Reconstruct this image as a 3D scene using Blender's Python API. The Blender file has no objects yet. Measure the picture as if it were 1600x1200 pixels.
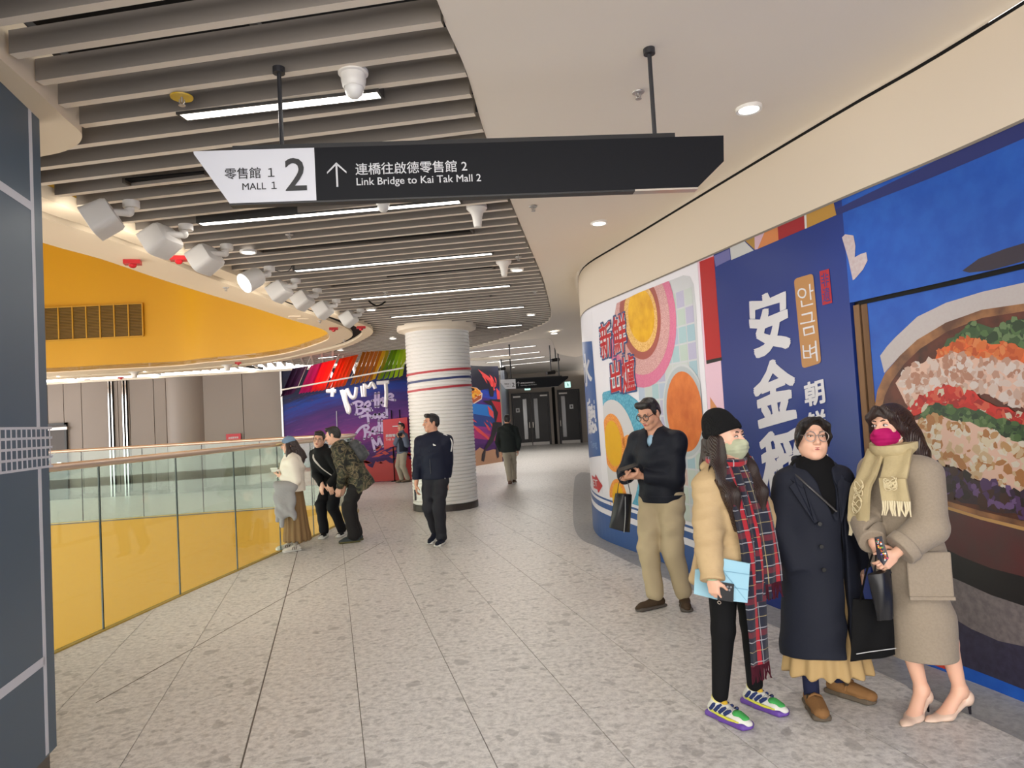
import bpy, bmesh, math, random
import numpy as np
from mathutils import Vector, Matrix
from mathutils.geometry import delaunay_2d_cdt

# ------------------------------------------------------------------ camera, world, exposure, area lights
SC = bpy.context.scene
COL = SC.collection
FPX, CAMZ, ROLL = 1109.0, 1.66, 0.057
PITCH = math.atan(49 / 1109.0)
cam_d = bpy.data.cameras.new('camera')
cam = bpy.data.objects.new('camera', cam_d)
COL.objects.link(cam)
cam_d.sensor_width = 36.0
cam_d.lens = 36.0 * FPX / 1600.0
cam_d.clip_start = 0.05
cam_d.clip_end = 200
cam.location = (0, 0, CAMZ)
_R = Vector((1, 0, 0)); _F = Vector((0, math.cos(PITCH), math.sin(PITCH))); _U = Vector((0, -math.sin(PITCH), math.cos(PITCH)))
_cx = _R * math.cos(ROLL) - _U * math.sin(ROLL)
_cy = _R * math.sin(ROLL) + _U * math.cos(ROLL)
cam.matrix_world = Matrix(((_cx.x, _cy.x, -_F.x, 0), (_cx.y, _cy.y, -_F.y, 0), (_cx.z, _cy.z, -_F.z, CAMZ), (0, 0, 0, 1)))
SC.camera = cam
SC.view_settings.view_transform = 'Standard'
SC.view_settings.look = 'None'
SC.view_settings.gamma = 1.0
SC.view_settings.use_curve_mapping = False
SC.view_settings.exposure = 0.05
W = bpy.data.worlds.new('mall_ambient'); SC.world = W
W.use_nodes = True
bg = W.node_tree.nodes['Background']
bg.inputs[0].default_value = (1.0, 0.96, 0.91, 1)
bg.inputs[1].default_value = 5.0

LK = 0.36
def area(name, loc, size, power, target=None, color=(1, 0.95, 0.88), rotz=0.0):
    d = bpy.data.lights.new(name, 'AREA'); d.shape = 'RECTANGLE'
    d.size, d.size_y = size; d.energy = power * LK; d.color = color
    o = bpy.data.objects.new(name, d); COL.objects.link(o); o.location = loc
    if target is None:
        o.rotation_euler = (0, 0, rotz)
    else:
        o.rotation_euler = (Vector(target) - Vector(loc)).to_track_quat('-Z', 'Y').to_euler()
    return o

def spot(name, loc, power, angle=100, blend=0.6, target=None, color=(1, 0.95, 0.88), rad=0.05):
    d = bpy.data.lights.new(name, 'SPOT'); d.energy = power * LK; d.spot_size = math.radians(angle); d.spot_blend = blend
    d.color = color; d.shadow_soft_size = rad
    o = bpy.data.objects.new(name, d); COL.objects.link(o); o.location = loc
    if target is not None:
        o.rotation_euler = (Vector(target) - Vector(loc)).to_track_quat('-Z', 'Y').to_euler()
    return o

# unseen fill lamp added behind the camera to brighten the near floor
area('fill_light_behind', (0.2, -1.2, 3.4), (3.0, 2.5), 130)

# ------------------------------------------------------------------ pixel <-> world (1600 x 1200 frame)
def ray(px, py):
    u = (px - 800) / FPX; v = (600 - py) / FPX
    d = _F + _cx * u + _cy * v
    return (d.x, d.y, d.z)
def atz(px, py, z):
    d = ray(px, py); t = (z - CAMZ) / d[2]
    return (d[0] * t, d[1] * t, z)
def aty(px, py, y):
    d = ray(px, py); t = y / d[1]
    return (d[0] * t, y, CAMZ + d[2] * t)

# ------------------------------------------------------------------ materials
def lin(c):
    return tuple(((x / 255.0) / 12.92 if x / 255.0 <= 0.04045 else ((x / 255.0 + 0.055) / 1.055) ** 2.4) for x in c)
_mats = {}
def M(name, rgb, rough=0.6, metal=0.0, var=None, bump=None, emit=None, spec=None, sheen=0.0, coat=0.0):
    """Principled material; var=(scale, amount, second rgb) colour variation; bump=(kind, scale, strength, stretch)."""
    if name in _mats:
        return _mats[name]
    m = bpy.data.materials.new(name); m.use_nodes = True
    nt = m.node_tree; b = nt.nodes['Principled BSDF']
    c = lin(rgb)
    b.inputs['Base Color'].default_value = (*c, 1)
    b.inputs['Roughness'].default_value = rough
    b.inputs['Metallic'].default_value = metal
    if spec is None and rough >= 0.55 and not metal: spec = 0.18
    if spec is not None: b.inputs['Specular IOR Level'].default_value = spec
    if sheen: b.inputs['Sheen Weight'].default_value = sheen
    if coat: b.inputs['Coat Weight'].default_value = coat
    tc = None
    def coords(st=(1, 1, 1)):
        nonlocal tc
        if tc is None: tc = nt.nodes.new('ShaderNodeTexCoord')
        mp = nt.nodes.new('ShaderNodeMapping'); mp.inputs['Scale'].default_value = st
        nt.links.new(tc.outputs['Object'], mp.inputs['Vector'])
        return mp.outputs[0]
    if var:
        sc, am, c2 = var[:3]
        n = nt.nodes.new('ShaderNodeTexNoise'); n.inputs['Scale'].default_value = sc; n.inputs['Detail'].default_value = 5
        nt.links.new(coords(var[3] if len(var) > 3 else (1, 1, 1)), n.inputs['Vector'])
        r = nt.nodes.new('ShaderNodeMapRange'); r.inputs['From Min'].default_value = 0.35; r.inputs['From Max'].default_value = 0.65
        r.inputs['To Max'].default_value = am
        nt.links.new(n.outputs['Fac'], r.inputs['Value'])
        mx = nt.nodes.new('ShaderNodeMix'); mx.data_type = 'RGBA'
        mx.inputs['A'].default_value = (*c, 1); mx.inputs['B'].default_value = (*lin(c2), 1)
        nt.links.new(r.outputs[0], mx.inputs['Factor']); nt.links.new(mx.outputs['Result'], b.inputs['Base Color'])
    if bump:
        kind, sc, stg = bump[:3]
        st = bump[3] if len(bump) > 3 else (1, 1, 1)
        if kind == 'wave':
            n = nt.nodes.new('ShaderNodeTexWave'); n.inputs['Distortion'].default_value = 3; n.inputs['Detail'].default_value = 3
        elif kind == 'voronoi':
            n = nt.nodes.new('ShaderNodeTexVoronoi')
        else:
            n = nt.nodes.new('ShaderNodeTexNoise'); n.inputs['Detail'].default_value = 5
        n.inputs['Scale'].default_value = sc
        nt.links.new(coords(st), n.inputs['Vector'])
        bp = nt.nodes.new('ShaderNodeBump'); bp.inputs['Strength'].default_value = stg; bp.inputs['Distance'].default_value = 0.01
        nt.links.new(n.outputs[0], bp.inputs['Height']); nt.links.new(bp.outputs[0], b.inputs['Normal'])
    if emit:
        b.inputs['Emission Color'].default_value = (*lin(emit[0]), 1); b.inputs['Emission Strength'].default_value = emit[1]
    _mats[name] = m
    return m

def nodes_of(name):
    m = bpy.data.materials.new(name); m.use_nodes = True
    _mats[name] = m
    return m, m.node_tree, m.node_tree.nodes['Principled BSDF']

# ------------------------------------------------------------------ mesh helpers
class MB:
    """collects polygons for ONE mesh object"""
    def __init__(s): s.v = []; s.f = []
    def add(s, vs, fs):
        o = len(s.v); s.v += [tuple(v) for v in vs]; s.f += [tuple(i + o for i in f) for f in fs]; return s
    def box(s, c, sz, rz=0.0, taper=1.0):
        hx, hy, hz = sz[0] / 2, sz[1] / 2, sz[2] / 2; ca, sa = math.cos(rz), math.sin(rz); vs = []
        for z, k in ((-hz, 1.0), (hz, taper)):
            for x, y in ((-hx, -hy), (hx, -hy), (hx, hy), (-hx, hy)):
                x *= k; y *= k
                vs.append((c[0] + x * ca - y * sa, c[1] + x * sa + y * ca, c[2] + z))
        return s.add(vs, [(3, 2, 1, 0), (4, 5, 6, 7), (0, 1, 5, 4), (1, 2, 6, 5), (2, 3, 7, 6), (3, 0, 4, 7)])
    def bar(s, a, b, w, h, up=(0, 0, 1)):
        a, b = Vector(a), Vector(b); d = (b - a).normalized(); u = Vector(up)
        sd = d.cross(u)
        if sd.length < 1e-6: sd = d.cross(Vector((1, 0, 0)))
        sd.normalize(); u = sd.cross(d)
        vs = []
        for p in (a, b):
            for i, j in ((-1, -1), (1, -1), (1, 1), (-1, 1)):
                vs.append(p + sd * (i * w / 2) + u * (j * h / 2))
        return s.add(vs, [(0, 1, 2, 3), (7, 6, 5, 4), (0, 4, 5, 1), (1, 5, 6, 2), (2, 6, 7, 3), (3, 7, 4, 0)])
    def cone(s, a, b, r0, r1, n=16):
        return s.tube([a, b], [r0, r1], n)
    def tube(s, pts, r, n=10, flat=1.0, up=None):
        pts = [Vector(p) for p in pts]
        rr = r if isinstance(r, (list, tuple)) else [r] * len(pts)
        prev = None; vs = []; fs = []
        for i, p in enumerate(pts):
            t = (pts[min(i + 1, len(pts) - 1)] - pts[max(i - 1, 0)]).normalized()
            if prev is None:
                a = Vector(up) if up else (Vector((0, 0, 1)) if abs(t.z) < 0.9 else Vector((1, 0, 0)))
            else: a = prev
            sd = t.cross(a)
            if sd.length < 1e-6: sd = t.orthogonal()
            sd.normalize(); u = sd.cross(t); prev = u
            for k in range(n):
                an = 2 * math.pi * k / n
                vs.append(p + sd * (math.cos(an) * rr[i]) + u * (math.sin(an) * rr[i] * flat))
        for i in range(len(pts) - 1):
            for k in range(n):
                k2 = (k + 1) % n
                fs.append((i * n + k, i * n + k2, (i + 1) * n + k2, (i + 1) * n + k))
        fs.append(tuple(range(n - 1, -1, -1))); fs.append(tuple((len(pts) - 1) * n + k for k in range(n)))
        return s.add(vs, fs)
    def lathe(s, prof, c=(0, 0, 0), n=32, axis=None):
        """prof = [(r, z)], around z through c"""
        vs = []; fs = []
        for r, z in prof:
            for k in range(n):
                an = 2 * math.pi * k / n; vs.append((c[0] + r * math.cos(an), c[1] + r * math.sin(an), c[2] + z))
        for i in range(len(prof) - 1):
            for k in range(n):
                k2 = (k + 1) % n; fs.append((i * n + k, i * n + k2, (i + 1) * n + k2, (i + 1) * n + k))
        fs.append(tuple(range(n - 1, -1, -1))); fs.append(tuple((len(prof) - 1) * n + k for k in range(n)))
        return s.add(vs, fs)
    def prism(s, pts, z0, z1):
        n = len(pts)
        vs = [(p[0], p[1], z0) for p in pts] + [(p[0], p[1], z1) for p in pts]
        return s.add(vs, [tuple(range(n - 1, -1, -1)), tuple(range(n, 2 * n))] + [(i, (i + 1) % n, n + (i + 1) % n, n + i) for i in range(n)])
    def slab3(s, pts, off):
        """a flat polygon of 3-D points given thickness by the vector off"""
        n = len(pts); o = Vector(off)
        vs = [Vector(p) for p in pts] + [Vector(p) + o for p in pts]
        return s.add(vs, [tuple(range(n - 1, -1, -1)), tuple(range(n, 2 * n))] + [(i, (i + 1) % n, n + (i + 1) % n, n + i) for i in range(n)])
    def ball(s, c, r, n=12, m=8):
        rx, ry, rz = r if isinstance(r, (tuple, list)) else (r, r, r)
        vs = []; fs = []
        for i in range(m + 1):
            ph = math.pi * i / m
            for k in range(n):
                an = 2 * math.pi * k / n
                vs.append((c[0] + rx * math.sin(ph) * math.cos(an), c[1] + ry * math.sin(ph) * math.sin(an), c[2] + rz * math.cos(ph)))
        for i in range(m):
            for k in range(n):
                k2 = (k + 1) % n; fs.append((i * n + k, (i + 1) * n + k, (i + 1) * n + k2, i * n + k2))
        return s.add(vs, fs)
    def strip(s, P, z0, z1):
        """vertical wall along the polyline P"""
        n = len(P)
        return s.add([(p[0], p[1], z0) for p in P] + [(p[0], p[1], z1) for p in P], [(i, i + 1, n + i + 1, n + i) for i in range(n - 1)])
    def obj(s, name, mat, parent=None, smooth=False, **props):
        me = bpy.data.meshes.new(name); me.from_pydata(s.v, [], s.f)
        mats = mat if isinstance(mat, (list, tuple)) else [mat]
        for m in mats: me.materials.append(m)
        if smooth:
            bm = bmesh.new(); bm.from_mesh(me)
            bmesh.ops.recalc_face_normals(bm, faces=bm.faces)
            for e in bm.edges:
                if len(e.link_faces) == 2 and e.calc_face_angle(0) > 0.7: e.smooth = False
            for f in bm.faces: f.smooth = True
            bm.to_mesh(me); bm.free()
        else:
            bm = bmesh.new(); bm.from_mesh(me); bmesh.ops.recalc_face_normals(bm, faces=bm.faces); bm.to_mesh(me); bm.free()
        return link(name, me, parent, **props)

def link(name, me, parent=None, **props):
    o = bpy.data.objects.new(name, me); COL.objects.link(o)
    if parent is not None: o.parent = parent
    for k, v in props.items(): o[k] = v
    return o
def thing(name, label, cat, loc=(0, 0, 0), rz=0.0, group=None):
    o = bpy.data.objects.new(name, None); COL.objects.link(o)
    o.empty_display_size = 0.1
    o.location = loc; o.rotation_euler = (0, 0, rz); o['label'] = label; o['category'] = cat
    if group: o['group'] = group
    return o
def tag(o, label, cat, group=None):
    o['label'] = label; o['category'] = cat
    if group: o['group'] = group
    return o
def struct(o, label=None):
    o['kind'] = 'structure'
    if label: o['label'] = label
    return o
def copy_tree(o, parent=None):
    c = o.copy(); COL.objects.link(c); c.parent = parent
    for ch in list(o.children): copy_tree(ch, c)
    return c

def catmull(P, n=6, closed=False):
    P = [Vector(p) for p in P]; out = []; N = len(P)
    for i in range(N if closed else N - 1):
        if closed: a, b, c, d = P[i - 1], P[i], P[(i + 1) % N], P[(i + 2) % N]
        else: a, b, c, d = P[max(i - 1, 0)], P[i], P[i + 1], P[min(i + 2, N - 1)]
        for k in range(n):
            t = k / n
            out.append(0.5 * ((2 * b) + (c - a) * t + (2 * a - 5 * b + 4 * c - d) * t * t + (3 * b - a - 3 * c + d) * t ** 3))
    if not closed: out.append(P[-1])
    return out
def densify(P, step, closed=True):
    out = []; N = len(P)
    for i in range(N if closed else N - 1):
        a, b = P[i], P[(i + 1) % N]
        n = max(1, int(math.hypot(b[0] - a[0], b[1] - a[1]) / step))
        for k in range(n): out.append(tuple(a[j] + (b[j] - a[j]) * k / n for j in range(2)))
    if not closed: out.append(tuple(P[-1][:2]))
    return out
def cdt(outline, grid=None, holes=()):
    """triangulate a 2-D polygon, with interior grid points so that it can follow a curved surface"""
    pts = [Vector(p[:2]) for p in outline]; n = len(pts)
    edges = [(i, (i + 1) % n) for i in range(n)]
    for h in holes:
        o = len(pts); pts += [Vector(p[:2]) for p in h]; edges += [(o + i, o + (i + 1) % len(h)) for i in range(len(h))]
    if grid:
        xs = [p.x for p in pts]; ys = [p.y for p in pts]
        gx = grid if not isinstance(grid, tuple) else grid[0]; gy = grid if not isinstance(grid, tuple) else grid[1]
        x = min(xs) + gx / 2
        while x < max(xs):
            y = min(ys) + gy / 2
            while y < max(ys):
                pts.append(Vector((x, y))); y += gy
            x += gx
    r = delaunay_2d_cdt(pts, edges, [], 2 if holes else 1, 1e-5)
    vs, fs = r[0], r[2]
    if holes or grid:
        def inside(q, poly):
            c = False; j = len(poly) - 1
            for i in range(len(poly)):
                a, b = poly[i], poly[j]
                if (a[1] > q[1]) != (b[1] > q[1]) and q[0] < (b[0] - a[0]) * (q[1] - a[1]) / (b[1] - a[1]) + a[0]: c = not c
                j = i
            return c
        keep = []
        for f in fs:
            cx = sum(vs[i].x for i in f) / len(f); cy = sum(vs[i].y for i in f) / len(f)
            if inside((cx, cy), outline) and not any(inside((cx, cy), h) for h in holes): keep.append(f)
        fs = keep
    return [(v.x, v.y) for v in vs], [tuple(f) for f in fs]
def inpoly(q, poly):
    c = False; j = len(poly) - 1
    for i in range(len(poly)):
        a, b = poly[i], poly[j]
        if (a[1] > q[1]) != (b[1] > q[1]) and q[0] < (b[0] - a[0]) * (q[1] - a[1]) / (b[1] - a[1]) + a[0]: c = not c
        j = i
    return c

_dg = None
def text_mesh(body, size=1.0, bold=0.0, align='LEFT', shear=0.0, spacing=1.0):
    """2-D triangles of a line of lettering: (verts, faces)"""
    cu = bpy.data.curves.new('lettering_curve', 'FONT'); cu.body = body; cu.size = size
    cu.align_x = align; cu.offset = min(bold, 0.0); cu.resolution_u = 3; cu.shear = shear; cu.space_character = spacing
    o = bpy.data.objects.new('lettering_curve', cu); COL.objects.link(o)
    bpy.context.view_layer.update()
    me = bpy.data.meshes.new_from_object(o.evaluated_get(bpy.context.evaluated_depsgraph_get()))
    vs = [(v.co.x, v.co.y) for v in me.vertices]; fs = [tuple(p.vertices) for p in me.polygons]
    bpy.data.objects.remove(o); bpy.data.curves.remove(cu); bpy.data.meshes.remove(me)
    vs = [(x, y, 0) for x, y in vs]
    if bold > 0:       # heavier strokes: the glyph laid over itself a little to every side
        v0, f0 = vs, fs; vs, fs = list(v0), list(f0)
        for k in range(8):
            a = k * math.pi / 4; o_ = len(vs); r = bold * size * (1.3 if k % 2 else 1.0)
            vs += [(x + r * math.cos(a), y + r * math.sin(a), k + 1) for x, y, _ in v0]; fs += [tuple(i + o_ for i in f) for f in f0]
    return vs, fs
def fit(vs, box):
    """scale 2-D verts into box (x0,y0,x1,y1)"""
    x0 = min(v[0] for v in vs); x1 = max(v[0] for v in vs); y0 = min(v[1] for v in vs); y1 = max(v[1] for v in vs)
    sx = (box[2] - box[0]) / max(x1 - x0, 1e-6); sy = (box[3] - box[1]) / max(y1 - y0, 1e-6)
    return [(box[0] + (v[0] - x0) * sx, box[1] + (v[1] - y0) * sy, v[2]) for v in vs]
# ------------------------------------------------------------------ the plan of the place
CZ = 3.42          # underside of the slats
def atline(px, py, P):
    """where the view ray meets the vertical wall that stands on the plan polyline P: (arc length, z)"""
    d = ray(px, py); s0 = 0.0; best = None
    for i in range(len(P) - 1):
        a, b = P[i], P[i + 1]
        ex, ey = b[0] - a[0], b[1] - a[1]; L = math.hypot(ex, ey)
        det = -d[0] * ey + ex * d[1]
        if abs(det) > 1e-9:
            t = (-a[0] * ey + ex * a[1]) / det; u = (d[0] * a[1] - d[1] * a[0]) / det
            if t > 0.3 and -1e-6 <= u <= 1 + 1e-6:
                if best is None or t < best[0]: best = (t, s0 + u * L, CAMZ + d[2] * t)
        s0 += L
    return (best[1], best[2]) if best else None
class Curve:
    def __init__(s, P):
        s.P = [tuple(p[:2]) for p in P]; s.S = [0.0]
        for a, b in zip(s.P, s.P[1:]): s.S.append(s.S[-1] + math.hypot(b[0] - a[0], b[1] - a[1]))
    def at(s, q):
        i = 0
        while i < len(s.S) - 2 and s.S[i + 1] < q: i += 1
        k = (q - s.S[i]) / (s.S[i + 1] - s.S[i]); a, b = s.P[i], s.P[i + 1]
        return (a[0] + (b[0] - a[0]) * k, a[1] + (b[1] - a[1]) * k)
    def tan(s, q):
        a, b = s.at(q - 0.02), s.at(q + 0.02); L = math.hypot(b[0] - a[0], b[1] - a[1])
        return ((b[0] - a[0]) / L, (b[1] - a[1]) / L)
    def nor(s, q):     # left of the direction of travel
        t = s.tan(q); return (-t[1], t[0])
    def pt(s, q, z, off=0.0):
        p = s.at(q); n = s.nor(q); return (p[0] + n[0] * off, p[1] + n[1] * off, z)
    def hit(s, px, py): return atline(px, py, s.P)

# hoarding on the right, run back unseen behind the camera to limit world light, to where it curves away (its face is to the left of travel)
HO = Curve([tuple(p[:2]) for p in catmull([(4.3, -3.6), (3.6, -1.2), (3.06, 1.6), (2.60, 3.74), (2.33, 4.64), (2.03, 5.70), (1.63, 7.17), (1.47, 7.75), (1.30, 8.34), (1.10, 9.05), (1.03, 9.6), (1.06, 10.35), (1.20, 11.4), (1.6, 13.4), (2.3, 17), (2.9, 21), (3.5, 27), (3.9, 38.6)], 6)])
HTOP, HGAP = 3.0, 3.56
GAPZ = 3.585

VOID = [(-14, 2.2), (-4.6, 2.3), (-3.90, 3.6), (-3.69, 5.67), (-3.51, 7.42), (-3.38, 8.49), (-3.24, 9.68), (-3.10, 11.0), (-3.0, 12.1), (-2.98, 13.0), (-3.12, 13.9), (-3.55, 14.6), (-4.3, 15.0), (-5.3, 15.12), (-7.0, 14.85), (-9.5, 14.5), (-14, 13.9)]

def terrazzo(name, base, dark, chip, rough=0.38):
    m, nt, b = nodes_of(name)
    N = nt.nodes.new; Lk = nt.links.new
    g = N('ShaderNodeNewGeometry'); oi = N('ShaderNodeObjectInfo')
    mul = N('ShaderNodeVectorMath'); mul.operation = 'SCALE'; mul.inputs[0].default_value = (37, 53, 0); Lk(oi.outputs['Random'], mul.inputs['Scale'])
    ad = N('ShaderNodeVectorMath'); Lk(g.outputs['Position'], ad.inputs[0]); Lk(mul.outputs[0], ad.inputs[1])
    nz = N('ShaderNodeTexNoise'); nz.inputs['Scale'].default_value = 7; nz.inputs['Detail'].default_value = 4; Lk(ad.outputs[0], nz.inputs['Vector'])
    dis = N('ShaderNodeVectorMath'); dis.operation = 'MULTIPLY_ADD'; dis.inputs[1].default_value = (0.16, 0.16, 0.0)
    Lk(nz.outputs['Color'], dis.inputs[0]); Lk(ad.outputs[0], dis.inputs[2])
    def chips(scale, share, soft):
        vo = N('ShaderNodeTexVoronoi'); vo.inputs['Scale'].default_value = scale; Lk(dis.outputs[0], vo.inputs['Vector'])
        sp = N('ShaderNodeSeparateColor'); Lk(vo.outputs['Color'], sp.inputs[0])
        ra = N('ShaderNodeMapRange'); ra.inputs['From Min'].default_value = 1 - share; ra.inputs['From Max'].default_value = 1 - share + 0.02; Lk(sp.outputs[0], ra.inputs['Value'])
        rb = N('ShaderNodeMapRange'); rb.inputs['From Min'].default_value = 0.46; rb.inputs['From Max'].default_value = 0.46 - soft; Lk(vo.outputs['Distance'], rb.inputs['Value'])
        mu = N('ShaderNodeMath'); mu.operation = 'MULTIPLY'; Lk(ra.outputs[0], mu.inputs[0]); Lk(rb.outputs[0], mu.inputs[1])
        return mu.outputs[0]
    n2 = N('ShaderNodeTexNoise'); n2.inputs['Scale'].default_value = 22; n2.inputs['Detail'].default_value = 8; n2.inputs['Roughness'].default_value = 0.75; Lk(ad.outputs[0], n2.inputs['Vector'])
    r2 = N('ShaderNodeMapRange'); r2.inputs['From Min'].default_value = 0.42; r2.inputs['From Max'].default_value = 0.66; Lk(n2.outputs['Fac'], r2.inputs['Value'])
    m1 = N('ShaderNodeMix'); m1.data_type = 'RGBA'; m1.inputs['A'].default_value = (*lin(base), 1); m1.inputs['B'].default_value = (*lin(dark), 1); Lk(r2.outputs[0], m1.inputs['Factor'])
    cur = m1.outputs['Result']
    for sc, sh, so, am in ((9.0, 0.13, 0.12, 0.5), (21, 0.20, 0.15, 0.45)):
        f = N('ShaderNodeMath'); f.operation = 'MULTIPLY'; f.inputs[1].default_value = am; Lk(chips(sc, sh, so), f.inputs[0])
        mx = N('ShaderNodeMix'); mx.data_type = 'RGBA'; Lk(cur, mx.inputs['A']); mx.inputs['B'].default_value = (*lin(chip), 1); Lk(f.outputs[0], mx.inputs['Factor'])
        cur = mx.outputs['Result']
    Lk(cur, b.inputs['Base Color'])
    b.inputs['Roughness'].default_value = rough
    return m
MFLOOR = terrazzo('terrazzo_pale', (222, 219, 214), (172, 169, 165), (138, 136, 133))
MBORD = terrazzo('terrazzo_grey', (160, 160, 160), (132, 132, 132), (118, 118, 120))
MJOINT = M('joint_grout', (120, 112, 104), 0.8)
MWHITE = M('white_plaster', (240, 230, 214), 0.75, bump=('noise', 3, 0.02))
MSLAT = M('slat_side_grey', (134, 126, 118), 0.6)
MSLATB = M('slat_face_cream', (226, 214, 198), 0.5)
MBLACK = M('black_gap', (22, 21, 21), 0.8)
MDARK = M('dark_metal', (40, 40, 44), 0.45)
MYELL = M('yellow_paint', (198, 148, 0), 0.5)
MSTEEL = M('brushed_steel', (198, 190, 180), 0.28, 0.9)
MWPLAST = M('white_plastic', (224, 220, 214), 0.4)
MLAMP = M('lamp_diffuser', (255, 250, 240), 0.4, emit=((255, 250, 242), 6.0))
MGREYW = M('grey_wall_panel', (128, 116, 108), 0.42, bump=('noise', 2, 0.02))
MTILEJ = MJOINT

# ---- floor: a base with the void cut out, and slabs laid on it
def outside_pieces(poly, conv):
    """pieces of the convex polygon poly that lie outside the convex polygon conv (counter-clockwise)"""
    def clip(P, a, b, keep_left):
        out = []
        n = len(P)
        for i in range(n):
            p, q = P[i], P[(i + 1) % n]
            cp_ = (b[0] - a[0]) * (p[1] - a[1]) - (b[1] - a[1]) * (p[0] - a[0])
            cq = (b[0] - a[0]) * (q[1] - a[1]) - (b[1] - a[1]) * (q[0] - a[0])
            if not keep_left: cp_, cq = -cp_, -cq
            if cp_ >= 0: out.append(p)
            if (cp_ > 0 and cq < 0) or (cp_ < 0 and cq > 0):
                k = cp_ / (cp_ - cq); out.append((p[0] + (q[0] - p[0]) * k, p[1] + (q[1] - p[1]) * k))
        return out
    rest = list(poly); res = []
    for i in range(len(conv)):
        a, b = conv[i], conv[(i + 1) % len(conv)]
        o = clip(rest, a, b, False)
        if len(o) >= 3: res.append(o)
        rest = clip(rest, a, b, True)
        if len(rest) < 3: break
    return res, (len(rest) >= 3)
fl = MB()
for pc in outside_pieces([(-16, -4), (9, -4), (9, 45), (-16, 45)], VOID)[0]:
    fl.prism(pc, -0.03, -0.006)
floor = struct(fl.obj('floor', MJOINT))
ta = math.radians(-14.5)
td = (math.sin(ta), math.cos(ta)); tn = (math.cos(ta), -math.sin(ta))     # along / across the slabs
jp = atz(375, 1200, 0)                                                     # a point of the expansion joint
TW, TL = 0.60, 1.20
cnt = 0
for i in range(-22, 14):
    for j in range(-4, 22):
        u0 = i * TW + 0.0022; u1 = (i + 1) * TW - 0.0022
        if i == 0: u0 += 0.006
        sh = (i % 2) * 0.0
        v0 = j * TL + sh + 0.0022; v1 = (j + 1) * TL + sh - 0.0022
        q = [(jp[0] + tn[0] * u + td[0] * v, jp[1] + tn[1] * u + td[1] * v) for u, v in ((u0, v0), (u1, v0), (u1, v1), (u0, v1))]
        cx = sum(p[0] for p in q) / 4; cy = sum(p[1] for p in q) / 4
        if cy < 0.9 or cy > 15.5 or abs(cx) > 0.8 * cy + 0.9 or cx < -8.0: continue
        if cx > np.interp(cy, [p[1] for p in HO.P[:60]], [p[0] for p in HO.P[:60]]) + 0.6: continue
        pcs, cut = outside_pieces(q, VOID)
        if not pcs: continue
        mb = MB()
        for pc in (pcs if cut else [q]): mb.prism(pc, -0.006, 0.0)
        mb.obj('floor_slab', MFLOOR, floor); cnt += 1
# far part of the floor, beyond the slabs one can tell apart
mb = MB()
for x0, x1, y0, y1 in ((-16, -8, 12, 44), (-8, 8, 14.4, 44)):
    for pc in outside_pieces([(x0, y0), (x1, y0), (x1, y1), (x0, y1)], VOID)[0]: mb.prism(pc, -0.006, -0.0012)
mb.obj('far_floor_surface', MFLOOR, floor)
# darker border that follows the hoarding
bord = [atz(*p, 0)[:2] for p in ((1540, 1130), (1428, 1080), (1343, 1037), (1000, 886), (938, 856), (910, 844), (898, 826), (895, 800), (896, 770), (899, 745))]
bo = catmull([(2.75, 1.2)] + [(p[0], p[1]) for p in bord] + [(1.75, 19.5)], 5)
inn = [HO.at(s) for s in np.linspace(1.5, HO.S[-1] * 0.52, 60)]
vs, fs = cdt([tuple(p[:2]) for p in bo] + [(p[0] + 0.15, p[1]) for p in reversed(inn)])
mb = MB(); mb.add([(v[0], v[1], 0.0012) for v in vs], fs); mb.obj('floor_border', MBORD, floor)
# the long thin joint that runs along the walkway
a = atz(600, 846, 0); b = atz(150, 1098, 0)
mb = MB(); mb.bar((a[0], a[1], 0.0006), (b[0], b[1], 0.0006), 0.008, 0.001); mb.obj('movement_joint', MJOINT, floor)
# slab edge of the void, yellow, and the storey below
mb = MB(); mb.strip([(p[0] + (-8 - p[0]) * 0.0012, p[1] + (9 - p[1]) * 0.0012) for p in reversed(VOID[1:])], -4.2, -0.004)
struct(mb.obj('wall_void_edge', MYELL))
mb = MB(); mb.box((-7, 9, -5.3), (20, 22, 0.2)); struct(mb.obj('floor_lower', M('lower_floor', (120, 105, 90), 0.5)))

# ---- ceiling over the void: plaster ring, slot, yellow upstand
RZ = 3.38
def ring(px): return [atz(x, y, RZ)[:2] for x, y in px]
R_IN = ring([(58.8, 377), (155, 403.8), (242.5, 433.5), (320, 458), (395, 480.3), (451, 498.5), (494.4, 511.3), (507.5, 516.5), (513.5, 522), (514.2, 527), (510.3, 531.9), (488.8, 540.3), (451, 551.5), (395, 560.4), (320, 567), (275, 572), (160, 578), (67, 583)])
R_S1 = ring([(57, 336.4), (137.5, 362.5), (225, 394), (320, 431.6), (395, 457.8), (451, 479.4), (498, 495.4), (535.6, 510), (549, 519), (548.8, 527), (526, 538.4), (488.8, 548), (432.5, 561), (376, 568.6), (320, 573.5), (250, 578.5), (160, 584)])
R_S2 = ring([(57, 327), (120, 347.8), (225, 386.5), (320, 424.5), (395, 453), (451, 472), (498, 489), (545, 505), (563.8, 516.5), (562.8, 525.4), (535.6, 539.6), (488.8, 551), (432.5, 563), (376, 570.6), (320, 575.4), (250, 580.4), (160, 586)])
R_OUT = ring([(55.3, 303.7), (123.5, 332), (183, 356), (225, 372), (276, 392), (330, 415), (408, 445.6), (451, 463.4), (489, 478), (519, 488.5), (558, 503.5), (578, 512), (582.5, 520.6), (569.4, 530), (545, 541), (507.5, 551.2), (451, 562.5), (395, 571), (320, 578.5), (250, 583.5), (185, 588)])
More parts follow.
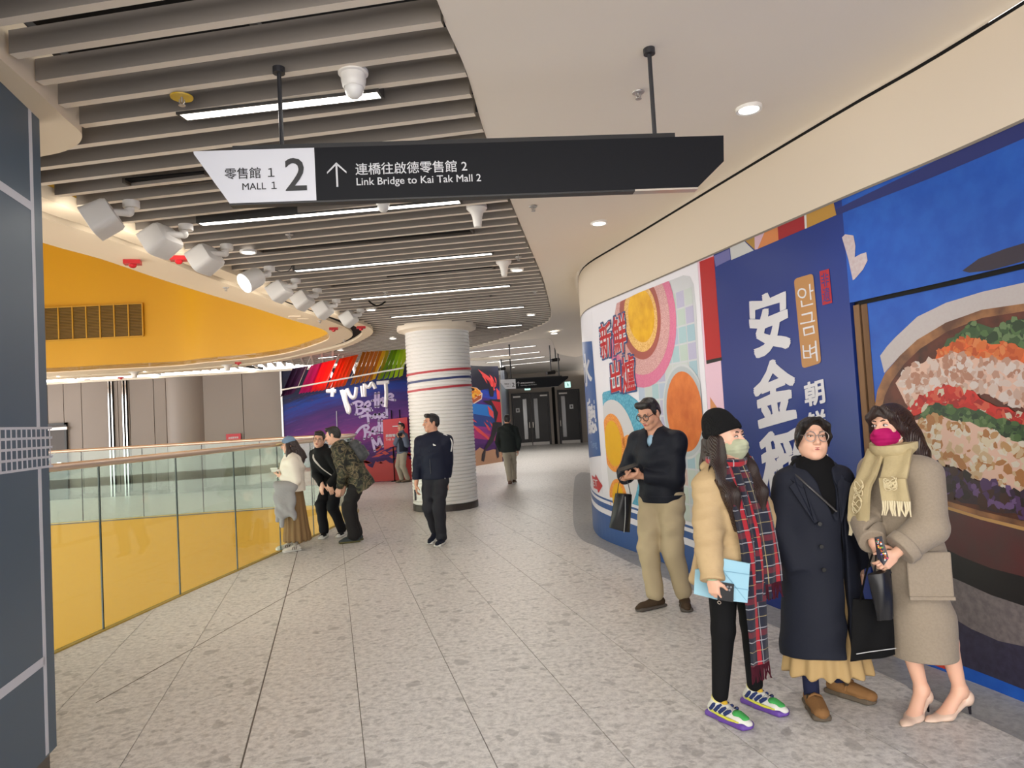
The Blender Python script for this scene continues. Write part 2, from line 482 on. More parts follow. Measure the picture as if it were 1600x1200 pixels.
def ext(P):   # carry the ring on to the left behind the column, outside the view
    P = [tuple(p) for p in P]
    a0 = P[0]; n = P[-1]
    return [(a0[0] - 0.25, a0[1] - 2.6)] + P + [(n[0] - 6, n[1] - 0.6)]
def band(name, A, B, z0, z1, mat, n=4):
    A = catmull([(p[0], p[1], 0) for p in A], n); B = catmull([(p[0], p[1], 0) for p in B], n)
    def res(P, k=120):
        c = Curve(P); return [c.at(c.S[-1] * i / (k - 1)) for i in range(k)]
    # pair the two curves by nearest points so that the band follows both
    A = res(A); cb = Curve([(p.x, p.y) for p in B]); fine = [cb.at(cb.S[-1] * i / 799) for i in range(800)]
    j = 0; Bp = []
    for p in A:
        j = max(j, min(range(800), key=lambda k: (fine[k][0] - p[0]) ** 2 + (fine[k][1] - p[1]) ** 2)) if Bp else 0
        Bp.append(fine[j])
    Bp[-1] = fine[-1]
    mb = MB(); k = len(A)
    vs = [(p[0], p[1], z0) for p in A] + [(p[0], p[1], z0) for p in Bp] + [(p[0], p[1], z1) for p in A] + [(p[0], p[1], z1) for p in Bp]
    f = []
    for i in range(k - 1):
        f += [(i, i + 1, k + i + 1, k + i), (2 * k + i, 3 * k + i, 3 * k + i + 1, 2 * k + i + 1), (i, 2 * k + i, 2 * k + i + 1, i + 1), (k + i, k + i + 1, 3 * k + i + 1, 3 * k + i)]
    mb.add(vs, f)
    return mb.obj(name, mat, smooth=True), A, Bp
MRING = M('ring_plaster', (232, 214, 186), 0.7)
rin, RINs, _ = band('trim_1', ext(R_IN), ext(R_S1), RZ, RZ + 0.12, MRING); struct(rin)
rout, RS2s, ROUTs = band('trim_2', ext(R_S2), ext(R_OUT), RZ, RZ + 0.10, MRING); struct(rout)
slot, _, _ = band('trim_3', ext(R_S1), ext(R_S2), RZ + 0.05, RZ + 0.09, MBLACK); struct(slot)
up = MB(); up.strip(RINs + [(-17.0, RINs[-1][1]), (-17.0, RINs[0][1]), RINs[0]], RZ + 0.02, 9.0); struct(up.obj('wall_upper', MYELL, smooth=True))  # left closing part is unseen, added to keep world light off the yellow
UP = Curve([p for p in RINs if True])

mb = MB(); mb.box((-9, 10, 9.06), (16, 22, 0.1)); struct(mb.obj('void_light_cap', MRING))  # unseen cap added over the void to cut the world light from above

# ---- slat ceiling
sd_ = math.radians(-81.0); SD = (math.sin(sd_), math.cos(sd_)); SN = (-SD[1] * -1, SD[0] * -1)
SN = (0.1564, 0.9877)                                                     # across the slats
R_EDGE = [atz(x, y, CZ)[:2] for x, y in ((683, 0), (695, 35), (730, 115), (760, 215), (800, 318), (830, 390), (850, 440), (861, 487), (860, 497), (848, 507), (800, 525), (725, 546))]
R_EDGE = [(R_EDGE[0][0] - 0.25, 1.0)] + R_EDGE + [(-2.6, 20.5)]
REs = [(p.x, p.y) for p in catmull([(p[0], p[1], 0) for p in R_EDGE], 6)]
LSOF = [atz(x, y, CZ)[:2] for x, y in ((0, 78), (55, 128), (100, 172), (122, 192), (128, 203), (120, 216), (95, 228), (50, 237))]
# region of the slats: right edge, then the outer edge of the ring backwards
ring_idx = [p for p in ROUTs]
SLREG = [tuple(p) for p in REs] + [(-6.0, 20.4)] + [tuple(p) for p in reversed([q for q in ROUTs if q[0] > -6.5 or q[1] < 12])] + [(-6.0, 1.0)]
LS = [(p.x, p.y) for p in catmull([(p[0], p[1], 0) for p in LSOF], 5)]
LSPOLY = [(LS[0][0] - 0.9, LS[0][1] - 1.2)] + LS + [(LS[-1][0] - 2.5, LS[-1][1] + 0.1), (LS[-1][0] - 2.5, LS[0][1] - 1.2)]
vs, fs = cdt([(-18, -3), (4, -3), (4, 24), (-18, 24)], None, [[tuple(p) for p in RINs] + [(-17.0, RINs[-1][1]), (-17.0, RINs[0][1])]])
ceil_ = MB(); ceil_.add([(v[0], v[1], 4.6) for v in vs], fs); ceiling = struct(ceil_.obj('ceiling', M('void_above_slats', (30, 29, 29), 0.9)))
def runs(o, d, t0, t1, test, step=0.02):
    out = []; cur = None; t = t0
    while t <= t1:
        p = (o[0] + d[0] * t, o[1] + d[1] * t)
        if test(p):
            if cur is None: cur = t
        elif cur is not None:
            if t - cur > 0.1: out.append((cur, t - step))
            cur = None
        t += step
    if cur is not None: out.append((cur, t1))
    return out
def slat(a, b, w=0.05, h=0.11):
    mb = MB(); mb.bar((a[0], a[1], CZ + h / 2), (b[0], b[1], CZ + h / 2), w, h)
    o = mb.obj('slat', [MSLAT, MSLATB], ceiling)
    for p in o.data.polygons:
        if p.normal.z < -0.9: p.material_index = 1  # undersides get the paler of the two slat colours
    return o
s0 = atz(711, 80, CZ); base_n = s0[0] * SN[0] + s0[1] * SN[1]
def not_left(p): return inpoly(p, SLREG) and not inpoly(p, LSPOLY)
nslat = 0
for k in range(-8, 76):
    nn = base_n + k * 0.2425
    o = (SN[0] * nn, SN[1] * nn)
    for t0, t1 in runs(o, SD, -3.5, 9.0, not_left, 0.03):
        A = (o[0] + SD[0] * t0, o[1] + SD[1] * t0); B = (o[0] + SD[0] * t1, o[1] + SD[1] * t1)
        if max(A[1], B[1]) < 1.6: continue
        if A[0] < -6.6 and B[0] < -6.6: continue
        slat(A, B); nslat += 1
# slats of the far side of the void, running toward the grey wall
fd = (math.sin(ta), math.cos(ta)); fn = (math.cos(ta), -math.sin(ta))
FARREG = [q for q in ROUTs if q[0] < -3.9 and q[1] > 13]
FARPOLY = [tuple(p) for p in FARREG] + [(-20, 20.25), (-4.6, 20.25)]
for k in range(-60, 10):
    o = (-4.0 + fn[0] * k * 0.26, 16.0 + fn[1] * k * 0.26)
    for t0, t1 in runs(o, fd, -4, 8, lambda p: inpoly(p, FARPOLY), 0.05):
        A = (o[0] + fd[0] * t0, o[1] + fd[1] * t0); B = (o[0] + fd[0] * t1, o[1] + fd[1] * t1)
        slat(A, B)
# cable trays and ducts in the dark above the slats
for k, y in enumerate((2.4, 3.3, 4.4, 6.2)):
    mb = MB(); mb.bar((-6, y + 0.9, 3.95 + 0.07 * (k % 2)), (3, y - 0.5, 3.95 + 0.07 * (k % 2)), 0.06, 0.06); mb.obj('ceiling_pipe', M('pipe_grey', (88, 86, 84), 0.6), ceiling)
for k, x in enumerate((-4.0, -2.6, -1.3, -0.1)):
    mb = MB(); mb.bar((x, 1, 4.1), (x - 0.3, 9, 4.1), 0.05, 0.05); mb.obj('ceiling_pipe', M('pipe_grey', (88, 86, 84), 0.6), ceiling)
# left soffit with its rounded end
mb = MB(); mb.prism(LSPOLY, CZ - 0.04, CZ + 0.24); struct(mb.obj('trim_4', MRING, smooth=True))

# ---- smooth plaster ceiling on the right, rising gently to the hoarding
FRONT = [atz(x, y, CZ)[:2] for x, y in ((725, 548), (775, 537), (825, 530), (853, 528), (862, 532), (867, 544), (873, 553), (900, 558))]
FR = [(p.x, p.y) for p in catmull([(p[0], p[1], 0) for p in FRONT], 4)]
hoN = [HO.at(s) for s in np.linspace(0, HO.S[-1], 160)]
gap_side = [p for p in hoN if p[1] < 22.4]
plan = [tuple(p) for p in REs[:-6]] + FR + [tuple(p) for p in reversed(gap_side)]
plan = [p for i, p in enumerate(plan) if i == 0 or math.hypot(p[0] - plan[i - 1][0], p[1] - plan[i - 1][1]) > 0.02]
vs, fs = cdt(plan, 0.4)
def dmin(p, P): return min(math.hypot(p[0] - q[0], p[1] - q[1]) for q in P)
def ceil_z(p):
    a = min(dmin(p, REs), dmin(p, FR)); b = dmin(p, hoN)
    w = a / (a + b + 1e-6); return CZ + (GAPZ - CZ) * w
mb = MB(); zz = [ceil_z(v) for v in vs]
mb.add([(v[0], v[1], z) for v, z in zip(vs, zz)], fs)
me_o = mb.obj('ceiling_plaster', MWHITE, smooth=True); struct(me_o)
# lip along the edge of the slats
mb = MB()
P = REs[:-6] + FR[:]
k = len(P)
mb.add([(p[0], p[1], CZ - 0.004) for p in P] + [(p[0], p[1], CZ + 0.17) for p in P], [(i, i + 1, k + i + 1, k + i) for i in range(k - 1)])
struct(mb.obj('trim_5', MWHITE))
# ceiling of the link beyond: higher, grey
FZ = 3.86
mb = MB(); mb.box((0.5, 30, FZ + 0.05), (13, 26, 0.1)); struct(mb.obj('ceiling_link', M('grey_ceiling', (206, 199, 190), 0.7)))

# ---- white bulkhead above the hoarding, with its shadow gap
ss = np.linspace(0, HO.S[-1], 200)
mb = MB()
k = len(ss)
mb.add([HO.pt(s, HTOP, 0.004) for s in ss] + [HO.pt(s, HGAP, 0.004) for s in ss] + [HO.pt(s, HTOP, -0.15) for s in ss], [(i, i + 1, k + i + 1, k + i) for i in range(k - 1)] + [(i, i + 1, 2 * k + i + 1, 2 * k + i) for i in range(k - 1)])
struct(mb.obj('wall_bulkhead', M('bulkhead_white', (203, 190, 173), 0.7), smooth=True))
mb = MB(); mb.add([HO.pt(s, HGAP, -0.02) for s in ss] + [HO.pt(s, GAPZ + 0.01, -0.02) for s in ss], [(i, i + 1, k + i + 1, k + i) for i in range(k - 1)])
struct(mb.obj('trim_6', MBLACK))
mb = MB(); mb.add([HO.pt(s, HTOP - 0.012, 0.006) for s in ss] + [HO.pt(s, HTOP + 0.004, 0.006) for s in ss], [(i, i + 1, k + i + 1, k + i) for i in range(k - 1)])
struct(mb.obj('trim_7', M('painted_shadow_line', (120, 112, 104), 0.6)))  # grey strip paints the thin shadow line under the bulkhead

# ---- far wall of grey panels
WY, WTOP = 20.3, 3.29
wall_far = MB(); wall_far.box((-9.0, WY + 0.14, WTOP / 2), (14, 0.2, WTOP)); wall_far = struct(wall_far.obj('wall_back', MBLACK))
def wx(px, py=690): return aty(px, py, WY)[0]
edges = [-15.5, -14.0, wx(75, 640), wx(100, 640), wx(128, 640), wx(172, 640), wx(185, 640), wx(191, 640), wx(203, 640), wx(241, 640), wx(260, 640), wx(318, 640), wx(380, 640), wx(443, 640)]
for a, b in zip(edges, edges[1:]):
    mb = MB()
    if abs(a - wx(260, 640)) < 1e-6:            # one panel swells forward like a half column
        pts = []
        for i in range(13):
            t = i / 12; pts.append((a + (b - a) * t, WY - 0.22 * math.sin(math.pi * t) ** 0.8))
        pts += [(b, WY + 0.03), (a, WY + 0.03)]
        mb.prism(pts, 0, WTOP); mb.obj('wall_panel', MGREYW, wall_far, smooth=True)
    else:
        mb.box(((a + b) / 2, WY + 0.015, WTOP / 2), (b - a - 0.018, 0.05, WTOP)); mb.obj('wall_panel', MGREYW, wall_far)
for px in (176, 198):
    x = wx(px, 690)
    mb = MB(); mb.box((x, WY - 0.02, WTOP / 2), (0.16, 0.05, WTOP)); mb.obj('shadow_channel', MBLACK, wall_far)
    for dx in (-0.045, 0.045):
        mb = MB(); mb.box((x + dx, WY - 0.05, WTOP / 2), (0.035, 0.03, WTOP)); mb.obj('chrome_strip', M('chrome', (220, 220, 222), 0.12, 1.0), wall_far)
mb = MB(); mb.box((-8, WY - 0.04, WTOP + 0.03), (16, 0.3, 0.06)); struct(mb.obj('trim_8', MWHITE))
# service door in the far wall, left
d1 = MB(); xa, xb = wx(66, 700), wx(104, 700)
d1.box(((xa + xb) / 2, WY - 0.03, 1.06), (xb - xa, 0.06, 2.12)); d1 = struct(d1.obj('door_1', M('door_brown', (62, 54, 52), 0.5)))
mb = MB()
for x in (xa - 0.03, xb + 0.03): mb.box((x, WY - 0.04, 1.09), (0.06, 0.09, 2.18))
mb.box(((xa + xb) / 2, WY - 0.04, 2.15), (xb - xa + 0.12, 0.09, 0.06)); mb.obj('door_frame', MDARK, d1)
mb = MB(); mb.box((xa + 0.16, WY - 0.07, 1.2), (0.14, 0.02, 1.7)); mb.obj('vision_panel', M('panel_glass', (150, 150, 150), 0.15, 0.4), d1)
mb = MB(); mb.box(((xa + xb) / 2 + 0.15, WY - 0.09, 2.02), (0.6, 0.06, 0.08)); mb.obj('door_closer', M('closer_grey', (176, 172, 168), 0.35, 0.6), d1)
mb = MB(); mb.bar((xb - 0.1, WY - 0.09, 1.05), (xb - 0.22, WY - 0.09, 1.05), 0.03, 0.03); mb.obj('handle', MSTEEL, d1)
# baseboard of the far wall
mb = MB(); mb.box((-8.2, WY - 0.03, 0.06), (14, 0.03, 0.12)); struct(mb.obj('baseboard_back', M('bronze', (96, 84, 74), 0.35, 0.6)))

# ---- end wall with the black doors
DA = atz(787, 702, 0); DY = 38.0
mb = MB(); mb.box((2.5, DY + 0.15, FZ / 2), (12, 0.3, FZ)); struct(mb.obj('wall_end', M('end_wall', (156, 146, 136), 0.5)))
def dx_(px, py=640): return aty(px, py, DY)[0]
def dz_(px, py): return aty(px, py, DY)[2]
MDOOR = M('door_black', (34, 33, 35), 0.4)
def door(n, px0, px1, ptop, leaves, vis, notices):
    x0, x1 = dx_(px0, 650), dx_(px1, 650); zt = dz_((px0 + px1) / 2, ptop)
    lw = (x1 - x0) / leaves
    fr = MB(); t = 0.09
    fr.box((x0 - t / 2, DY - 0.05, (zt + t) / 2), (t, 0.12, zt + t)); fr.box((x1 + t / 2, DY - 0.05, (zt + t) / 2), (t, 0.12, zt + t)); fr.box(((x0 + x1) / 2, DY - 0.05, zt + t / 2), (x1 - x0, 0.12, t))
    d = struct(fr.obj('door_%d' % n, MDARK))
    for i in range(leaves):
        mb = MB(); mb.box((x0 + lw * (i + 0.5), DY - 0.04, zt / 2), (lw - 0.02, 0.06, zt)); lf = mb.obj('door_leaf', MDOOR, d)
        v = vis[i]; vx = x0 + lw * (i + v)
        mb = MB(); mb.box((vx, DY - 0.085, zt * 0.52), (0.2, 0.03, zt * 0.78)); mb.obj('vision_panel', M('panel_glass', (150, 150, 150), 0.15, 0.4), lf)
        mb = MB(); mb.box((x0 + lw * (i + 0.5), DY - 0.09, 0.09), (lw - 0.05, 0.02, 0.16)); mb.obj('kick_plate', M('closer_grey', (176, 172, 168), 0.35, 0.6), lf)
        mb = MB(); mb.box((x0 + lw * (i + (0.22 if i == 0 else 0.78)), DY - 0.1, zt - 0.1), (lw * 0.42, 0.06, 0.08)); mb.obj('door_closer', M('closer_grey', (176, 172, 168), 0.35, 0.6), lf)
        mb = MB(); hx = vx + (0.2 if i == 0 and leaves == 2 else -0.2); mb.bar((hx, DY - 0.12, 0.95), (hx, DY - 0.12, 1.25), 0.03, 0.03); mb.obj('handle', MSTEEL, lf)
        if notices[i]:
            mb = MB(); mb.box((x0 + lw * (i + notices[i]), DY - 0.078, zt * 0.7), (0.2, 0.01, 0.22)); nt_ = mb.obj('notice', M('notice_white', (235, 235, 235), 0.6), lf)
            mb = MB(); mb.box((x0 + lw * (i + notices[i]), DY - 0.085, zt * 0.7), (0.09, 0.006, 0.11)); mb.obj('notice_symbol', M('symbol_grey', (110, 110, 112), 0.6), lf)
door(2, 803, 857, 616, 2, (0.66, 0.3), (0.24, None))
door(3, 875, 905, 611, 1, (0.2,), (0.62,))
mb = MB(); mb.box((dx_(866), DY - 0.03, FZ / 2 - 0.2), (0.16, 0.06, FZ - 0.4)); struct(mb.obj('trim_9', MBLACK))
# left side of the link, right of the mural
mb = MB(); mb.strip([(-0.42, 26.3), (-0.35, 30), (-0.2, DY)], 0, FZ); struct(mb.obj('wall_left', M('link_wall', (86, 92, 104), 0.35)))
# ------------------------------------------------------------------ the printed hoarding on the right
def hp(s, z, layer=0): return HO.pt(s, z, 0.0009 * layer)
MPBACK = M('board_white', (216, 214, 222), 0.35, spec=0.25)
MPBLUE = M('print_navy_blue', (29, 49, 116), 0.3, spec=0.25)
s_post0 = HO.hit(1338, 560)[0]; s_post1 = HO.hit(1353, 560)[0]
s_tart = HO.hit(1094, 470)[0]; s_blue = HO.hit(1120, 470)[0]
wall_right = MB()
SS = list(np.arange(0, HO.S[-1], 0.12))
def board(name, s0, s1, z0, z1, th, mat, off=0.0, parent=None):
    ss = [s0] + [s for s in SS if s0 + 0.03 < s < s1 - 0.03] + [s1]
    k = len(ss); mb = MB()
    vs = []
    for o, z in ((off, z0), (off, z1), (off - th, z0), (off - th, z1)): vs += [HO.pt(s, z, o) for s in ss]
    f = []
    for i in range(k - 1):
        f += [(i, i + 1, k + i + 1, k + i), (2 * k + i, 3 * k + i, 3 * k + i + 1, 2 * k + i + 1), (i, 2 * k + i, 2 * k + i + 1, i + 1), (k + i, k + i + 1, 3 * k + i + 1, 3 * k + i)]
    f += [(0, k, 3 * k, 2 * k), (k - 1, 3 * k - 1, 4 * k - 1, 2 * k - 1)]
    mb.add(vs, f)
    return mb, name, mat, parent
def mk(b, smooth=True): return b[0].obj(b[1], b[2], b[3], smooth=smooth)
wall_right = struct(mk(board('wall_right', 0.05, HO.S[-1] - 0.05, 0.0, HTOP, 0.06, M('hoarding_carcass', (60, 50, 44), 0.8), off=-0.05)))
zsplit = HO.hit(1460, 447)[1]
MBOWLBLUE = M('print_bright_blue', (20, 70, 156), 0.36, spec=0.25, var=(9, 0.5, (36, 90, 176)))
b_up = mk(board('hoarding_board', 0.05, s_post0 + 0.02, zsplit + 0.012, HTOP, 0.04, MBOWLBLUE, 0.0, wall_right))
b_low = mk(board('hoarding_board', 0.05, s_post1, 0.0, zsplit - 0.012, 0.04, MBOWLBLUE, -0.012, wall_right))
b_blue = mk(board('hoarding_board', s_post0 + 0.02, s_blue, 0.0, HTOP, 0.04, MPBLUE, 0.0, wall_right))
b_strip = mk(board('hoarding_board', s_blue + 0.004, s_tart, 0.0, HTOP, 0.04, M('print_pink', (214, 178, 196), 0.35), 0.0, wall_right))
b_tart = mk(board('hoarding_board', s_tart + 0.004, HO.hit(934, 640)[0], 0.0, HTOP, 0.04, MPBACK, 0.0, wall_right))
b_end = mk(board('hoarding_board', HO.hit(934, 640)[0] + 0.004, HO.S[-1] - 0.1, 0.0, HTOP, 0.04, MPBACK, 0.0, wall_right))
mb = MB(); s_m = s_post0 - 0.045
for ds in (-0.05, 0.02): 
    p = HO.pt(s_m + ds, 0, -0.03); mb.box((p[0], p[1], zsplit / 2), (0.05, 0.045, zsplit - 0.02), math.atan2(HO.tan(s_m)[1], HO.tan(s_m)[0]))
mb.obj('timber_stud', M('raw_timber', (120, 92, 68), 0.7, var=(14, 0.7, (86, 62, 44), (1, 1, 0.08))), wall_right)
mb = MB()
mb.add([HO.pt(s, zsplit - 0.016, -0.006) for s in SS if s < s_post0] + [HO.pt(s, zsplit + 0.012, -0.006) for s in SS if s < s_post0], [(i, i + 1, len([1 for s in SS if s < s_post0]) + i + 1, len([1 for s in SS if s < s_post0]) + i) for i in range(len([1 for s in SS if s < s_post0]) - 1)])
mb.obj('board_joint', MBLACK, wall_right)

def pr(name, rgb, rough=0.32, var=None): return M('ink_' + name, tuple(c * 0.88 for c in rgb), max(rough, 0.36), var=var, spec=0.25)
def whit(wl, p):
    for k in range(60):          # a point past the end or turn of the wall slides back onto it
        for e in (k, -k):
            h = wl.hit(p[0] + e * 0.5, p[1])
            if h: return h
def decal(name, pts, mat, layer, wall=None, px=True, parent=wall_right, step=0.08, grid=0.14, low=False):
    """a flat print on the hoarding: an outline (picked on the hoarding) filled with one ink"""
    wl = wall or HO
    q = [whit(wl, p) for p in pts] if px else list(pts)
    q = densify(q, step)
    vs, fs = cdt(q, grid)
    off = 0.0012 * layer - (0.012 if low else 0.0)
    mb = MB(); mb.add([wl.pt(v[0], v[1], off) for v in vs], fs)
    return mb.obj(name, mat, parent)
def ell(cx, cy, rx, ry, rot=0.0, n=40, a0=0, a1=360):
    c, s = math.cos(math.radians(rot)), math.sin(math.radians(rot)); out = []
    for i in range(n):
        a = math.radians(a0 + (a1 - a0) * i / n)
        x, y = rx * math.cos(a), ry * math.sin(a); out.append((cx + x * c - y * s, cy + x * s + y * c))
    return out
def wletter(body, quad, mat, layer, bold=0.0, wall=None, parent=wall_right, jit=0.0, name='lettering', seed=1, shear=0.0):
    """lettering on the hoarding filling the quad of picked points (tl, tr, br, bl)"""
    wl = wall or HO
    vs, fs = text_mesh(body, 1.0, bold, shear=shear)
    vs = fit(vs, (0, 0, 1, 1))
    Q = [whit(wl, p) for p in quad]
    rng = random.Random(seed); mb = MB(); out = []
    for x, y, kk in vs:
        if jit:
            x += jit * math.sin(7 * y + seed) * 0.5; y += jit * math.sin(6 * x + 2 * seed)
        t = [Q[0][j] * (1 - x) + Q[1][j] * x for j in (0, 1)]; b_ = [Q[3][j] * (1 - x) + Q[2][j] * x for j in (0, 1)]
        out.append(wl.pt(b_[0] * (1 - y) + t[0] * y, b_[1] * (1 - y) + t[1] * y, 0.0012 * layer + 0.00012 * kk))
    mb.add(out, fs); return mb.obj(name, mat, parent)
def box4(x0, y0, x1, y1, sl=0.07, sk=-0.3):
    """a box as it stands on the hoarding: uprights lean by sl, levels run by sk"""
    w = x1 - x0; h = y1 - y0
    return [(x0, y0), (x1, y0 + sk * w), (x1 + sl * h, y1 + sk * w), (x0 + sl * h, y1)]

IW = pr('white', (226, 224, 230)); IRED = pr('red', (186, 34, 38)); IBLK = pr('black', (30, 28, 32))
# strips between the two prints
decal('printed_panel', [(1093, 409), (1115.5, 400), (1127.5, 558), (1103.5, 563)], IRED, 1)
decal('printed_panel', [(1115.5, 400), (1139.5, 389), (1142, 405), (1118.5, 417)], pr('lilac', (112, 112, 172)), 1)
decal('printed_panel', [(1103.5, 563), (1127.5, 558), (1128.5, 563), (1104, 569)], IBLK, 1)
decal('printed_panel', [(1109.5, 620), (1126, 645), (1150, 900), (1120, 880)], pr('orange', (222, 150, 98)), 1)
# coloured shapes along the top edge
def T(l): return [(1120 + x / 2.5, 180 + y / 2.5) for x, y in l]
for pts, c in (([(52, 514), (105, 489), (145, 528), (57, 566)], (206, 206, 206)), ([(108, 487), (148, 469), (150, 526)], (176, 136, 62)), ([(148, 469), (190, 452), (160, 523), (150, 526)], (212, 178, 196)),
               ([(190, 451), (238, 431), (242, 488), (160, 523)], (214, 134, 80)), ([(238, 431), (342, 381), (345, 444), (242, 488)], (160, 36, 44)), ([(342, 381), (350, 377), (353, 441), (345, 444)], (214, 214, 214)), ([(350, 377), (455, 331), (468, 390), (353, 441)], (186, 140, 62))):
    decal('printed_shape', T(pts), pr('c%d_%d_%d' % c, c), 2)
# blue board: lettering
for ch, q, sd in (('安', [(1168, 462), (1229, 446), (1238, 546), (1178, 563)], 1), ('金', [(1174, 572), (1240, 556), (1248, 652), (1183, 668)], 2), ('稻', [(1184, 684), (1250, 662), (1261, 766), (1196, 782)], 3)):
    wletter(ch, q, IW, 3, bold=0.034, jit=0.035, seed=sd)
def rrect(q, r=0.2, n=5):
    P = [Vector(p) for p in q]; out = []
    for i in range(4):
        a, b, c = P[i - 1], P[i], P[(i + 1) % 4]; L = min((a - b).length, (c - b).length) * r
        p0 = b + (a - b).normalized() * L; p1 = b + (c - b).normalized() * L
        for k in range(n + 1):
            t = k / n; out.append(tuple((1 - t) ** 2 * p0 + 2 * t * (1 - t) * b + t * t * p1))
    return out
decal('printed_plaque', rrect([(1241, 436), (1271, 427), (1284, 567), (1254, 576)]), pr('ochre', (190, 138, 84)), 3, step=0.05)
for ch, q in (('안', [(1246, 449), (1271, 443), (1274, 476), (1249, 481)]), ('금', [(1250, 492), (1273, 487), (1277, 521), (1254, 526)]), ('벼', [(1254, 538), (1276, 533), (1279, 565), (1257, 569)])):
    wletter(ch, q, IW, 4, bold=-0.004, jit=0.03)
decal('printed_seal', [(1281, 424), (1296, 420), (1301, 473), (1286, 477)], pr('seal_red', (176, 34, 48)), 3)
for ch, q in (('非', [(1283, 428), (1295, 425), (1297, 446), (1285, 449)]), ('遺', [(1285, 451), (1297, 448), (1299, 470), (1287, 473)])):
    wletter(ch, q, MPBLUE, 4, bold=0.0)
for ch, q in (('朝', [(1256, 599), (1287, 590), (1291, 629), (1259, 637)]), ('鮮', [(1260, 646), (1290, 638), (1294, 678), (1263, 686)]), ('美', [(1263, 700), (1293, 692), (1297, 730), (1266, 739)])):
    wletter(ch, q, IW, 3, bold=0.03)
# big food photograph
decal('printed_band', [(1303, 329), (1307, 337), (1610, 212), (1800, 130), (1800, 85), (1600, 180)], pr('deep_blue', (40, 50, 112)), 1)
decal('printed_flower', [(1316, 371), (1321, 366), (1334, 368), (1337, 384), (1336, 402), (1345, 397), (1354, 394), (1356, 407), (1349, 421), (1336, 436), (1333, 438), (1326, 405)], pr('petal', (196, 184, 188), var=(40, 0.6, (160, 140, 140))), 2)
decal('printed_spoon', [(1504, 423), (1530, 404), (1570, 389), (1600, 380), (1640, 366), (1650, 392), (1600, 408), (1550, 422), (1515, 426)], pr('spoon_brown', (52, 44, 58)), 2)
def hide(p): return p
MATW = pr('mat_white', (186, 178, 178), var=(60, 0.5, (160, 150, 150)))
ring_o = [(1373, 556), (1384, 541), (1397, 527), (1431, 495), (1476, 473), (1532, 456), (1600, 441), (1700, 432), (1780, 440)]
ring_i = [(1780, 480), (1700, 466), (1600, 474), (1532, 484), (1476, 504), (1431, 531), (1404, 556), (1379.5, 583)]
decal('printed_mat', ring_o + ring_i, MATW, 1, low=True)
BRIM = pr('bowl_brown', (92, 58, 42), var=(6, 0.9, (150, 104, 66)))
bowl_o = [(1780, 480), (1700, 466), (1600, 474), (1532, 484), (1476, 504), (1431, 531), (1404, 556), (1381, 583), (1369, 610), (1364, 640), (1366, 680), (1382, 722), (1420, 762), (1475, 790), (1530, 807), (1600, 824), (1700, 842), (1790, 850)]
decal('printed_bowl', bowl_o, BRIM, 2, low=True)
soup = [(1780, 492), (1700, 480), (1600, 486), (1532, 497), (1478, 518), (1436, 545), (1411, 569), (1391, 597), (1381, 618), (1374, 645), (1376, 680), (1392, 718), (1426, 754), (1478, 783), (1532, 799), (1600, 815), (1700, 832), (1790, 840)]
decal('printed_broth', soup, pr('broth', (58, 30, 22), 0.25, var=(7, 0.9, (92, 42, 26))), 3, low=True)
def food(name, pts, palette, n, size, layer, seed, base):
    """chopped food of the photograph: an irregular patch and its pieces, printed flat"""
    rng = random.Random(seed)
    q = [HO.hit(*p) for p in pts]
    out = densify(q, 0.05); out = [(x + rng.uniform(-.012, .012), y + rng.uniform(-.012, .012)) for x, y in out]
    vs, fs = cdt(out, None)
    mb = MB(); mb.add([HO.pt(v[0], v[1], 0.0012 * layer - 0.012) for v in vs], fs)
    po = mb.obj(name, pr(name, base), wall_right)
    x0 = min(p[0] for p in out); x1 = max(p[0] for p in out); y0 = min(p[1] for p in out); y1 = max(p[1] for p in out)
    bunch = [MB() for _ in palette]; got = 0; tr = 0
    while got < n and tr < n * 20:
        tr += 1
        c = (rng.uniform(x0, x1), rng.uniform(y0, y1))
        if not inpoly(c, out): continue
        r = size * rng.uniform(0.5, 1.3); el = rng.uniform(0.45, 1.0); ro = rng.uniform(0, 3.14); k = rng.choice((5, 6, 7, 8))
        P = []
        for i in range(k):
            a = 2 * math.pi * i / k; rr = r * rng.uniform(0.65, 1.1)
            x, y = rr * math.cos(a), rr * el * math.sin(a)
            P.append((c[0] + x * math.cos(ro) - y * math.sin(ro), c[1] + x * math.sin(ro) + y * math.cos(ro)))
        ci = rng.randrange(len(palette))
        bunch[ci].add([HO.pt(x, y, 0.0012 * layer - 0.012 + 0.0002 + 0.0009 * got / n) for x, y in P], [tuple(range(k))]); got += 1
    for b, c in zip(bunch, palette):
        if b.f: b.obj('printed_pieces', pr('food_%d_%d_%d' % c, tuple(0.86 * q for q in c)), wall_right, kind='stuff')
food('printed_greens', [(1470, 545), (1478, 530), (1500, 518), (1512, 503), (1532, 505), (1550, 512), (1570, 506), (1600, 500), (1660, 500), (1700, 520), (1700, 560), (1600, 556), (1520, 545), (1490, 548)], [(60, 92, 52), (88, 122, 70), (44, 70, 40), (112, 140, 92)], 150, 0.034, 4, 3, (58, 84, 50))
food('printed_carrots', [(1456, 566), (1464, 545), (1484, 538), (1500, 532), (1520, 526), (1545, 536), (1570, 540), (1600, 543), (1700, 556), (1700, 585), (1600, 578), (1540, 568), (1500, 566), (1470, 572)], [(226, 104, 42), (238, 124, 56), (206, 84, 32), (244, 142, 80)], 160, 0.03, 5, 4, (222, 100, 44))
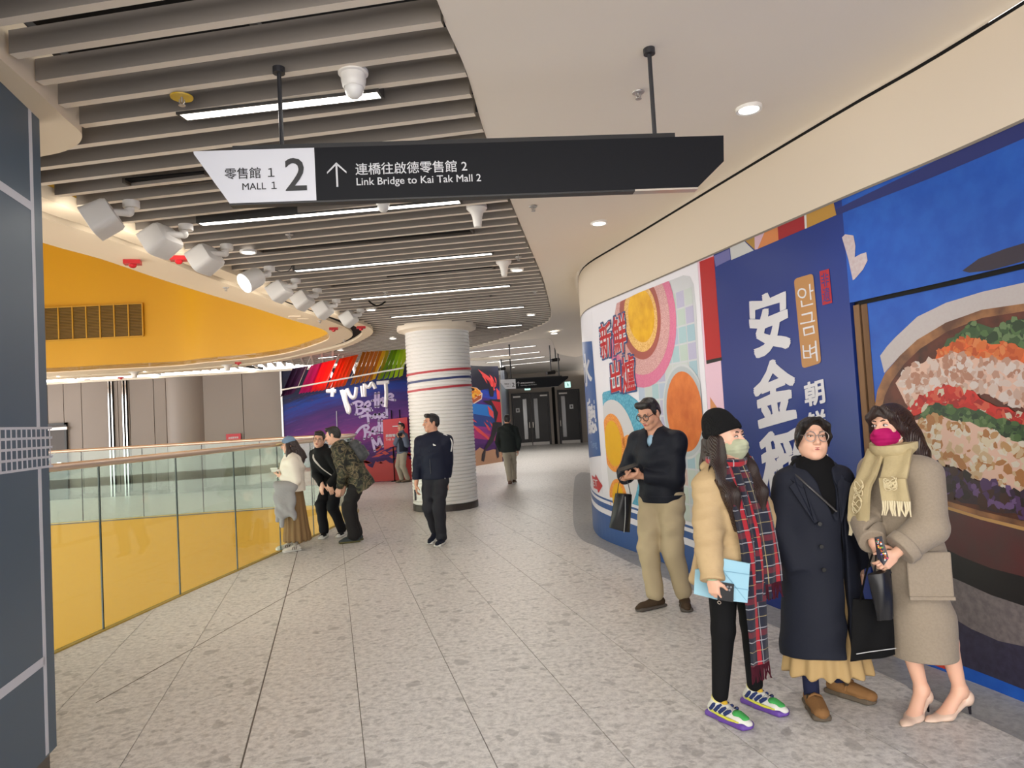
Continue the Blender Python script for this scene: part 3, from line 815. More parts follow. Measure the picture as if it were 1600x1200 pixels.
food('printed_crab', [(1399, 600), (1412, 585), (1425, 573), (1452, 562), (1490, 550), (1515, 560), (1545, 556), (1570, 562), (1600, 568), (1700, 590), (1700, 660), (1600, 640), (1560, 625), (1520, 612), (1480, 612), (1440, 622), (1420, 640), (1408, 618)], [(222, 188, 172), (236, 212, 202), (208, 160, 138), (196, 140, 116), (240, 224, 218)], 330, 0.032, 6, 5, (214, 176, 158))
food('printed_peppers', [(1414, 648), (1422, 628), (1452, 614), (1480, 603), (1520, 612), (1545, 630), (1600, 648), (1700, 672), (1700, 700), (1600, 668), (1550, 655), (1500, 640), (1450, 640), (1432, 652)], [(206, 34, 26), (222, 52, 34), (176, 24, 22), (232, 96, 70), (228, 214, 190)], 150, 0.03, 7, 6, (196, 36, 28))
food('printed_herbs', [(1433, 652), (1452, 632), (1480, 634), (1520, 640), (1560, 652), (1600, 662), (1700, 690), (1700, 730), (1600, 694), (1540, 672), (1480, 660)], [(56, 86, 46), (80, 112, 58), (38, 62, 36), (104, 132, 80)], 190, 0.026, 8, 7, (50, 74, 42))
food('printed_crab', [(1398, 655), (1430, 655), (1470, 652), (1530, 665), (1580, 690), (1600, 694), (1700, 725), (1700, 800), (1600, 772), (1560, 762), (1500, 735), (1470, 722), (1440, 705), (1405, 690)], [(222, 190, 150), (238, 220, 190), (208, 160, 106), (190, 128, 74), (242, 230, 212)], 330, 0.032, 9, 8, (210, 168, 126))
food('printed_cabbage', [(1420, 730), (1465, 726), (1500, 737), (1530, 750), (1600, 776), (1700, 805), (1700, 826), (1600, 808), (1530, 792), (1475, 775), (1440, 755)], [(86, 52, 104), (58, 32, 66), (118, 84, 140), (70, 36, 30), (44, 26, 28)], 120, 0.04, 10, 9, (52, 30, 40))
decal('printed_bowl_rim', [(1382, 722), (1420, 762), (1475, 790), (1530, 807), (1600, 824), (1700, 842), (1790, 850), (1790, 856), (1700, 848), (1600, 830), (1530, 812), (1475, 795), (1420, 768)], pr('rim_gold', (188, 144, 88)), 4, low=True)
decal('printed_bowl_side', [(1382, 728), (1420, 768), (1475, 795), (1530, 812), (1600, 830), (1700, 848), (1790, 856), (1790, 940), (1700, 922), (1600, 902), (1546, 888), (1500, 870), (1460, 850), (1420, 815)], pr('bowl_side', (66, 56, 54), var=(2, 0.8, (84, 30, 34))), 3, low=True)
decal('printed_table', [(1364, 650), (1366, 680), (1382, 728), (1420, 815), (1460, 850), (1500, 870), (1546, 888), (1600, 902), (1700, 922), (1790, 940), (1790, 1080), (1700, 1050), (1600, 1011), (1558, 1002), (1515, 983), (1475, 959), (1440, 930), (1400, 880)], pr('table_grey', (104, 96, 98), var=(30, 0.5, (126, 116, 116))), 1, low=True)
decal('printed_table_shade', [(1400, 800), (1460, 850), (1546, 888), (1600, 902), (1790, 940), (1790, 985), (1600, 948), (1546, 930), (1480, 900), (1430, 870)], pr('table_dark', (30, 26, 28)), 2, low=True)
decal('printed_cloth', [(1400, 880), (1440, 930), (1475, 959), (1515, 983), (1558, 1002), (1600, 1011), (1700, 1050), (1790, 1080), (1830, 1178), (1600, 1079), (1500, 1040), (1430, 1010)], pr('cloth_dark', (46, 42, 62), var=(25, 0.5, (58, 54, 76))), 1, low=True)
decal('printed_red_corner', [(1441, 1022), (1475, 1036), (1475, 1046), (1441, 1034)], pr('corner_red', (206, 60, 44)), 2, low=True)

# ---- tart print
s_l = HO.hit(934, 640)[0]
PINK1 = pr('plate_pink', (222, 112, 156), var=(60, 0.6, (206, 130, 150))); PINK2 = pr('plate_rose', (186, 120, 124), var=(140, 0.9, (222, 184, 180)))
frame = [(964, 474), (1000, 457), (1040, 441), (1068, 430), (1078, 432), (1084, 444), (1088, 480), (1092, 560), (1098, 640), (1104, 720), (1109, 800), (1112, 850), (1040, 850), (1000, 835), (957, 812), (950, 740), (944, 660), (941, 610)]
def clipf(pts):
    """keep an outline inside the rounded frame of the print"""
    out = []
    c = (1030, 640)
    for p in densify(pts, 4):
        if inpoly(p, frame): out.append(p)
        else:
            lo, hi = 0.0, 1.0
            for _ in range(18):
                m = (lo + hi) / 2
                if inpoly((c[0] + (p[0] - c[0]) * m, c[1] + (p[1] - c[1]) * m), frame): lo = m
                else: hi = m
            out.append((c[0] + (p[0] - c[0]) * lo, c[1] + (p[1] - c[1]) * lo))
    res = [out[0]]
    for p in out[1:]:
        if math.hypot(p[0] - res[-1][0], p[1] - res[-1][1]) > 0.7: res.append(p)
    return res
GROUT = pr('grout_white', (214, 216, 222))
decal('printed_tiles', [(1010, 453), (1040, 441), (1068, 430), (1078, 432), (1084, 444), (1088, 480), (1092, 560), (1098, 640), (1104, 720), (1109, 800), (1113, 868), (1060, 852), (1010, 700), (1000, 560)], GROUT, 1)
# pastel tiles behind the plates
TL = [(186, 200, 222), (176, 206, 214), (192, 188, 216), (196, 212, 204), (206, 214, 212), (170, 200, 214)]
rng = random.Random(5)
ta_, tb_ = HO.hit(1050, 500), HO.hit(1090, 480)
dsz = 0.26
for i in range(14):
    for j in range(14):
        sx = HO.hit(1088, 520)[0] + 0.02 + i * 0.165; zt = 2.78 - j * 0.175
        q = [(sx, zt), (sx + 0.148, zt), (sx + 0.148, zt - 0.158), (sx, zt - 0.158)]
        cpx = None
        # project the centre back to test against the frame
        P = HO.pt(sx + 0.07, zt - 0.08); d = Vector(P) - Vector((0, 0, CAMZ)); w = d.dot(_F); u = 800 + FPX * d.dot(_cx) / w; v = 600 - FPX * d.dot(_cy) / w
        if not inpoly((u, v), [(1006, 460), (1068, 432), (1082, 440), (1088, 500), (1109, 850), (1055, 850), (1000, 640)]): continue
        c = TL[rng.randrange(len(TL))] if zt > 1.2 else rng.choice([(214, 190, 184), (200, 212, 206), (206, 206, 212), (196, 208, 214)])
        decal('printed_tile', q, pr('tile_%d_%d_%d' % c, c), 2, px=False, step=0.2, grid=None)
decal('printed_plate', clipf(ell(999, 496, 58, 110, -4)), PINK1, 3)
decal('printed_plate', clipf(ell(1000, 496, 47, 90, -4)), PINK2, 4)
decal('printed_plate', clipf(ell(1001, 494, 32, 68, -4)), pr('plate_red', (176, 92, 84)), 5)
decal('printed_tart', clipf(ell(1002, 495, 26, 55, -4)), pr('crust', (222, 158, 66), var=(70, 0.8, (240, 206, 140))), 6)
decal('printed_custard', clipf(ell(1003, 493, 20.5, 42, -4)), pr('custard', (232, 168, 18), 0.2, var=(6, 0.6, (238, 190, 40))), 7)
TEAL = pr('plate_teal', (62, 152, 186), var=(40, 0.6, (120, 190, 212)))
decal('printed_plate', clipf(ell(968, 715, 66, 106, -8)), TEAL, 3)
decal('printed_plate', clipf(ell(964, 712, 34, 88, -6)), pr('plate_white', (220, 218, 222)), 4)
decal('printed_tart', clipf(ell(959, 692, 18, 46, -6)), pr('crust2', (228, 124, 40), var=(70, 0.8, (238, 170, 90))), 5)
decal('printed_custard', clipf(ell(959, 693, 13, 36, -6)), pr('custard2', (240, 182, 20), 0.2), 6)
decal('printed_tart', clipf(ell(985, 715, 14, 36, -6)), pr('crust2', (228, 124, 40)), 5)
decal('printed_tart', clipf(ell(967, 782, 14, 34, -6)), pr('crust2', (228, 124, 40)), 5)
decal('printed_custard', clipf(ell(967, 780, 9, 26, -6)), pr('custard2', (240, 182, 20), 0.2), 6)
decal('printed_cup', clipf(ell(1071, 643, 34, 75, -5)), pr('cup_white', (212, 216, 220)), 5)
decal('printed_cup', clipf(ell(1071, 643, 32, 71, -5)), pr('cup_shade', (190, 198, 204)), 6)
decal('printed_tea', clipf(ell(1071, 643, 28, 63, -5)), pr('tea', (206, 102, 42), 0.2, var=(5, 0.7, (218, 126, 62))), 7)
# red lettering with a white and a blue edge
for ch, q in (('新', [(937, 508), (955, 499), (958, 556), (941, 563)]), ('鮮', [(957, 497), (978, 487), (981, 549), (961, 556)]), ('出', [(953, 566), (970, 559), (973, 612), (957, 617)]), ('爐', [(971, 559), (992, 551), (995, 610), (975, 615)])):
    wletter(ch, [(q[0][0] - 1.5, q[0][1] - 3), (q[1][0] + 1.5, q[1][1] - 3), (q[2][0] + 1.5, q[2][1] + 3), (q[3][0] - 1.5, q[3][1] + 3)], pr('edge_blue', (52, 84, 140)), 8, bold=0.085)
    wletter(ch, q, IW, 9, bold=0.058)
    wletter(ch, q, pr('letter_red', (196, 30, 40)), 10, bold=0.016)
# blue name strip on the turn of the hoarding
BL = pr('strip_blue', (56, 96, 160))
decal('printed_strip', [(908.5, 541), (925, 533), (939, 712), (921, 716)], BL, 2, step=0.05, grid=0.08)
for ch, q in (('冰', [(911, 556), (921, 550), (927, 602), (914, 606)]), ('廳', [(917, 624), (929, 620), (934, 676), (920, 680)])):
    wletter(ch, q, IW, 3, bold=0.02)
wletter('Teng', [(923, 690), (932, 688), (934, 702), (925, 704)], pr('strip_pale', (150, 176, 214)), 3)
decal('printed_arrow', [(925, 742), (930, 746), (931, 741), (942, 759), (935, 772), (934, 765), (928, 762)], pr('arrow_red', (206, 52, 56)), 3)
wletter('ET', [(926.5, 748), (934, 750), (934.5, 760), (928, 759)], IW, 4, bold=0.02)
# blue foot of the white board
s_a = HO.hit(1094, 800)[0]; s_b = HO.hit(928, 800)[0]
def footz(s): return 0.27 + 0.10 * (s - s_a) / max(s_b - s_a, 0.1)
ss_ = list(np.linspace(s_tart + 0.01, s_b + 0.8, 40))
decal('printed_foot', [(s, 0.005) for s in ss_] + [(s, footz(s)) for s in reversed(ss_)], BL, 6, px=False, step=0.3)
decal('printed_line', [(s, footz(s) + 0.07) for s in ss_] + [(s, footz(s) + 0.14) for s in reversed(ss_)], BL, 6, px=False, step=0.3)
decal('printed_line', [(s, footz(s) + 0.18) for s in ss_] + [(s, footz(s) + 0.205) for s in reversed(ss_)], BL, 6, px=False, step=0.3)
decal('printed_white_foot', [(s, footz(s)) for s in ss_] + [(s, footz(s) + 0.24) for s in reversed(ss_)], MPBACK, 5, px=False, step=0.3)
# ------------------------------------------------------------------ round column with ribbed cladding
cb = atz(692, 800, 0); CR = 0.60
cc = (cb[0], cb[1] + CR)
col = thing('column', 'round white column clad in close horizontal ribs, with red and navy bands', 'column', (cc[0], cc[1], 0))
mb = MB(); prof = [(CR - 0.03, 0.0), (CR - 0.03, 0.10)]
z = 0.12; pitch = 0.0655
while z < 3.30:
    prof += [(CR - 0.012, z), (CR + 0.004, z + 0.008), (CR + 0.006, z + pitch * 0.45), (CR + 0.002, z + pitch - 0.012), (CR - 0.012, z + pitch - 0.006)]
    z += pitch
prof += [(CR - 0.02, CZ)]
mb.lathe(prof, n=72); mb.obj('ribbed_cladding', M('column_white', (222, 219, 214), 0.38), col, smooth=True)
mb = MB(); mb.lathe([(CR - 0.02, 0.0), (CR + 0.012, 0.0), (CR + 0.012, 0.115), (CR - 0.02, 0.115)], n=64); mb.obj('base_skirting', M('skirting_dark', (64, 58, 54), 0.35, 0.3), col)
mb = MB(); mb.lathe([(CR, CZ - 0.12), (CR + 0.02, CZ - 0.10), (CR + 0.14, CZ - 0.075), (CR + 0.15, CZ - 0.05), (CR + 0.15, CZ + 0.02), (CR, CZ + 0.02)], n=64); mb.obj('collar', M('collar_cream', (226, 212, 192), 0.5), col, smooth=True)
for z, c, nm in ((2.55, (176, 48, 54), 'red'), (2.40, (44, 56, 104), 'navy'), (2.24, (176, 48, 54), 'red')):
    mb = MB(); vs = []; n = 64
    for k in range(n):
        a = 2 * math.pi * k / n
        zz_ = z + 0.035 * math.cos(a - 0.2)
        for r, dz in ((CR + 0.002, -0.02), (CR + 0.014, -0.02), (CR + 0.014, 0.02), (CR + 0.002, 0.02)): vs.append((r * math.cos(a), r * math.sin(a), zz_ + dz))
    fs = []
    for k in range(n):
        k2 = (k + 1) % n
        for j in range(4): fs.append((k * 4 + j, k2 * 4 + j, k2 * 4 + (j + 1) % 4, k * 4 + (j + 1) % 4))
    mb.add(vs, fs); mb.obj('painted_band', M('band_' + nm, c, 0.4), col, smooth=True)['label'] = nm + ' band around the column'

# ------------------------------------------------------------------ clad pillar at the left edge
pc = aty(95, 1159, 3.70)
A0 = Vector((atz(95, 1159, 0.10)[0], atz(95, 1159, 0.10)[1], 0)); B0 = Vector((atz(57, 1200, 0.10)[0], atz(57, 1200, 0.10)[1], 0))
dirn = (B0 - A0).normalized(); nrm = Vector((-dirn.y, dirn.x, 0))
if nrm.x < 0: nrm = -nrm
PT = CZ - 0.02
pil = thing('clad_pillar', 'slate blue pillar with pale line pattern at the left edge', 'pillar', (A0.x, A0.y, 0))
def pl(t, z, o=0.0):      # along the face from its far corner, height, proud
    p = dirn * t + nrm * o; return (p.x, p.y, z)
PW = 2.4; MSLATE = M('slate_blue', (72, 90, 106), 0.4); MLINE = M('pale_line', (206, 206, 212), 0.45)
mb = MB()
outl = [dirn * 0.05, dirn * PW, dirn * PW - nrm * 1.2, -nrm * 1.2 + dirn * 0.02, -nrm * 0.05, dirn * 0.015 - nrm * 0.015]
mb.prism([(p.x, p.y) for p in outl], 0.10, PT); mb.obj('cladding', MSLATE, pil)
mb = MB(); outl = [dirn * 0.06 - nrm * 0.03, dirn * PW - nrm * 0.03, dirn * PW - nrm * 1.15, -nrm * 1.15 + dirn * 0.05]
mb.prism([(p.x, p.y) for p in outl], 0.0, 0.10); mb.obj('skirting', M('bronze', (96, 84, 74), 0.35, 0.6), pil)
PF = Curve([tuple(A0[:2]), tuple((A0 + dirn * PW)[:2])])
def pt_(px, py):          # a picked point on the pillar face -> (t, z)
    d = ray(px, py); det = nrm.x * d[0] + nrm.y * d[1]; t = (nrm.x * A0.x + nrm.y * A0.y) / det
    p = Vector((d[0] * t, d[1] * t, 0)) - A0; return (p.dot(dirn), CAMZ + d[2] * t)
def pline(q):
    mb = MB(); mb.slab3([pl(t, z, 0.0005) for t, z in q], nrm * 0.0015); mb.obj('line', MLINE, pil)
tl = pt_(66, 900)[0]
g0 = pt_(60, 669)[1]; g1 = pt_(60, 731)[1]
pline([(tl + 0.018, 0.11), (tl - 0.018, 0.11), (tl - 0.018, g1), (tl + 0.018, g1)]); pline([(tl + 0.018, g0), (tl - 0.018, g0), (tl - 0.018, PT), (tl + 0.018, PT)])
za = pt_(78, 1026)[1]; zb = pt_(0, 1084)[1]; zc_ = (za + zb) / 2
pline([(tl, zc_ - 0.022), (PW, zc_ - 0.022), (PW, zc_ + 0.022), (tl, zc_ + 0.022)])
zc_ = (pt_(46, 321)[1] + pt_(0, 289)[1]) / 2
pline([(tl, zc_ - 0.022), (PW, zc_ - 0.022), (PW, zc_ + 0.022), (tl, zc_ + 0.022)])
for k in range(5):
    z = g0 + (g1 - g0) * k / 4
    pline([(0.004, z - 0.006), (PW, z - 0.006), (PW, z + 0.006), (0.004, z + 0.006)])
k = 0
for i in range(40):
    t = 0.035 + i * 0.0535
    if t < PW: pline([(t - 0.0055, g1), (t + 0.0055, g1), (t + 0.0055, g0), (t - 0.0055, g0)])

# ------------------------------------------------------------------ glass balustrade around the void
mg = bpy.data.materials.new('balustrade_glass'); mg.use_nodes = True; nt = mg.node_tree
for n in list(nt.nodes):
    if n.type != 'OUTPUT_MATERIAL': nt.nodes.remove(n)
out = [n for n in nt.nodes if n.type == 'OUTPUT_MATERIAL'][0]
tr = nt.nodes.new('ShaderNodeBsdfTransparent'); tr.inputs[0].default_value = (0.86, 0.92, 0.88, 1)
gl = nt.nodes.new('ShaderNodeBsdfGlossy'); gl.inputs['Roughness'].default_value = 0.02; gl.inputs[0].default_value = (1, 1, 1, 1)
ge = nt.nodes.new('ShaderNodeNewGeometry')
def mth(op, *v):
    n = nt.nodes.new('ShaderNodeMath'); n.operation = op
    for i, x in enumerate(v):
        if isinstance(x, (int, float)): n.inputs[i].default_value = x
        else: nt.links.new(x, n.inputs[i])
    return n.outputs[0]
dt = nt.nodes.new('ShaderNodeVectorMath'); dt.operation = 'DOT_PRODUCT'; nt.links.new(ge.outputs['Normal'], dt.inputs[0]); nt.links.new(ge.outputs['Incoming'], dt.inputs[1])
fr_out = mth('ADD', 0.04, mth('MULTIPLY', 0.9, mth('POWER', mth('SUBTRACT', 1.0, mth('ABSOLUTE', dt.outputs['Value'])), 5.0)))
mx = nt.nodes.new('ShaderNodeMixShader'); nt.links.new(fr_out, mx.inputs[0]); nt.links.new(tr.outputs[0], mx.inputs[1]); nt.links.new(gl.outputs[0], mx.inputs[2]); nt.links.new(mx.outputs[0], out.inputs['Surface'])
RAILZ = 1.45
vl = [(p.x, p.y) for p in catmull([(p[0] , p[1], 0) for p in VOID[1:]], 8)]
BC = Curve(vl)
sj = min(np.linspace(0, BC.S[-1], 4000), key=lambda s: math.hypot(BC.at(s)[0] - atz(166, 985, 0)[0], BC.at(s)[1] - atz(166, 985, 0)[1]))
bal = thing('glass_balustrade', 'tall frameless glass balustrade with steel handrail around the oval void', 'balustrade', (BC.at(sj)[0], BC.at(sj)[1], 0))
bo_ = Vector(bal.location)
marks = [sj + 1.17 * k for k in range(-3, 40) if 0.3 < sj + 1.17 * k < BC.S[-1] - 0.2]
MEDGE = M('glass_edge', (40, 52, 46), 0.2)
for a, b in zip(marks, marks[1:]):
    ns = max(2, int(8 * (1 if abs(BC.tan(a)[0] * BC.tan(b)[1] - BC.tan(a)[1] * BC.tan(b)[0]) > 0.02 else 0.25)))
    ss = np.linspace(a + 0.005, b - 0.005, ns); k = ns
    vs = []
    for o, z in ((0.006, 0.0), (0.006, RAILZ - 0.03), (-0.006, 0.0), (-0.006, RAILZ - 0.03)):
        vs += [tuple(Vector(BC.pt(s, z, o + 0.03)) - bo_) for s in ss]
    f = []
    for i in range(k - 1): f += [(i, i + 1, k + i + 1, k + i), (2 * k + i, 3 * k + i, 3 * k + i + 1, 2 * k + i + 1)]
    mb = MB(); mb.add(vs, f); gp = mb.obj('glass_panel', mg, bal)
    for s in (a + 0.005, b - 0.005):
        p, q = Vector(BC.pt(s, 0.0, 0.03)) - bo_, Vector(BC.pt(s, RAILZ - 0.03, 0.03)) - bo_
        MB().bar(p, q, 0.004, 0.012, up=(BC.nor(s)[0], BC.nor(s)[1], 0)).obj('panel_edge', MEDGE, gp)
mb = MB(); mb.tube([Vector(BC.pt(s, RAILZ, 0.03)) - bo_ for s in np.linspace(marks[0], marks[-1], 160)], 0.032, 12); mb.obj('handrail', M('handrail_bronze', (214, 190, 170), 0.3, 0.6), bal, smooth=True)
mb = MB(); sg = np.linspace(marks[0], marks[-1], 120)
k = len(sg); vs = []
for o, z in ((0.0, 0.0), (0.0, 0.012), (0.05, 0.012), (0.05, 0.0)): vs += [tuple(Vector(BC.pt(s, z, o)) - bo_) for s in sg]
mb.add(vs, [(j * k + i, j * k + i + 1, ((j + 1) % 4) * k + i + 1, ((j + 1) % 4) * k + i) for j in range(4) for i in range(k - 1)]); mb.obj('base_channel', M('channel_yellowish', (176, 150, 60), 0.4, 0.3), bal)

# ------------------------------------------------------------------ hanging direction signs
def text_on(body, o, ux, uz, size, mat, parent, bold=0.0, off=0.0, name='lettering', align='LEFT', width=None):
    vs, fs = text_mesh(body, size, bold, align)
    if width:
        x0 = min(v[0] for v in vs); x1 = max(v[0] for v in vs); k = width / (x1 - x0); vs = [((x - x0) * k, y * k, q) for x, y, q in vs]
    ux, uz = Vector(ux), Vector(uz); n = ux.cross(uz)
    mb = MB(); mb.add([Vector(o) + ux * x + uz * y + n * (off + 0.00008 * q) for x, y, q in vs], fs)
    return mb.obj(name, mat, parent)
MSIGN = M('sign_black', (24, 25, 29), 0.45, spec=0.12); MSIGNW = M('sign_white', (206, 207, 214), 0.35); MLETW = M('letter_white', (196, 197, 200), 0.5); MLETB = M('letter_black', (30, 30, 34), 0.5)
SGY = 3.05
def sign(name, label, P, depth, ceilz, lines, far=False):
    """P: outline corner points (world) tl,tr,r,br,bl,l"""
    tl, tr_, r, br, bl, l = [Vector(p) for p in P]
    ux = (tr_ - tl); W_ = ux.length; ux.z = 0; ux.normalize(); uz = Vector((0, 0, 1)); n = ux.cross(uz)   # n points to the viewer
    o = (tl + tr_ + br + bl) / 4
    t = thing(name, label, 'sign', tuple(o))
    th = -n * depth
    cut = tl + (tr_ - tl) * 0.219; cutb = bl + (br - bl) * ((cut - bl).dot(ux) / (br - bl).dot(ux))
    mb = MB(); mb.slab3([p - o for p in (cut, tr_, r, br, cutb)], th); mb.obj('panel', MSIGN, t)
    mb = MB(); mb.slab3([p - o for p in (tl, cut, cutb, bl, l)], th); mb.obj('end_panel', MSIGNW, t)
    hgt = (tl - bl).dot(uz)
    mb = MB(); a = tl + (tr_ - tl) * 0.07 + th * 0.5 - o; b = tl + (tr_ - tl) * 0.905 + th * 0.5 - o; k_ = hgt * 0.035
    mb.bar(a + uz * k_, b + uz * k_, depth * 0.8, hgt * 0.11); mb.obj('top_rail', M('sign_rail', (24, 24, 27), 0.4), t)
    mb = MB(); a = bl + th * 0.5 - o; b = bl + (br - bl) * 0.86 + th * 0.5 - o
    mb.bar(a, b, depth * 0.9, hgt * 0.07); mb.obj('bottom_rail', M('sign_rail', (24, 24, 27), 0.4), t)
    mb = MB(); a = bl + (br - bl) * 0.86 + th * 0.5 - o
    mb.bar(a, br + th * 0.5 - o, depth * 0.9, hgt * 0.07); mb.obj('rail_end', MSTEEL, t)
    for f in (0.158, 0.868):
        p = tl + (tr_ - tl) * f + th * 0.5
        mb = MB(); mb.tube([p - o + uz * 0.02, Vector((p.x, p.y, ceilz(p))) - o], 0.011 if not far else 0.02, 8); rd = mb.obj('hanging_rod', MDARK, t)
        mb = MB(); q = Vector((p.x, p.y, ceilz(p))) - o; mb.tube([q - uz * 0.03, q], 0.03, 12); mb.obj('rod_rose', MDARK, rd)
    L = W_
    def at(fx, fz): return tl + (tr_ - tl) * fx - uz * (hgt * fz) - o
    text_on('零售館 １', at(0.055, 0.53), ux, uz, 1, MLETB, t, 0.008, 0.002, width=0.090 * L)
    text_on('MALL １', at(0.086, 0.76), ux, uz, 1, MLETB, t, 0.006, 0.002, width=0.062 * L)
    text_on('2', at(0.164, 0.80), ux, uz, 1, MLETB, t, 0.008, 0.002, width=0.039 * L)
    mb = MB(); ax = at(0.2585, 0.76); up = uz * (hgt * 0.44)
    w = hgt * 0.034
    mb.slab3([ax - ux * w / 2 + n * .001, ax + ux * w / 2 + n * .001, ax + ux * w / 2 + up + n * .001, ax - ux * w / 2 + up + n * .001], n * 0.0015)
    for sg_ in (-1, 1):
        p = ax + up; q = p + ux * (sg_ * hgt * 0.18) - uz * (hgt * 0.17); m_ = Vector((0, 0, w * 0.72)) ; 
        mb.slab3([p + m_ + n * .001, q + m_ * 0.6 + n * .001, q - m_ * 0.8 + n * .001, p - m_ * 0.8 + n * .001], n * 0.0015)
    mb.obj('arrow', MLETW, t)
    text_on('連橋往啟德零售館 2', at(0.293, 0.53), ux, uz, 1, MLETW, t, 0.006, 0.002, width=0.208 * L)
    text_on('Link Bridge to Kai Tak Mall 2', at(0.294, 0.745), ux, uz, 1, MLETW, t, 0.006, 0.002, width=0.232 * L)
    return t
def onplane(px, py, o, n):
    d = Vector(ray(px, py)); c = Vector((0, 0, CAMZ)); t = (Vector(o) - c).dot(n) / d.dot(n); return c + d * t
def slope_z(p):
    return CZ if p[0] < np.interp(p[1], [q[1] for q in REs[:40]], [q[0] for q in REs[:40]]) else ceil_z((p[0], p[1]))
rodp = atz(1010, 64, 3.50)                                          # where the right rod meets the plaster
yaw = math.radians(4)
ns_ = Vector((math.sin(yaw), -math.cos(yaw), 0))
S1 = [onplane(x, y, rodp, ns_) for x, y in ((301, 216), (1112, 231), (1132, 231), (1092, 306), (358, 303), (303, 241))]
z_t = max(S1[0].z, S1[1].z)
S1[2] = S1[1] + (S1[2] - S1[1]) * 1.0
P1 = [S1[0], S1[2], onplane(1131, 252, rodp, ns_), S1[3], S1[4], S1[5]]
zt = (P1[0].z + P1[1].z) / 2; zb_ = (P1[3].z + P1[4].z) / 2
P1[0].z = P1[1].z = zt; P1[3].z = P1[4].z = zb_
sign('direction_sign', 'long black and white sign to the link bridge hanging in front', P1, 0.06, slope_z, None)
fo = aty(845, 600, 22.0); nf = Vector((0.05, -1, 0)).normalized()
P2 = [onplane(x, y, fo, nf) for x, y in ((782, 594), (888, 589), (888, 593), (872, 600), (790, 605), (782, 597))]
zt = (P2[0].z + P2[1].z) / 2 + 0.02; zb_ = zt - 0.30
P2[0].z = P2[1].z = zt; P2[3].z = P2[4].z = zb_; P2[2].z = zt - 0.06; P2[5].z = zt - 0.08
sign('direction_sign', 'small far black and white sign hanging before the black doors', P2, 0.08, lambda p: FZ, None, far=True)

# ------------------------------------------------------------------ linear lights among the slats
def lin_light(p0, p1, z, label, power, w=0.075, slit=0.10):
    a, b = Vector(atz(*p0, z)), Vector(atz(*p1, z)); c = (a + b) / 2; L = (b - a).length; d = (b - a).normalized(); rz = math.atan2(d.y, d.x)
    t = thing('linear_light', label, 'light', tuple(c), rz, 'linear ceiling lights')
    mb = MB(); mb.box((0, w / 2 + 0.006, 0.04), (L + 0.03, 0.012, 0.08)); mb.box((0, -w / 2 - 0.006, 0.04), (L + 0.03, 0.012, 0.08)); mb.box((0, 0, 0.075), (L, w, 0.01))
    for s in (-1, 1): mb.box((s * (L / 2 + 0.008), 0, 0.04), (0.014, w, 0.08))
    mb.obj('housing', M('light_housing', (60, 58, 56), 0.5), t)
    mb = MB(); mb.box((0, 0, 0.014), (L, w, 0.024)); mb.obj('diffuser', MLAMP, t)
    area('linear_lamp', (c.x, c.y, z - 0.03), (L, w), power, rotz=rz)
    return t
LL = [((287, 184), (592, 149), CZ, 'nearest linear ceiling light, above the front sign', 15), ((314, 351), (718, 316), CZ, 'long linear ceiling light just under the front sign', 26),
      ((462, 424), (768, 397), CZ, 'third linear ceiling light counted away from the front sign', 26), ((550, 468), (796, 447), CZ, 'fourth linear ceiling light, above the ribbed column', 24),
      ((612, 496), (818, 480), CZ, 'fifth linear ceiling light, just before the ribbed column', 24), ((762, 512), (815, 508), CZ, 'short linear ceiling light right of the column top', 8),
      ((728, 551), (837, 540.5), FZ, 'nearest linear light on the grey ceiling of the link', 210), ((744.5, 560), (843, 550), FZ, 'second linear light on the grey ceiling of the link', 210),
      ((760, 567), (851, 557.5), FZ, 'third linear light on the grey ceiling of the link', 210), ((782, 572), (866, 564), FZ, 'farthest linear light on the grey ceiling of the link', 210),
      ((84, 586.5), (117, 593), CZ, 'left linear light above the grey panel wall', 7), ((224, 580), (249, 587), CZ, 'middle linear light above the grey panel wall', 7), ((361, 572), (409, 578), CZ, 'right linear light above the grey panel wall', 7),
      ((497, 560), (526, 557), CZ, 'short linear light over the magenta and red banners', 90)]
for p0, p1, z, lb, pw in LL: lin_light(p0, p1, z - 0.014, lb, pw)

# ---- dark air slots
for p0, p1, lb in (((203, 291), (330, 279), 'brown open air slot between slats behind the front sign'), ((405, 393), (738, 363), 'dark air slot between slats beyond the second light'), ((516, 447), (772, 421), 'dark air slot between slats beyond the third light'), ((590, 482), (768, 465), 'dark air slot between slats before the fifth light'), ((730, 526), (782, 521), 'short dark air slot right of the ribbed column')):
    a, b = Vector(atz(*p0, CZ)), Vector(atz(*p1, CZ)); c = (a + b) / 2; d = (b - a); L = d.length; rz = math.atan2(d.y, d.x)
    t = thing('air_slot', lb, 'air vent', tuple(c), rz, 'air slots in the slat ceiling')
    mb = MB(); mb.box((0, 0, 0.03), (L, 0.13, 0.012)); mb.obj('throat', MBLACK, t)
    mb = MB()
    for s in (-1, 1): mb.box((s * L / 2, 0, 0.02), (0.02, 0.14, 0.035))
    mb.box((0, 0.068, 0.02), (L, 0.008, 0.035)); mb.obj('slot_frame', M('slot_frame_brown', (70, 62, 54), 0.5), t)

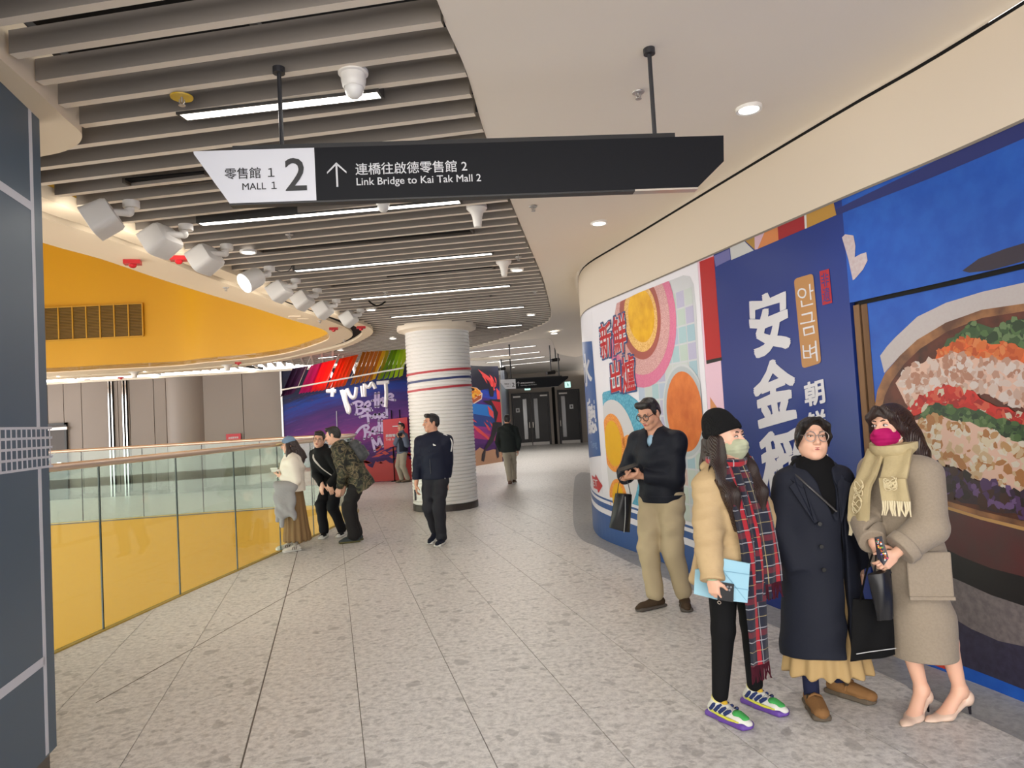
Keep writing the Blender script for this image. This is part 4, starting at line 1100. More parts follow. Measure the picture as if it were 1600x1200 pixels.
# ------------------------------------------------------------------ round down lights, sprinklers, access points
def downlight(px, py, z, r, label, power, group, tgt=None):
    z -= 0.014; p = atz(px, py, z)
    t = thing('downlight', label, 'light', p, 0, group)
    mb = MB(); mb.lathe([(r, -0.004), (r + 0.016, -0.010), (r + 0.02, -0.004), (r + 0.02, 0.016), (r, 0.016)], n=28); mb.obj('trim_ring', MWPLAST, t, smooth=True)
    mb = MB(); mb.lathe([(0.002, -0.006), (r, -0.006), (r, 0.02), (0.002, 0.02)], n=24); mb.obj('lens', MLAMP, t)
    if power: spot('downlight_lamp', (p[0], p[1], p[2] - 0.03), power, 110, 0.8, rad=r)
zr = ceil_z(atz(1170, 171, 3.5)[:2]); downlight(1170, 171, zr, 0.062, 'near round downlight in the smooth ceiling above the three women', 130, 'round downlights')
zr = ceil_z(atz(936, 349, 3.48)[:2]); downlight(936, 349, zr, 0.062, 'round downlight in the smooth ceiling above the curving tart print', 110, 'round downlights')
for px, py, lb in ((388, 394, 'round downlight in the slats above the white floodlights'), (580, 484, 'round downlight in the slats left of the ribbed column top'), (808, 422, 'round downlight in the slats beside the second smoke dome'), (830, 492, 'round downlight in the slats right of the column'), (532, 547, 'round downlight over the orange banners'), (429, 566, 'round downlight over the purple banners'), (614, 529, 'round downlight left of the column collar')):
    downlight(px, py, CZ - 0.004, 0.06, lb, 80 if 'banners' in lb or 'collar' in lb else 22, 'round downlights')
for px, py, lb in ((746, 573, 'round downlight above the sprinter print'), (802, 574, 'round downlight left of the far sign'), (866, 521, 'small round downlight in the smooth ceiling near the link')):
    downlight(px, py, FZ if py > 530 else ceil_z(atz(px, py, 3.5)[:2]), 0.07, lb, 30, 'round downlights')
def sprinkler(px, py, z, label, plate=None):
    p = atz(px, py, z); t = thing('sprinkler', label, 'sprinkler', p, 0, 'ceiling sprinklers')
    mb = MB()
    if plate: mb.lathe([(0.008, 0.0), (0.055, -0.004), (0.057, 0.003), (0.008, 0.006)], n=24); mb.obj('guard_plate', M('guard_yellow', (204, 168, 50), 0.4), t, smooth=True)
    else: mb.lathe([(0.008, 0.004), (0.036, -0.004), (0.034, -0.009), (0.01, -0.01)], n=20); mb.obj('rose', M('closer_grey', (176, 172, 168), 0.35, 0.6), t, smooth=True)
    mb = MB(); mb.tube([(0, 0, 0.03), (0, 0, -0.03)], 0.007, 8)
    mb.tube([(-0.012, 0, -0.012), (-0.014, 0, -0.028), (0, 0, -0.042)], 0.003, 6); mb.tube([(0.012, 0, -0.012), (0.014, 0, -0.028), (0, 0, -0.042)], 0.003, 6)
    mb.lathe([(0.003, -0.046), (0.018, -0.045), (0.018, -0.042), (0.003, -0.042)], n=12); mb.obj('head', M('closer_grey', (176, 172, 168), 0.35, 0.6), t)
sprinkler(284, 152, CZ - 0.01, 'sprinkler with a yellow guard plate between the near slats', True)
sprinkler(997, 143, ceil_z(atz(997, 143, 3.48)[:2]), 'near sprinkler in the smooth ceiling beside the right sign rod')
sprinkler(833, 322, ceil_z(atz(833, 322, 3.45)[:2]), 'sprinkler in the smooth ceiling below the front sign')
for px, py, lb in ((452, 366, 'sprinkler among slats between the second and third lights'), (602, 456, 'sprinkler among slats beside the fourth light'), (810, 401, 'sprinkler among slats right of the third light'), (836, 455, 'sprinkler among slats near the right edge')):
    sprinkler(px, py, CZ, lb)
for px, py, lb in ((353, 449, 'sprinkler on the plaster ring above the yellow wall'), (500, 501, 'sprinkler on the plaster ring near its tip'), (538, 531, 'sprinkler on the plaster ring behind its tip')):
    sprinkler(px, py, RZ, lb)
def dome(px, py, z, r, label, trumpet):
    p = atz(px, py, z); t = thing('smoke_dome', label, 'detector', p, 0, 'white ceiling domes')
    if trumpet: prof = [(r, 0.03), (r, 0.004), (r * 0.9, -0.006), (r * 0.62, -0.03), (r * 0.48, -0.07), (r * 0.42, -0.12), (r * 0.36, -0.15), (r * 0.2, -0.158), (0.002, -0.16)]
    else: prof = [(r, 0.02), (r, 0.004), (r * 0.72, -0.004)]
    mb = MB(); mb.lathe(prof, n=32); mb.obj('mounting_plate', MWPLAST, t, smooth=True)
    if not trumpet:
        mb = MB(); mb.lathe([(r * 0.84, 0.0), (r * 0.82, -0.035), (r * 0.74, -0.06), (r * 0.68, -0.066)], n=32); mb.obj('body', MWPLAST, t, smooth=True)
        mb = MB(); mb.lathe([(r * 0.64, -0.06), (r * 0.63, -0.08), (r * 0.52, -0.102), (r * 0.28, -0.118), (0.002, -0.122)], n=32); mb.obj('dome_cover', M('dome_glossy', (226, 224, 220), 0.15), t, smooth=True)
dome(552, 117, CZ - 0.01, 0.075, 'large white camera dome above the front sign', False)
dome(598, 308, CZ - 0.01, 0.07, 'white camera dome half hidden under the front sign', False)
dome(745, 327, CZ - 0.005, 0.088, 'white trumpet shaped dome below the front sign', True)
dome(787, 411, CZ - 0.005, 0.09, 'smaller white trumpet shaped dome right of the third light', True)
dome(210, 581, CZ - 0.04, 0.16, 'white trumpet shaped dome above the grey wall, left one', True)
dome(355, 570, CZ - 0.04, 0.16, 'white trumpet shaped dome above the grey wall, right one', True)

# ---- floodlights at the ring
tgt_f = Vector((-9, 12.5, 5.0))
fl_pts = [(160, 342, 0.15, 0), (252, 376, 0.15, 0), (321, 405, 0.15, 0), (393, 437, 0.15, 1), (437, 455, 0.14, 0), (473, 469, 0.14, 0), (505, 484, 0.14, 0), (545, 498, 0.14, 0)]
ords = ['first', 'second', 'third', 'fourth', 'fifth', 'sixth', 'seventh', 'eighth']
for i, (px, py, r, rnd) in enumerate(fl_pts):
    p = Vector(atz(px, py, CZ - 0.17))
    extra = ', tilted down and lit' if rnd else ''
    t = thing('floodlight', ords[i] + ' white floodlight from the left along the ring' + extra, 'floodlight', tuple(p), 0, 'white floodlights along the ring')
    d = Vector((-0.55, -0.45, -0.42)).normalized() if rnd else Vector((-0.86, 0.12, -0.52)).normalized()
    if i == 0: d = Vector((-0.85, -0.25, -0.5)).normalized()
    q = d.to_track_quat('Z', 'Y').to_matrix()
    def loc(x, y, z): return q @ Vector((x, y, z))
    mb = MB(); n = 28
    def sec(w, h, z, pw=4.0):
        out = []
        for k in range(n):
            a = 2 * math.pi * k / n; c, s = math.cos(a), math.sin(a)
            e = 2.0 / pw
            out.append(loc(w * math.copysign(abs(c) ** e, c), h * math.copysign(abs(s) ** e, s), z))
        return out
    pw = 2.0 if rnd else 5.0
    rings = [sec(r * 0.5, r * 0.35, -0.10, pw), sec(r * 0.88, r * 0.6, -0.095, pw), sec(r * 0.95, r * 0.68, -0.07, pw), sec(r, r * 0.74, 0.09, pw), sec(r * 0.94, r * 0.68, 0.092, pw), sec(r * 0.92, r * 0.66, 0.07, pw)]
    vs = [v for rg in rings for v in rg]
    mb.add(vs, [(a * n + k, a * n + (k + 1) % n, (a + 1) * n + (k + 1) % n, (a + 1) * n + k) for a in range(len(rings) - 1) for k in range(n)] + [tuple(range(n - 1, -1, -1))])
    mb.obj('lamp_body', MWPLAST, t, smooth=True)
    mb = MB(); mb.add(sec(r * 0.91, r * 0.65, 0.075, pw), [tuple(range(n))]); mb.obj('lens', MLAMP, t)
    mb = MB(); top = Vector((0.16, 0.10, 0.17))
    mb.lathe([(0.055, -0.05), (0.058, -0.045), (0.058, 0.0), (0.05, 0.002)], c=tuple(top - Vector((0, 0, 0.02))), n=20); mb.obj('ceiling_base', MWPLAST, t, smooth=True)
    mb = MB(); mb.tube([top - Vector((0, 0, 0.05)), top - Vector((0.02, 0.01, 0.11)), loc(r * 0.3, 0, -0.08)], [0.026, 0.03, 0.024], 12); mb.ball(tuple(top - Vector((0.015, 0.01, 0.10))), 0.038); mb.obj('knuckle', MWPLAST, t, smooth=True)
    if i in (3, 8):
        mb = MB(); mb.tube(catmull([top + Vector((0.02, 0.03, -0.04)), top + Vector((0.1, 0.05, -0.07)), top + Vector((0.18, 0.1, -0.05)), top + Vector((0.21, 0.14, 0.03))], 5), 0.004, 6); mb.obj('cable', MBLACK, t)
    if rnd: spot('floodlight_lamp', tuple(p + d * 0.13), 160, 70, 0.8, target=(-3.1, 7.2, 0), color=(1, 0.9, 0.7))
    else: spot('floodlight_lamp', tuple(p + d * 0.13), 22, 100, 0.7, target=tuple(tgt_f + Vector((0, (i - 4) * 0.7, 0))))
mb = MB(); c0 = Vector(atz(576, 470, CZ)); c1 = Vector(atz(602, 471, CZ))
mb.tube(catmull([c0, (c0 * 0.75 + c1 * 0.25) - Vector((0, 0, 0.05)), (c0 + c1) / 2 - Vector((0, 0, 0.065)), (c0 * 0.2 + c1 * 0.8) - Vector((0, 0, 0.04)), c1], 4), 0.012, 6)
tag(mb.obj('loose_cable', MBLACK), 'loose black cable sagging from the slats near the fourth light', 'cable')

# ---- red fire beacons under the ring
MRED = M('beacon_red', (178, 26, 34), 0.35)
for px, py, lb in ((207, 407, 'large red fire beacon on the ring above the yellow wall'), (279, 401, 'red fire beacon beside the second floodlight'), (521, 512, 'red fire beacon inside the tip of the ring'), (564, 510, 'red fire beacon outside the tip of the ring'), (372, 566, 'small red fire beacon on the far side of the ring'), (189, 589, 'red fire beacon above the chrome strips'), (137, 593, 'red fire beacon above the left grey panels')):
    p = atz(px, py, RZ); t = thing('fire_beacon', lb, 'beacon', p, 0.3, 'red fire beacons on the ring')
    mb = MB(); mb.box((0, 0, -0.02), (0.15, 0.10, 0.04), 0, 1.0); mb.box((0, 0, -0.005), (0.12, 0.08, 0.012)); mb.obj('base', MRED, t)
    mb = MB(); mb.lathe([(0.001, -0.075), (0.02, -0.072), (0.034, -0.06), (0.036, -0.04), (0.036, -0.03)], n=16); mb.obj('lens', M('beacon_lens', (190, 30, 40), 0.12), t, smooth=True)
for px, py in ((460, 494), (473, 498)):
    p = atz(px, py, RZ); t = tag(MB().box((p[0], p[1], p[2] - 0.008), (0.17, 0.1, 0.016), 0.4).obj('access_hatch', M('hatch_cream', (222, 204, 178), 0.5)), 'small cream hatch on the plaster ring, ' + ('left' if px < 465 else 'right') + ' of two', 'hatch')

# ---- grille in the yellow upstand
def uhit(px, py): return atline(px, py, [p for p in UP.P if p[1] > 13.5])
UC = Curve([p for p in UP.P if p[1] > 13.5])
g = [uhit(*p) for p in ((58, 481), (221.5, 475.5), (224.5, 526), (60, 533))]
gs0 = min(g[1][0], g[2][0]); gs1 = g[0][0] + 1.2; gz1 = (g[0][1] + g[1][1]) / 2; gz0 = (g[2][1] + g[3][1]) / 2
gsa, gsb = min(gs0, gs1), max(gs0, gs1)
gc = UC.pt((gsa + gsb) / 2, (gz0 + gz1) / 2, 0.0); gcv = Vector(gc)
sgn = -1 if (Vector(UC.pt(gsa, 0, 0.1)) - Vector((0, 0, 0))).length > Vector(UC.pt(gsa, 0, 0)).length else 1
grl = thing('air_grille', 'wide ochre louvred air grille set in the yellow upstand', 'grille', tuple(gcv))
MGR = M('grille_ochre', (120, 92, 24), 0.5)
npan = 11
for i in range(npan):
    a = gsa + (gsb - gsa) * i / npan; b = gsa + (gsb - gsa) * (i + 1) / npan - 0.02
    mb = MB(); k = 22
    for j in range(k):
        z = gz0 + (gz1 - gz0) * (j + 0.5) / k
        p, q = Vector(UC.pt(a, z, sgn * 0.03)) - gcv, Vector(UC.pt(b, z, sgn * 0.03)) - gcv
        mb.bar(p, q, 0.03, (gz1 - gz0) / k * 0.55)
    lp = mb.obj('louvre_panel', MGR, grl)
    mb = MB(); p, q = Vector(UC.pt(a, (gz0 + gz1) / 2, sgn * 0.008)) - gcv, Vector(UC.pt(b, (gz0 + gz1) / 2, sgn * 0.008)) - gcv
    mb.bar(p, q, 0.01, gz1 - gz0); mb.obj('backing', M('grille_dark', (60, 46, 12), 0.7), lp)
mb = MB()
for i in range(npan + 1):
    s = gsa + (gsb - gsa) * i / npan - 0.01
    mb.bar(Vector(UC.pt(s, gz0, sgn * 0.045)) - gcv, Vector(UC.pt(s, gz1, sgn * 0.045)) - gcv, 0.03, 0.03, up=(1, 0, 0))
for z in (gz0, gz1): mb.bar(Vector(UC.pt(gsa, z, sgn * 0.045)) - gcv, Vector(UC.pt(gsb, z, sgn * 0.045)) - gcv, 0.03, 0.03)
mb.obj('grille_frame', M('grille_rib', (184, 138, 20), 0.5), grl)

# ---- illuminated exit signs, cameras
MEXIT = M('exit_lit', (190, 232, 222), 0.4, emit=((190, 232, 222), 1.2))
for px, py, lb in ((824, 605, 'lit exit sign above the black double door'), (887, 601, 'lit exit sign above the single black door')):
    p = aty(px, py, DY - 0.075); t = thing('exit_sign', lb, 'sign', p, 0, 'lit exit signs')
    mb = MB(); mb.box((0, 0.05, 0), (0.34, 0.05, 0.34)); mb.obj('housing', MDARK, t)
    mb = MB(); mb.box((0, 0.02, 0), (0.31, 0.02, 0.31)); mb.obj('lit_face', MEXIT, t)
    mb = MB()      # running figure
    for a, b, w in (((-.02, 0, .06), (.02, 0, -.02), .035), ((.02, 0, -.02), (.06, 0, -.09), .025), ((.02, 0, -.02), (-.05, 0, -.09), .025), ((-.02, 0, .05), (.06, 0, .02), .02)): mb.bar((a[0], 0.008, a[2]), (b[0], 0.008, b[2]), 0.004, w, up=(0.3, 0, 1))
    mb.box((-0.03, 0.008, 0.095), (0.035, 0.004, 0.035)); mb.obj('running_figure', M('exit_green', (52, 140, 110), 0.5), t)
p = aty(868, 562, 24.0)
for px, py, Y, lb in ((868, 563, 24, 'black ceiling camera above the far sign'), (784, 577, 27, 'black ceiling camera beside the sprinter print'), (861, 583, 23, 'black ceiling camera at the right end of the far sign')):
    p = aty(px, py, Y); t = thing('ceiling_camera', lb, 'camera', p, 0.6, 'black ceiling cameras')
    mb = MB(); mb.tube([(0, 0, FZ - p[2]), (0, 0, 0.05)], 0.02, 8); mb.obj('stem', MDARK, t)
    mb = MB(); mb.tube([(-0.16, 0, 0.0), (0.14, 0, 0.03)], [0.05, 0.065], 12); mb.obj('camera_body', MBLACK, t, smooth=True)
    mb = MB(); mb.tube([(-0.18, 0, -0.002), (-0.16, 0, 0)], 0.045, 12); mb.obj('lens', MDARK, t)
# ------------------------------------------------------------------ purple mural behind the column
MURY = WY - 0.16
MU = Curve([(wx(443, 640) + 0.02, MURY), (-2.35, MURY)])
mA = atz(738, 729, 0); mB = atz(787, 721, 0)
md = Vector((mB[0] - mA[0], mB[1] - mA[1], 0)).normalized()
m0 = Vector(mA) - md * 1.6
MR = Curve([(m0.x, m0.y), (mB[0], mB[1])])
def mural_mat(name, dirx):
    """printed night-light streaks on a dark purple board"""
    m, nt, b = nodes_of(name); N = nt.nodes.new; Lk = nt.links.new
    g = N('ShaderNodeNewGeometry'); s = N('ShaderNodeSeparateXYZ'); Lk(g.outputs['Position'], s.inputs[0])
    # streaks sweep in flat arcs
    q = N('ShaderNodeMath'); q.operation = 'ADD'; q.inputs[1].default_value = 3.0; Lk(s.outputs[0], q.inputs[0])
    q2 = N('ShaderNodeMath'); q2.operation = 'MULTIPLY'; Lk(q.outputs[0], q2.inputs[0]); Lk(q.outputs[0], q2.inputs[1])
    q3 = N('ShaderNodeMath'); q3.operation = 'MULTIPLY_ADD'; q3.inputs[1].default_value = 0.045; Lk(q2.outputs[0], q3.inputs[0]); Lk(s.outputs[2], q3.inputs[2])
    cv = N('ShaderNodeCombineXYZ'); xs = N('ShaderNodeMath'); xs.operation = 'MULTIPLY'; xs.inputs[1].default_value = 0.12; Lk(s.outputs[0], xs.inputs[0]); Lk(xs.outputs[0], cv.inputs[0]); Lk(q3.outputs[0], cv.inputs[2])
    n = N('ShaderNodeTexNoise'); n.inputs['Scale'].default_value = 5.0; n.inputs['Detail'].default_value = 7; n.inputs['Roughness'].default_value = 0.75; Lk(cv.outputs[0], n.inputs['Vector'])
    z = N('ShaderNodeMapRange'); z.inputs['From Min'].default_value = 0.4; z.inputs['From Max'].default_value = 3.3; Lk(q3.outputs[0], z.inputs['Value'])
    r = N('ShaderNodeValToRGB'); e = r.color_ramp.elements
    for p_, c in ((0.0, (40, 18, 66)), (0.2, (74, 30, 98)), (0.38, (128, 44, 120)), (0.5, (92, 40, 116)), (0.66, (60, 34, 104)), (0.8, (30, 60, 150)), (0.9, (24, 28, 66)), (1.0, (22, 24, 50))):
        if p_ in (0.0, 1.0): el = e[0] if p_ == 0 else e[-1]
        else: el = e.new(p_)
        el.color = (*lin(c), 1); el.position = p_
    ad = N('ShaderNodeMath'); ad.operation = 'MULTIPLY_ADD'; ad.inputs[1].default_value = 0.5; Lk(n.outputs['Fac'], ad.inputs[0])
    sb = N('ShaderNodeMath'); sb.operation = 'SUBTRACT'; sb.inputs[1].default_value = 0.25; Lk(z.outputs[0], sb.inputs[0]); Lk(sb.outputs[0], ad.inputs[2]); Lk(ad.outputs[0], r.inputs[0])
    r2 = N('ShaderNodeMapRange'); r2.inputs['From Min'].default_value = 0.58; r2.inputs['From Max'].default_value = 0.75; Lk(n.outputs['Fac'], r2.inputs['Value'])
    mx = N('ShaderNodeMix'); mx.data_type = 'RGBA'; Lk(r2.outputs[0], mx.inputs['Factor']); Lk(r.outputs[0], mx.inputs['A']); mx.inputs['B'].default_value = (*lin((190, 90, 170)), 1)
    f = N('ShaderNodeMath'); f.operation = 'MULTIPLY'; f.inputs[1].default_value = 0.55; Lk(r2.outputs[0], f.inputs[0]); Lk(f.outputs[0], mx.inputs['Factor'])
    Lk(mx.outputs['Result'], b.inputs['Base Color']); b.inputs['Roughness'].default_value = 0.45; b.inputs['Specular IOR Level'].default_value = 0.2
    return m
MMUR = mural_mat('mural_print', 1)
def sheet(name, cv, z0, z1, mat, th=0.05, kind=True):
    mb = MB(); a, b = cv.P[0], cv.P[-1]; n = cv.nor(0.1)
    k = 1
    mb.slab3([(a[0], a[1], z0), (b[0], b[1], z0), (b[0], b[1], z1), (a[0], a[1], z1)], (n[0] * th, n[1] * th, 0))
    return mb.obj(name, mat)
# the faces look towards the viewer: travel left to right puts the viewer on the right
mural = struct(sheet('wall_mural', MU, 0, WTOP, MMUR)); mural2 = struct(sheet('wall_mural_right', MR, 0, 3.46, MMUR))
class Face:                                     # a printed face whose viewer side is to the right of travel
    def __init__(s, c): s.c = c
    def hit(s, px, py): return s.c.hit(px, py)
    def pt(s, q, z, off=0.0): return s.c.pt(q, z, -off)
FMU, FMR = Face(MU), Face(MR)
def mdecal(name, pts, mat, layer, wall=FMU, parent=None, px=True, step=0.3):
    return decal(name, pts, mat, layer * 2.0, wall=wall, parent=parent or mural, px=px, step=step, grid=None)
RB = pr('mural_red', (190, 62, 62))
rng = random.Random(11)
x0_, x1_ = 0.0, MU.S[-1]
top = [(x0_ + (x1_ - x0_) * i / 44, 0.50 + 0.10 * rng.uniform(-1, 1) + (0.1 if i % 3 == 0 else 0)) for i in range(45)]
mdecal('printed_red_base', [(x0_, 0.01), (x1_, 0.01)] + list(reversed(top)), RB, 1, px=False)
for k in range(46):
    x = rng.uniform(x0_ + 1.5, x1_ - 0.1); z = rng.uniform(0.5, 0.95); L = rng.uniform(0.12, 0.4); h = rng.uniform(0.02, 0.06); a = rng.uniform(-0.3, 0.6)
    mdecal('printed_splash', [(x, z), (x + L * 0.5, z + h + L * a * 0.5), (x + L, z + L * a), (x + L * 0.5, z - h + L * a * 0.5)], RB, 1.5, px=False)
# handwritten lettering, drawn as strokes: (word, picked strokes)
MLAV = pr('lavender', (206, 186, 232))
def stroke(pts, w, mat, layer, wall, parent, name='lettering'):
    q = [whit(wall, p) for p in pts]
    q3 = [(p.x, p.y) for p in catmull([(a, b, 0) for a, b in q], 5)] if len(q) > 2 else densify(q, 0.05, False)
    L = []; R = []
    for i, p in enumerate(q3):
        a, b = q3[max(i - 1, 0)], q3[min(i + 1, len(q3) - 1)]; d = math.hypot(b[0] - a[0], b[1] - a[1]) or 1; nx, ny = -(b[1] - a[1]) / d, (b[0] - a[0]) / d
        L.append((p[0] + nx * w, p[1] + ny * w)); R.append((p[0] - nx * w, p[1] - ny * w))
    k = len(q3); mb = MB()
    mb.add([wall.pt(s, z, 0.0024 * layer) for s, z in L + R], [(i, i + 1, k + i + 1, k + i) for i in range(k - 1)])
    for e in (q3[0], q3[-1]):
        mb.add([wall.pt(e[0] + w * math.cos(a * math.pi / 5), e[1] + w * math.sin(a * math.pi / 5), 0.0024 * layer) for a in range(10)], [tuple(range(10))])
    return mb
def P5(l): return [(440 + x * 0.2125, 520 + y * 0.2125) for x, y in l]      # picks from the enlarged view
words = {
 'Better': [[(545, 510), (555, 560), (550, 600)], [(515, 525), (560, 505), (595, 515), (580, 540), (555, 550), (600, 560), (590, 590), (545, 600)], [(615, 545), (650, 530), (640, 505), (615, 525), (620, 560), (655, 555)], [(665, 500), (725, 488)], [(690, 445), (690, 545)], [(715, 440), (712, 545)], [(735, 515), (760, 495), (745, 480), (732, 505), (745, 535), (765, 530)], [(775, 520), (775, 470), (800, 450), (820, 465), (790, 485), (835, 495)]],
 'Food': [[(600, 575), (665, 570)], [(630, 575), (640, 665)], [(575, 620), (640, 605), (665, 625)], [(690, 600), (675, 612), (690, 625), (700, 608), (688, 598)], [(720, 598), (706, 610), (722, 625), (732, 606), (718, 596)], [(755, 590), (742, 605), (752, 622), (772, 610)], [(772, 550), (775, 620)]],
 'Bett': [[(605, 690), (615, 740), (608, 780)], [(545, 745), (580, 700), (620, 680), (640, 695), (620, 725), (655, 735), (640, 765)], [(670, 725), (695, 715), (688, 695), (668, 712), (675, 740), (700, 740)], [(705, 690), (745, 680)], [(715, 645), (718, 735)], [(738, 645), (740, 735)]],
 'M': [[(665, 775), (685, 868)], [(665, 775), (705, 825), (715, 765)], [(715, 765), (745, 835)]],
 }
for wd, sts in words.items():
    for st in sts: stroke(P5(st), 0.034, MLAV, 3 + 0.3 * sts.index(st), FMU, mural).obj('brush_lettering', MLAV, mural)
mb = MB(); mb.bar(FMU.pt(*FMU.hit(526, 642), 0.02), FMU.pt(*FMU.hit(527, 676), 0.02), 0.02, 0.02, up=(1, 0, 0)); mb.obj('board_joint', M('joint_pale', (180, 176, 190), 0.5), mural)
mb = MB(); mb.box((MU.P[0][0], MURY - 0.01, WTOP / 2), (0.05, 0.06, WTOP)); mb.obj('edge_trim', M('edge_alu', (190, 190, 192), 0.3, 0.7), mural)
# right mural: splash, burger, running athlete (all one flat print)
def P6(l): return [(700 + x * 0.15, 540 + y * 0.15) for x, y in l]
SPL = pr('splash_red', (226, 70, 76))
def rd(name, pts, c, layer): return mdecal(name, P6(pts), pr(name + '_%d_%d_%d' % c, c), layer, wall=FMR, parent=mural2)
rd('printed_sky', [(178, 215), (530, 215), (535, 420), (195, 500)], (26, 26, 44), 1)
rd('printed_glow', [(200, 590), (330, 610), (440, 620), (560, 700), (560, 800), (440, 790), (210, 760)], (30, 110, 190), 1)
rd('printed_glow', [(205, 700), (560, 760), (560, 860), (215, 830)], (30, 60, 130), 1.3)
rd('printed_magenta', [(218, 860), (420, 920), (560, 960), (560, 1000), (228, 960)], (170, 40, 110), 1.5)
rd('printed_sand', [(232, 1085), (290, 1095), (330, 1060), (400, 1100), (470, 1080), (560, 1090), (580, 1400), (240, 1420)], (186, 140, 108), 2)
for a in ([(310, 245), (350, 300), (480, 430), (500, 400), (420, 320)], [(350, 310), (380, 320), (410, 400)], [(430, 300), (460, 330), (500, 420), (480, 440)], [(480, 320), (500, 350), (505, 410)], [(400, 320), (440, 370), (490, 460), (470, 470)],
          [(500, 440), (540, 480), (555, 700), (520, 640)], [(410, 625), (470, 690), (475, 760), (430, 720)], [(215, 795), (330, 870), (450, 980), (430, 990), (300, 890)], [(245, 755), (290, 790), (300, 805), (262, 785)], [(370, 790), (420, 840), (445, 890), (420, 880)], [(430, 790), (465, 825), (462, 860)], [(400, 770), (420, 800), (400, 790)]):
    rd('printed_splash', a, (224, 72, 72), 3)
rd('printed_crate', [(195, 490), (265, 610), (350, 560), (358, 500), (300, 440), (230, 430)], (216, 190, 176), 3)
rd('printed_crate', [(200, 500), (262, 600), (345, 548), (345, 510), (270, 560)], (160, 74, 40), 3.5)
rd('printed_topping', [(198, 480), (240, 432), (295, 445), (345, 495), (265, 560)], (216, 132, 40), 4)
for k in range(16):
    x, y = rng.uniform(215, 320), rng.uniform(460, 530)
    rd('printed_topping_dot', [(x, y), (x + 18, y - 8), (x + 26, y + 6), (x + 8, y + 12)], rng.choice([(236, 176, 60), (190, 84, 26), (244, 200, 90)]), 4.5)
rd('printed_olive', [(232, 455), (245, 440), (270, 445), (275, 462), (250, 472)], (36, 26, 22), 5)
BODY = (34, 26, 34)
rd('printed_athlete_head', [(425, 440), (440, 425), (468, 430), (475, 480), (470, 530), (440, 530), (425, 490)], BODY, 5)
rd('printed_athlete_arm', [(360, 575), (440, 570), (500, 600), (480, 640), (400, 600)], BODY, 5)
rd('printed_athlete_body', [(430, 560), (540, 560), (560, 640), (560, 800), (490, 800), (470, 680)], BODY, 4.5)
rd('printed_shirt', [(450, 575), (545, 590), (560, 800), (500, 795), (520, 700)], (176, 30, 44), 5.5)
rd('printed_athlete_thigh', [(465, 800), (560, 800), (560, 860), (500, 900), (470, 1000), (440, 960)], (24, 20, 26), 5)
rd('printed_athlete_shin', [(440, 940), (480, 960), (460, 1010), (390, 1090), (385, 1150), (372, 1210), (345, 1200), (350, 1130), (385, 1060)], (40, 30, 36), 6)
rd('printed_athlete_foot', [(500, 1050), (525, 1060), (528, 1160), (512, 1175), (495, 1120)], (40, 34, 44), 6)
# ---- white tube letters hanging before the mural
LY = 18.6
hs = thing('hanging_letters', 'large white tube letters hanging behind the banners before the purple mural', 'letters', aty(560, 615, LY))
ho_ = Vector(hs.location)
def LP(l): return [Vector(aty(*p, LY)) - ho_ for p in P5(l)]
MTUBE = M('tube_white', (224, 222, 226), 0.35)
for st in ([(365, 370), (375, 420), (372, 470)], [(330, 430), (400, 430)], [(440, 420), (460, 490), (490, 585), (500, 560), (475, 500), (470, 420)], [(480, 410), (510, 470), (540, 470), (550, 400)], [(545, 300), (530, 250), (545, 230)], [(590, 390), (600, 470)], [(610, 375), (612, 470)],
           [(605, 380), (640, 400), (665, 370), (690, 410)], [(700, 370), (790, 362)], [(765, 370), (770, 440), (766, 545)], [(745, 200), (765, 160), (735, 240)], [(360, 290), (375, 330)]):
    mb = MB(); mb.tube(catmull(LP(st), 4) if len(st) > 2 else LP(st), 0.05, 8); mb.obj('tube_letter', MTUBE, hs, smooth=True)
# ---- rainbow banners
BY = 17.3
bn = thing('banner_canopy', 'row of slanted rainbow banners, purple to lime, hanging on a white rail', 'banner', aty(540, 590, BY))
bo2 = Vector(bn.location)
fins = []
def fam(n, xt0, yt0, xt1, yt1, xb0, yb0, xb1, yb1, cols):
    for i in range(n):
        t = i / max(n - 1, 1)
        c = cols[min(int(t * len(cols)), len(cols) - 1)]
        fins.append(((xt0 + (xt1 - xt0) * t, yt0 + (yt1 - yt0) * t), (xb0 + (xb1 - xb0) * t, yb0 + (yb1 - yb0) * t), c))
fam(5, 80, 262, 170, 248, -8, 470, 62, 455, [(58, 20, 62), (72, 24, 70)])
fam(4, 215, 240, 285, 222, 125, 450, 190, 440, [(186, 24, 112), (196, 26, 122)])
fam(4, 300, 218, 372, 202, 212, 438, 292, 428, [(226, 44, 60), (240, 62, 46)])
fam(5, 425, 190, 535, 165, 330, 415, 440, 398, [(226, 74, 20), (240, 92, 24)])
fam(5, 595, 140, 722, 118, 505, 385, 640, 358, [(190, 130, 40), (206, 142, 58)])
fam(2, 750, 112, 775, 108, 660, 350, 700, 345, [(226, 190, 50)])
fam(5, 820, 95, 905, 85, 712, 348, 860, 328, [(140, 170, 16), (164, 196, 20), (190, 214, 10)])
for k, (a, b, c) in enumerate(fins):
    w = 27
    q = []
    for (x, y), dd in ((a, 0), ((a[0] + w, a[1] - 5), 0.22), ((b[0] + w, b[1] - 5 - 8), 0.22), (b, 0)):
        q.append(Vector(aty(*P5([(x, y)])[0], BY + dd + 0.02 * (k % 2))) - bo2)
    mb = MB(); mb.slab3(q, (0.006, 0.012, 0)); o = mb.obj('banner', M('felt_%d_%d_%d' % c, tuple(min(255, q * 1.12) for q in c), 0.7), bn)
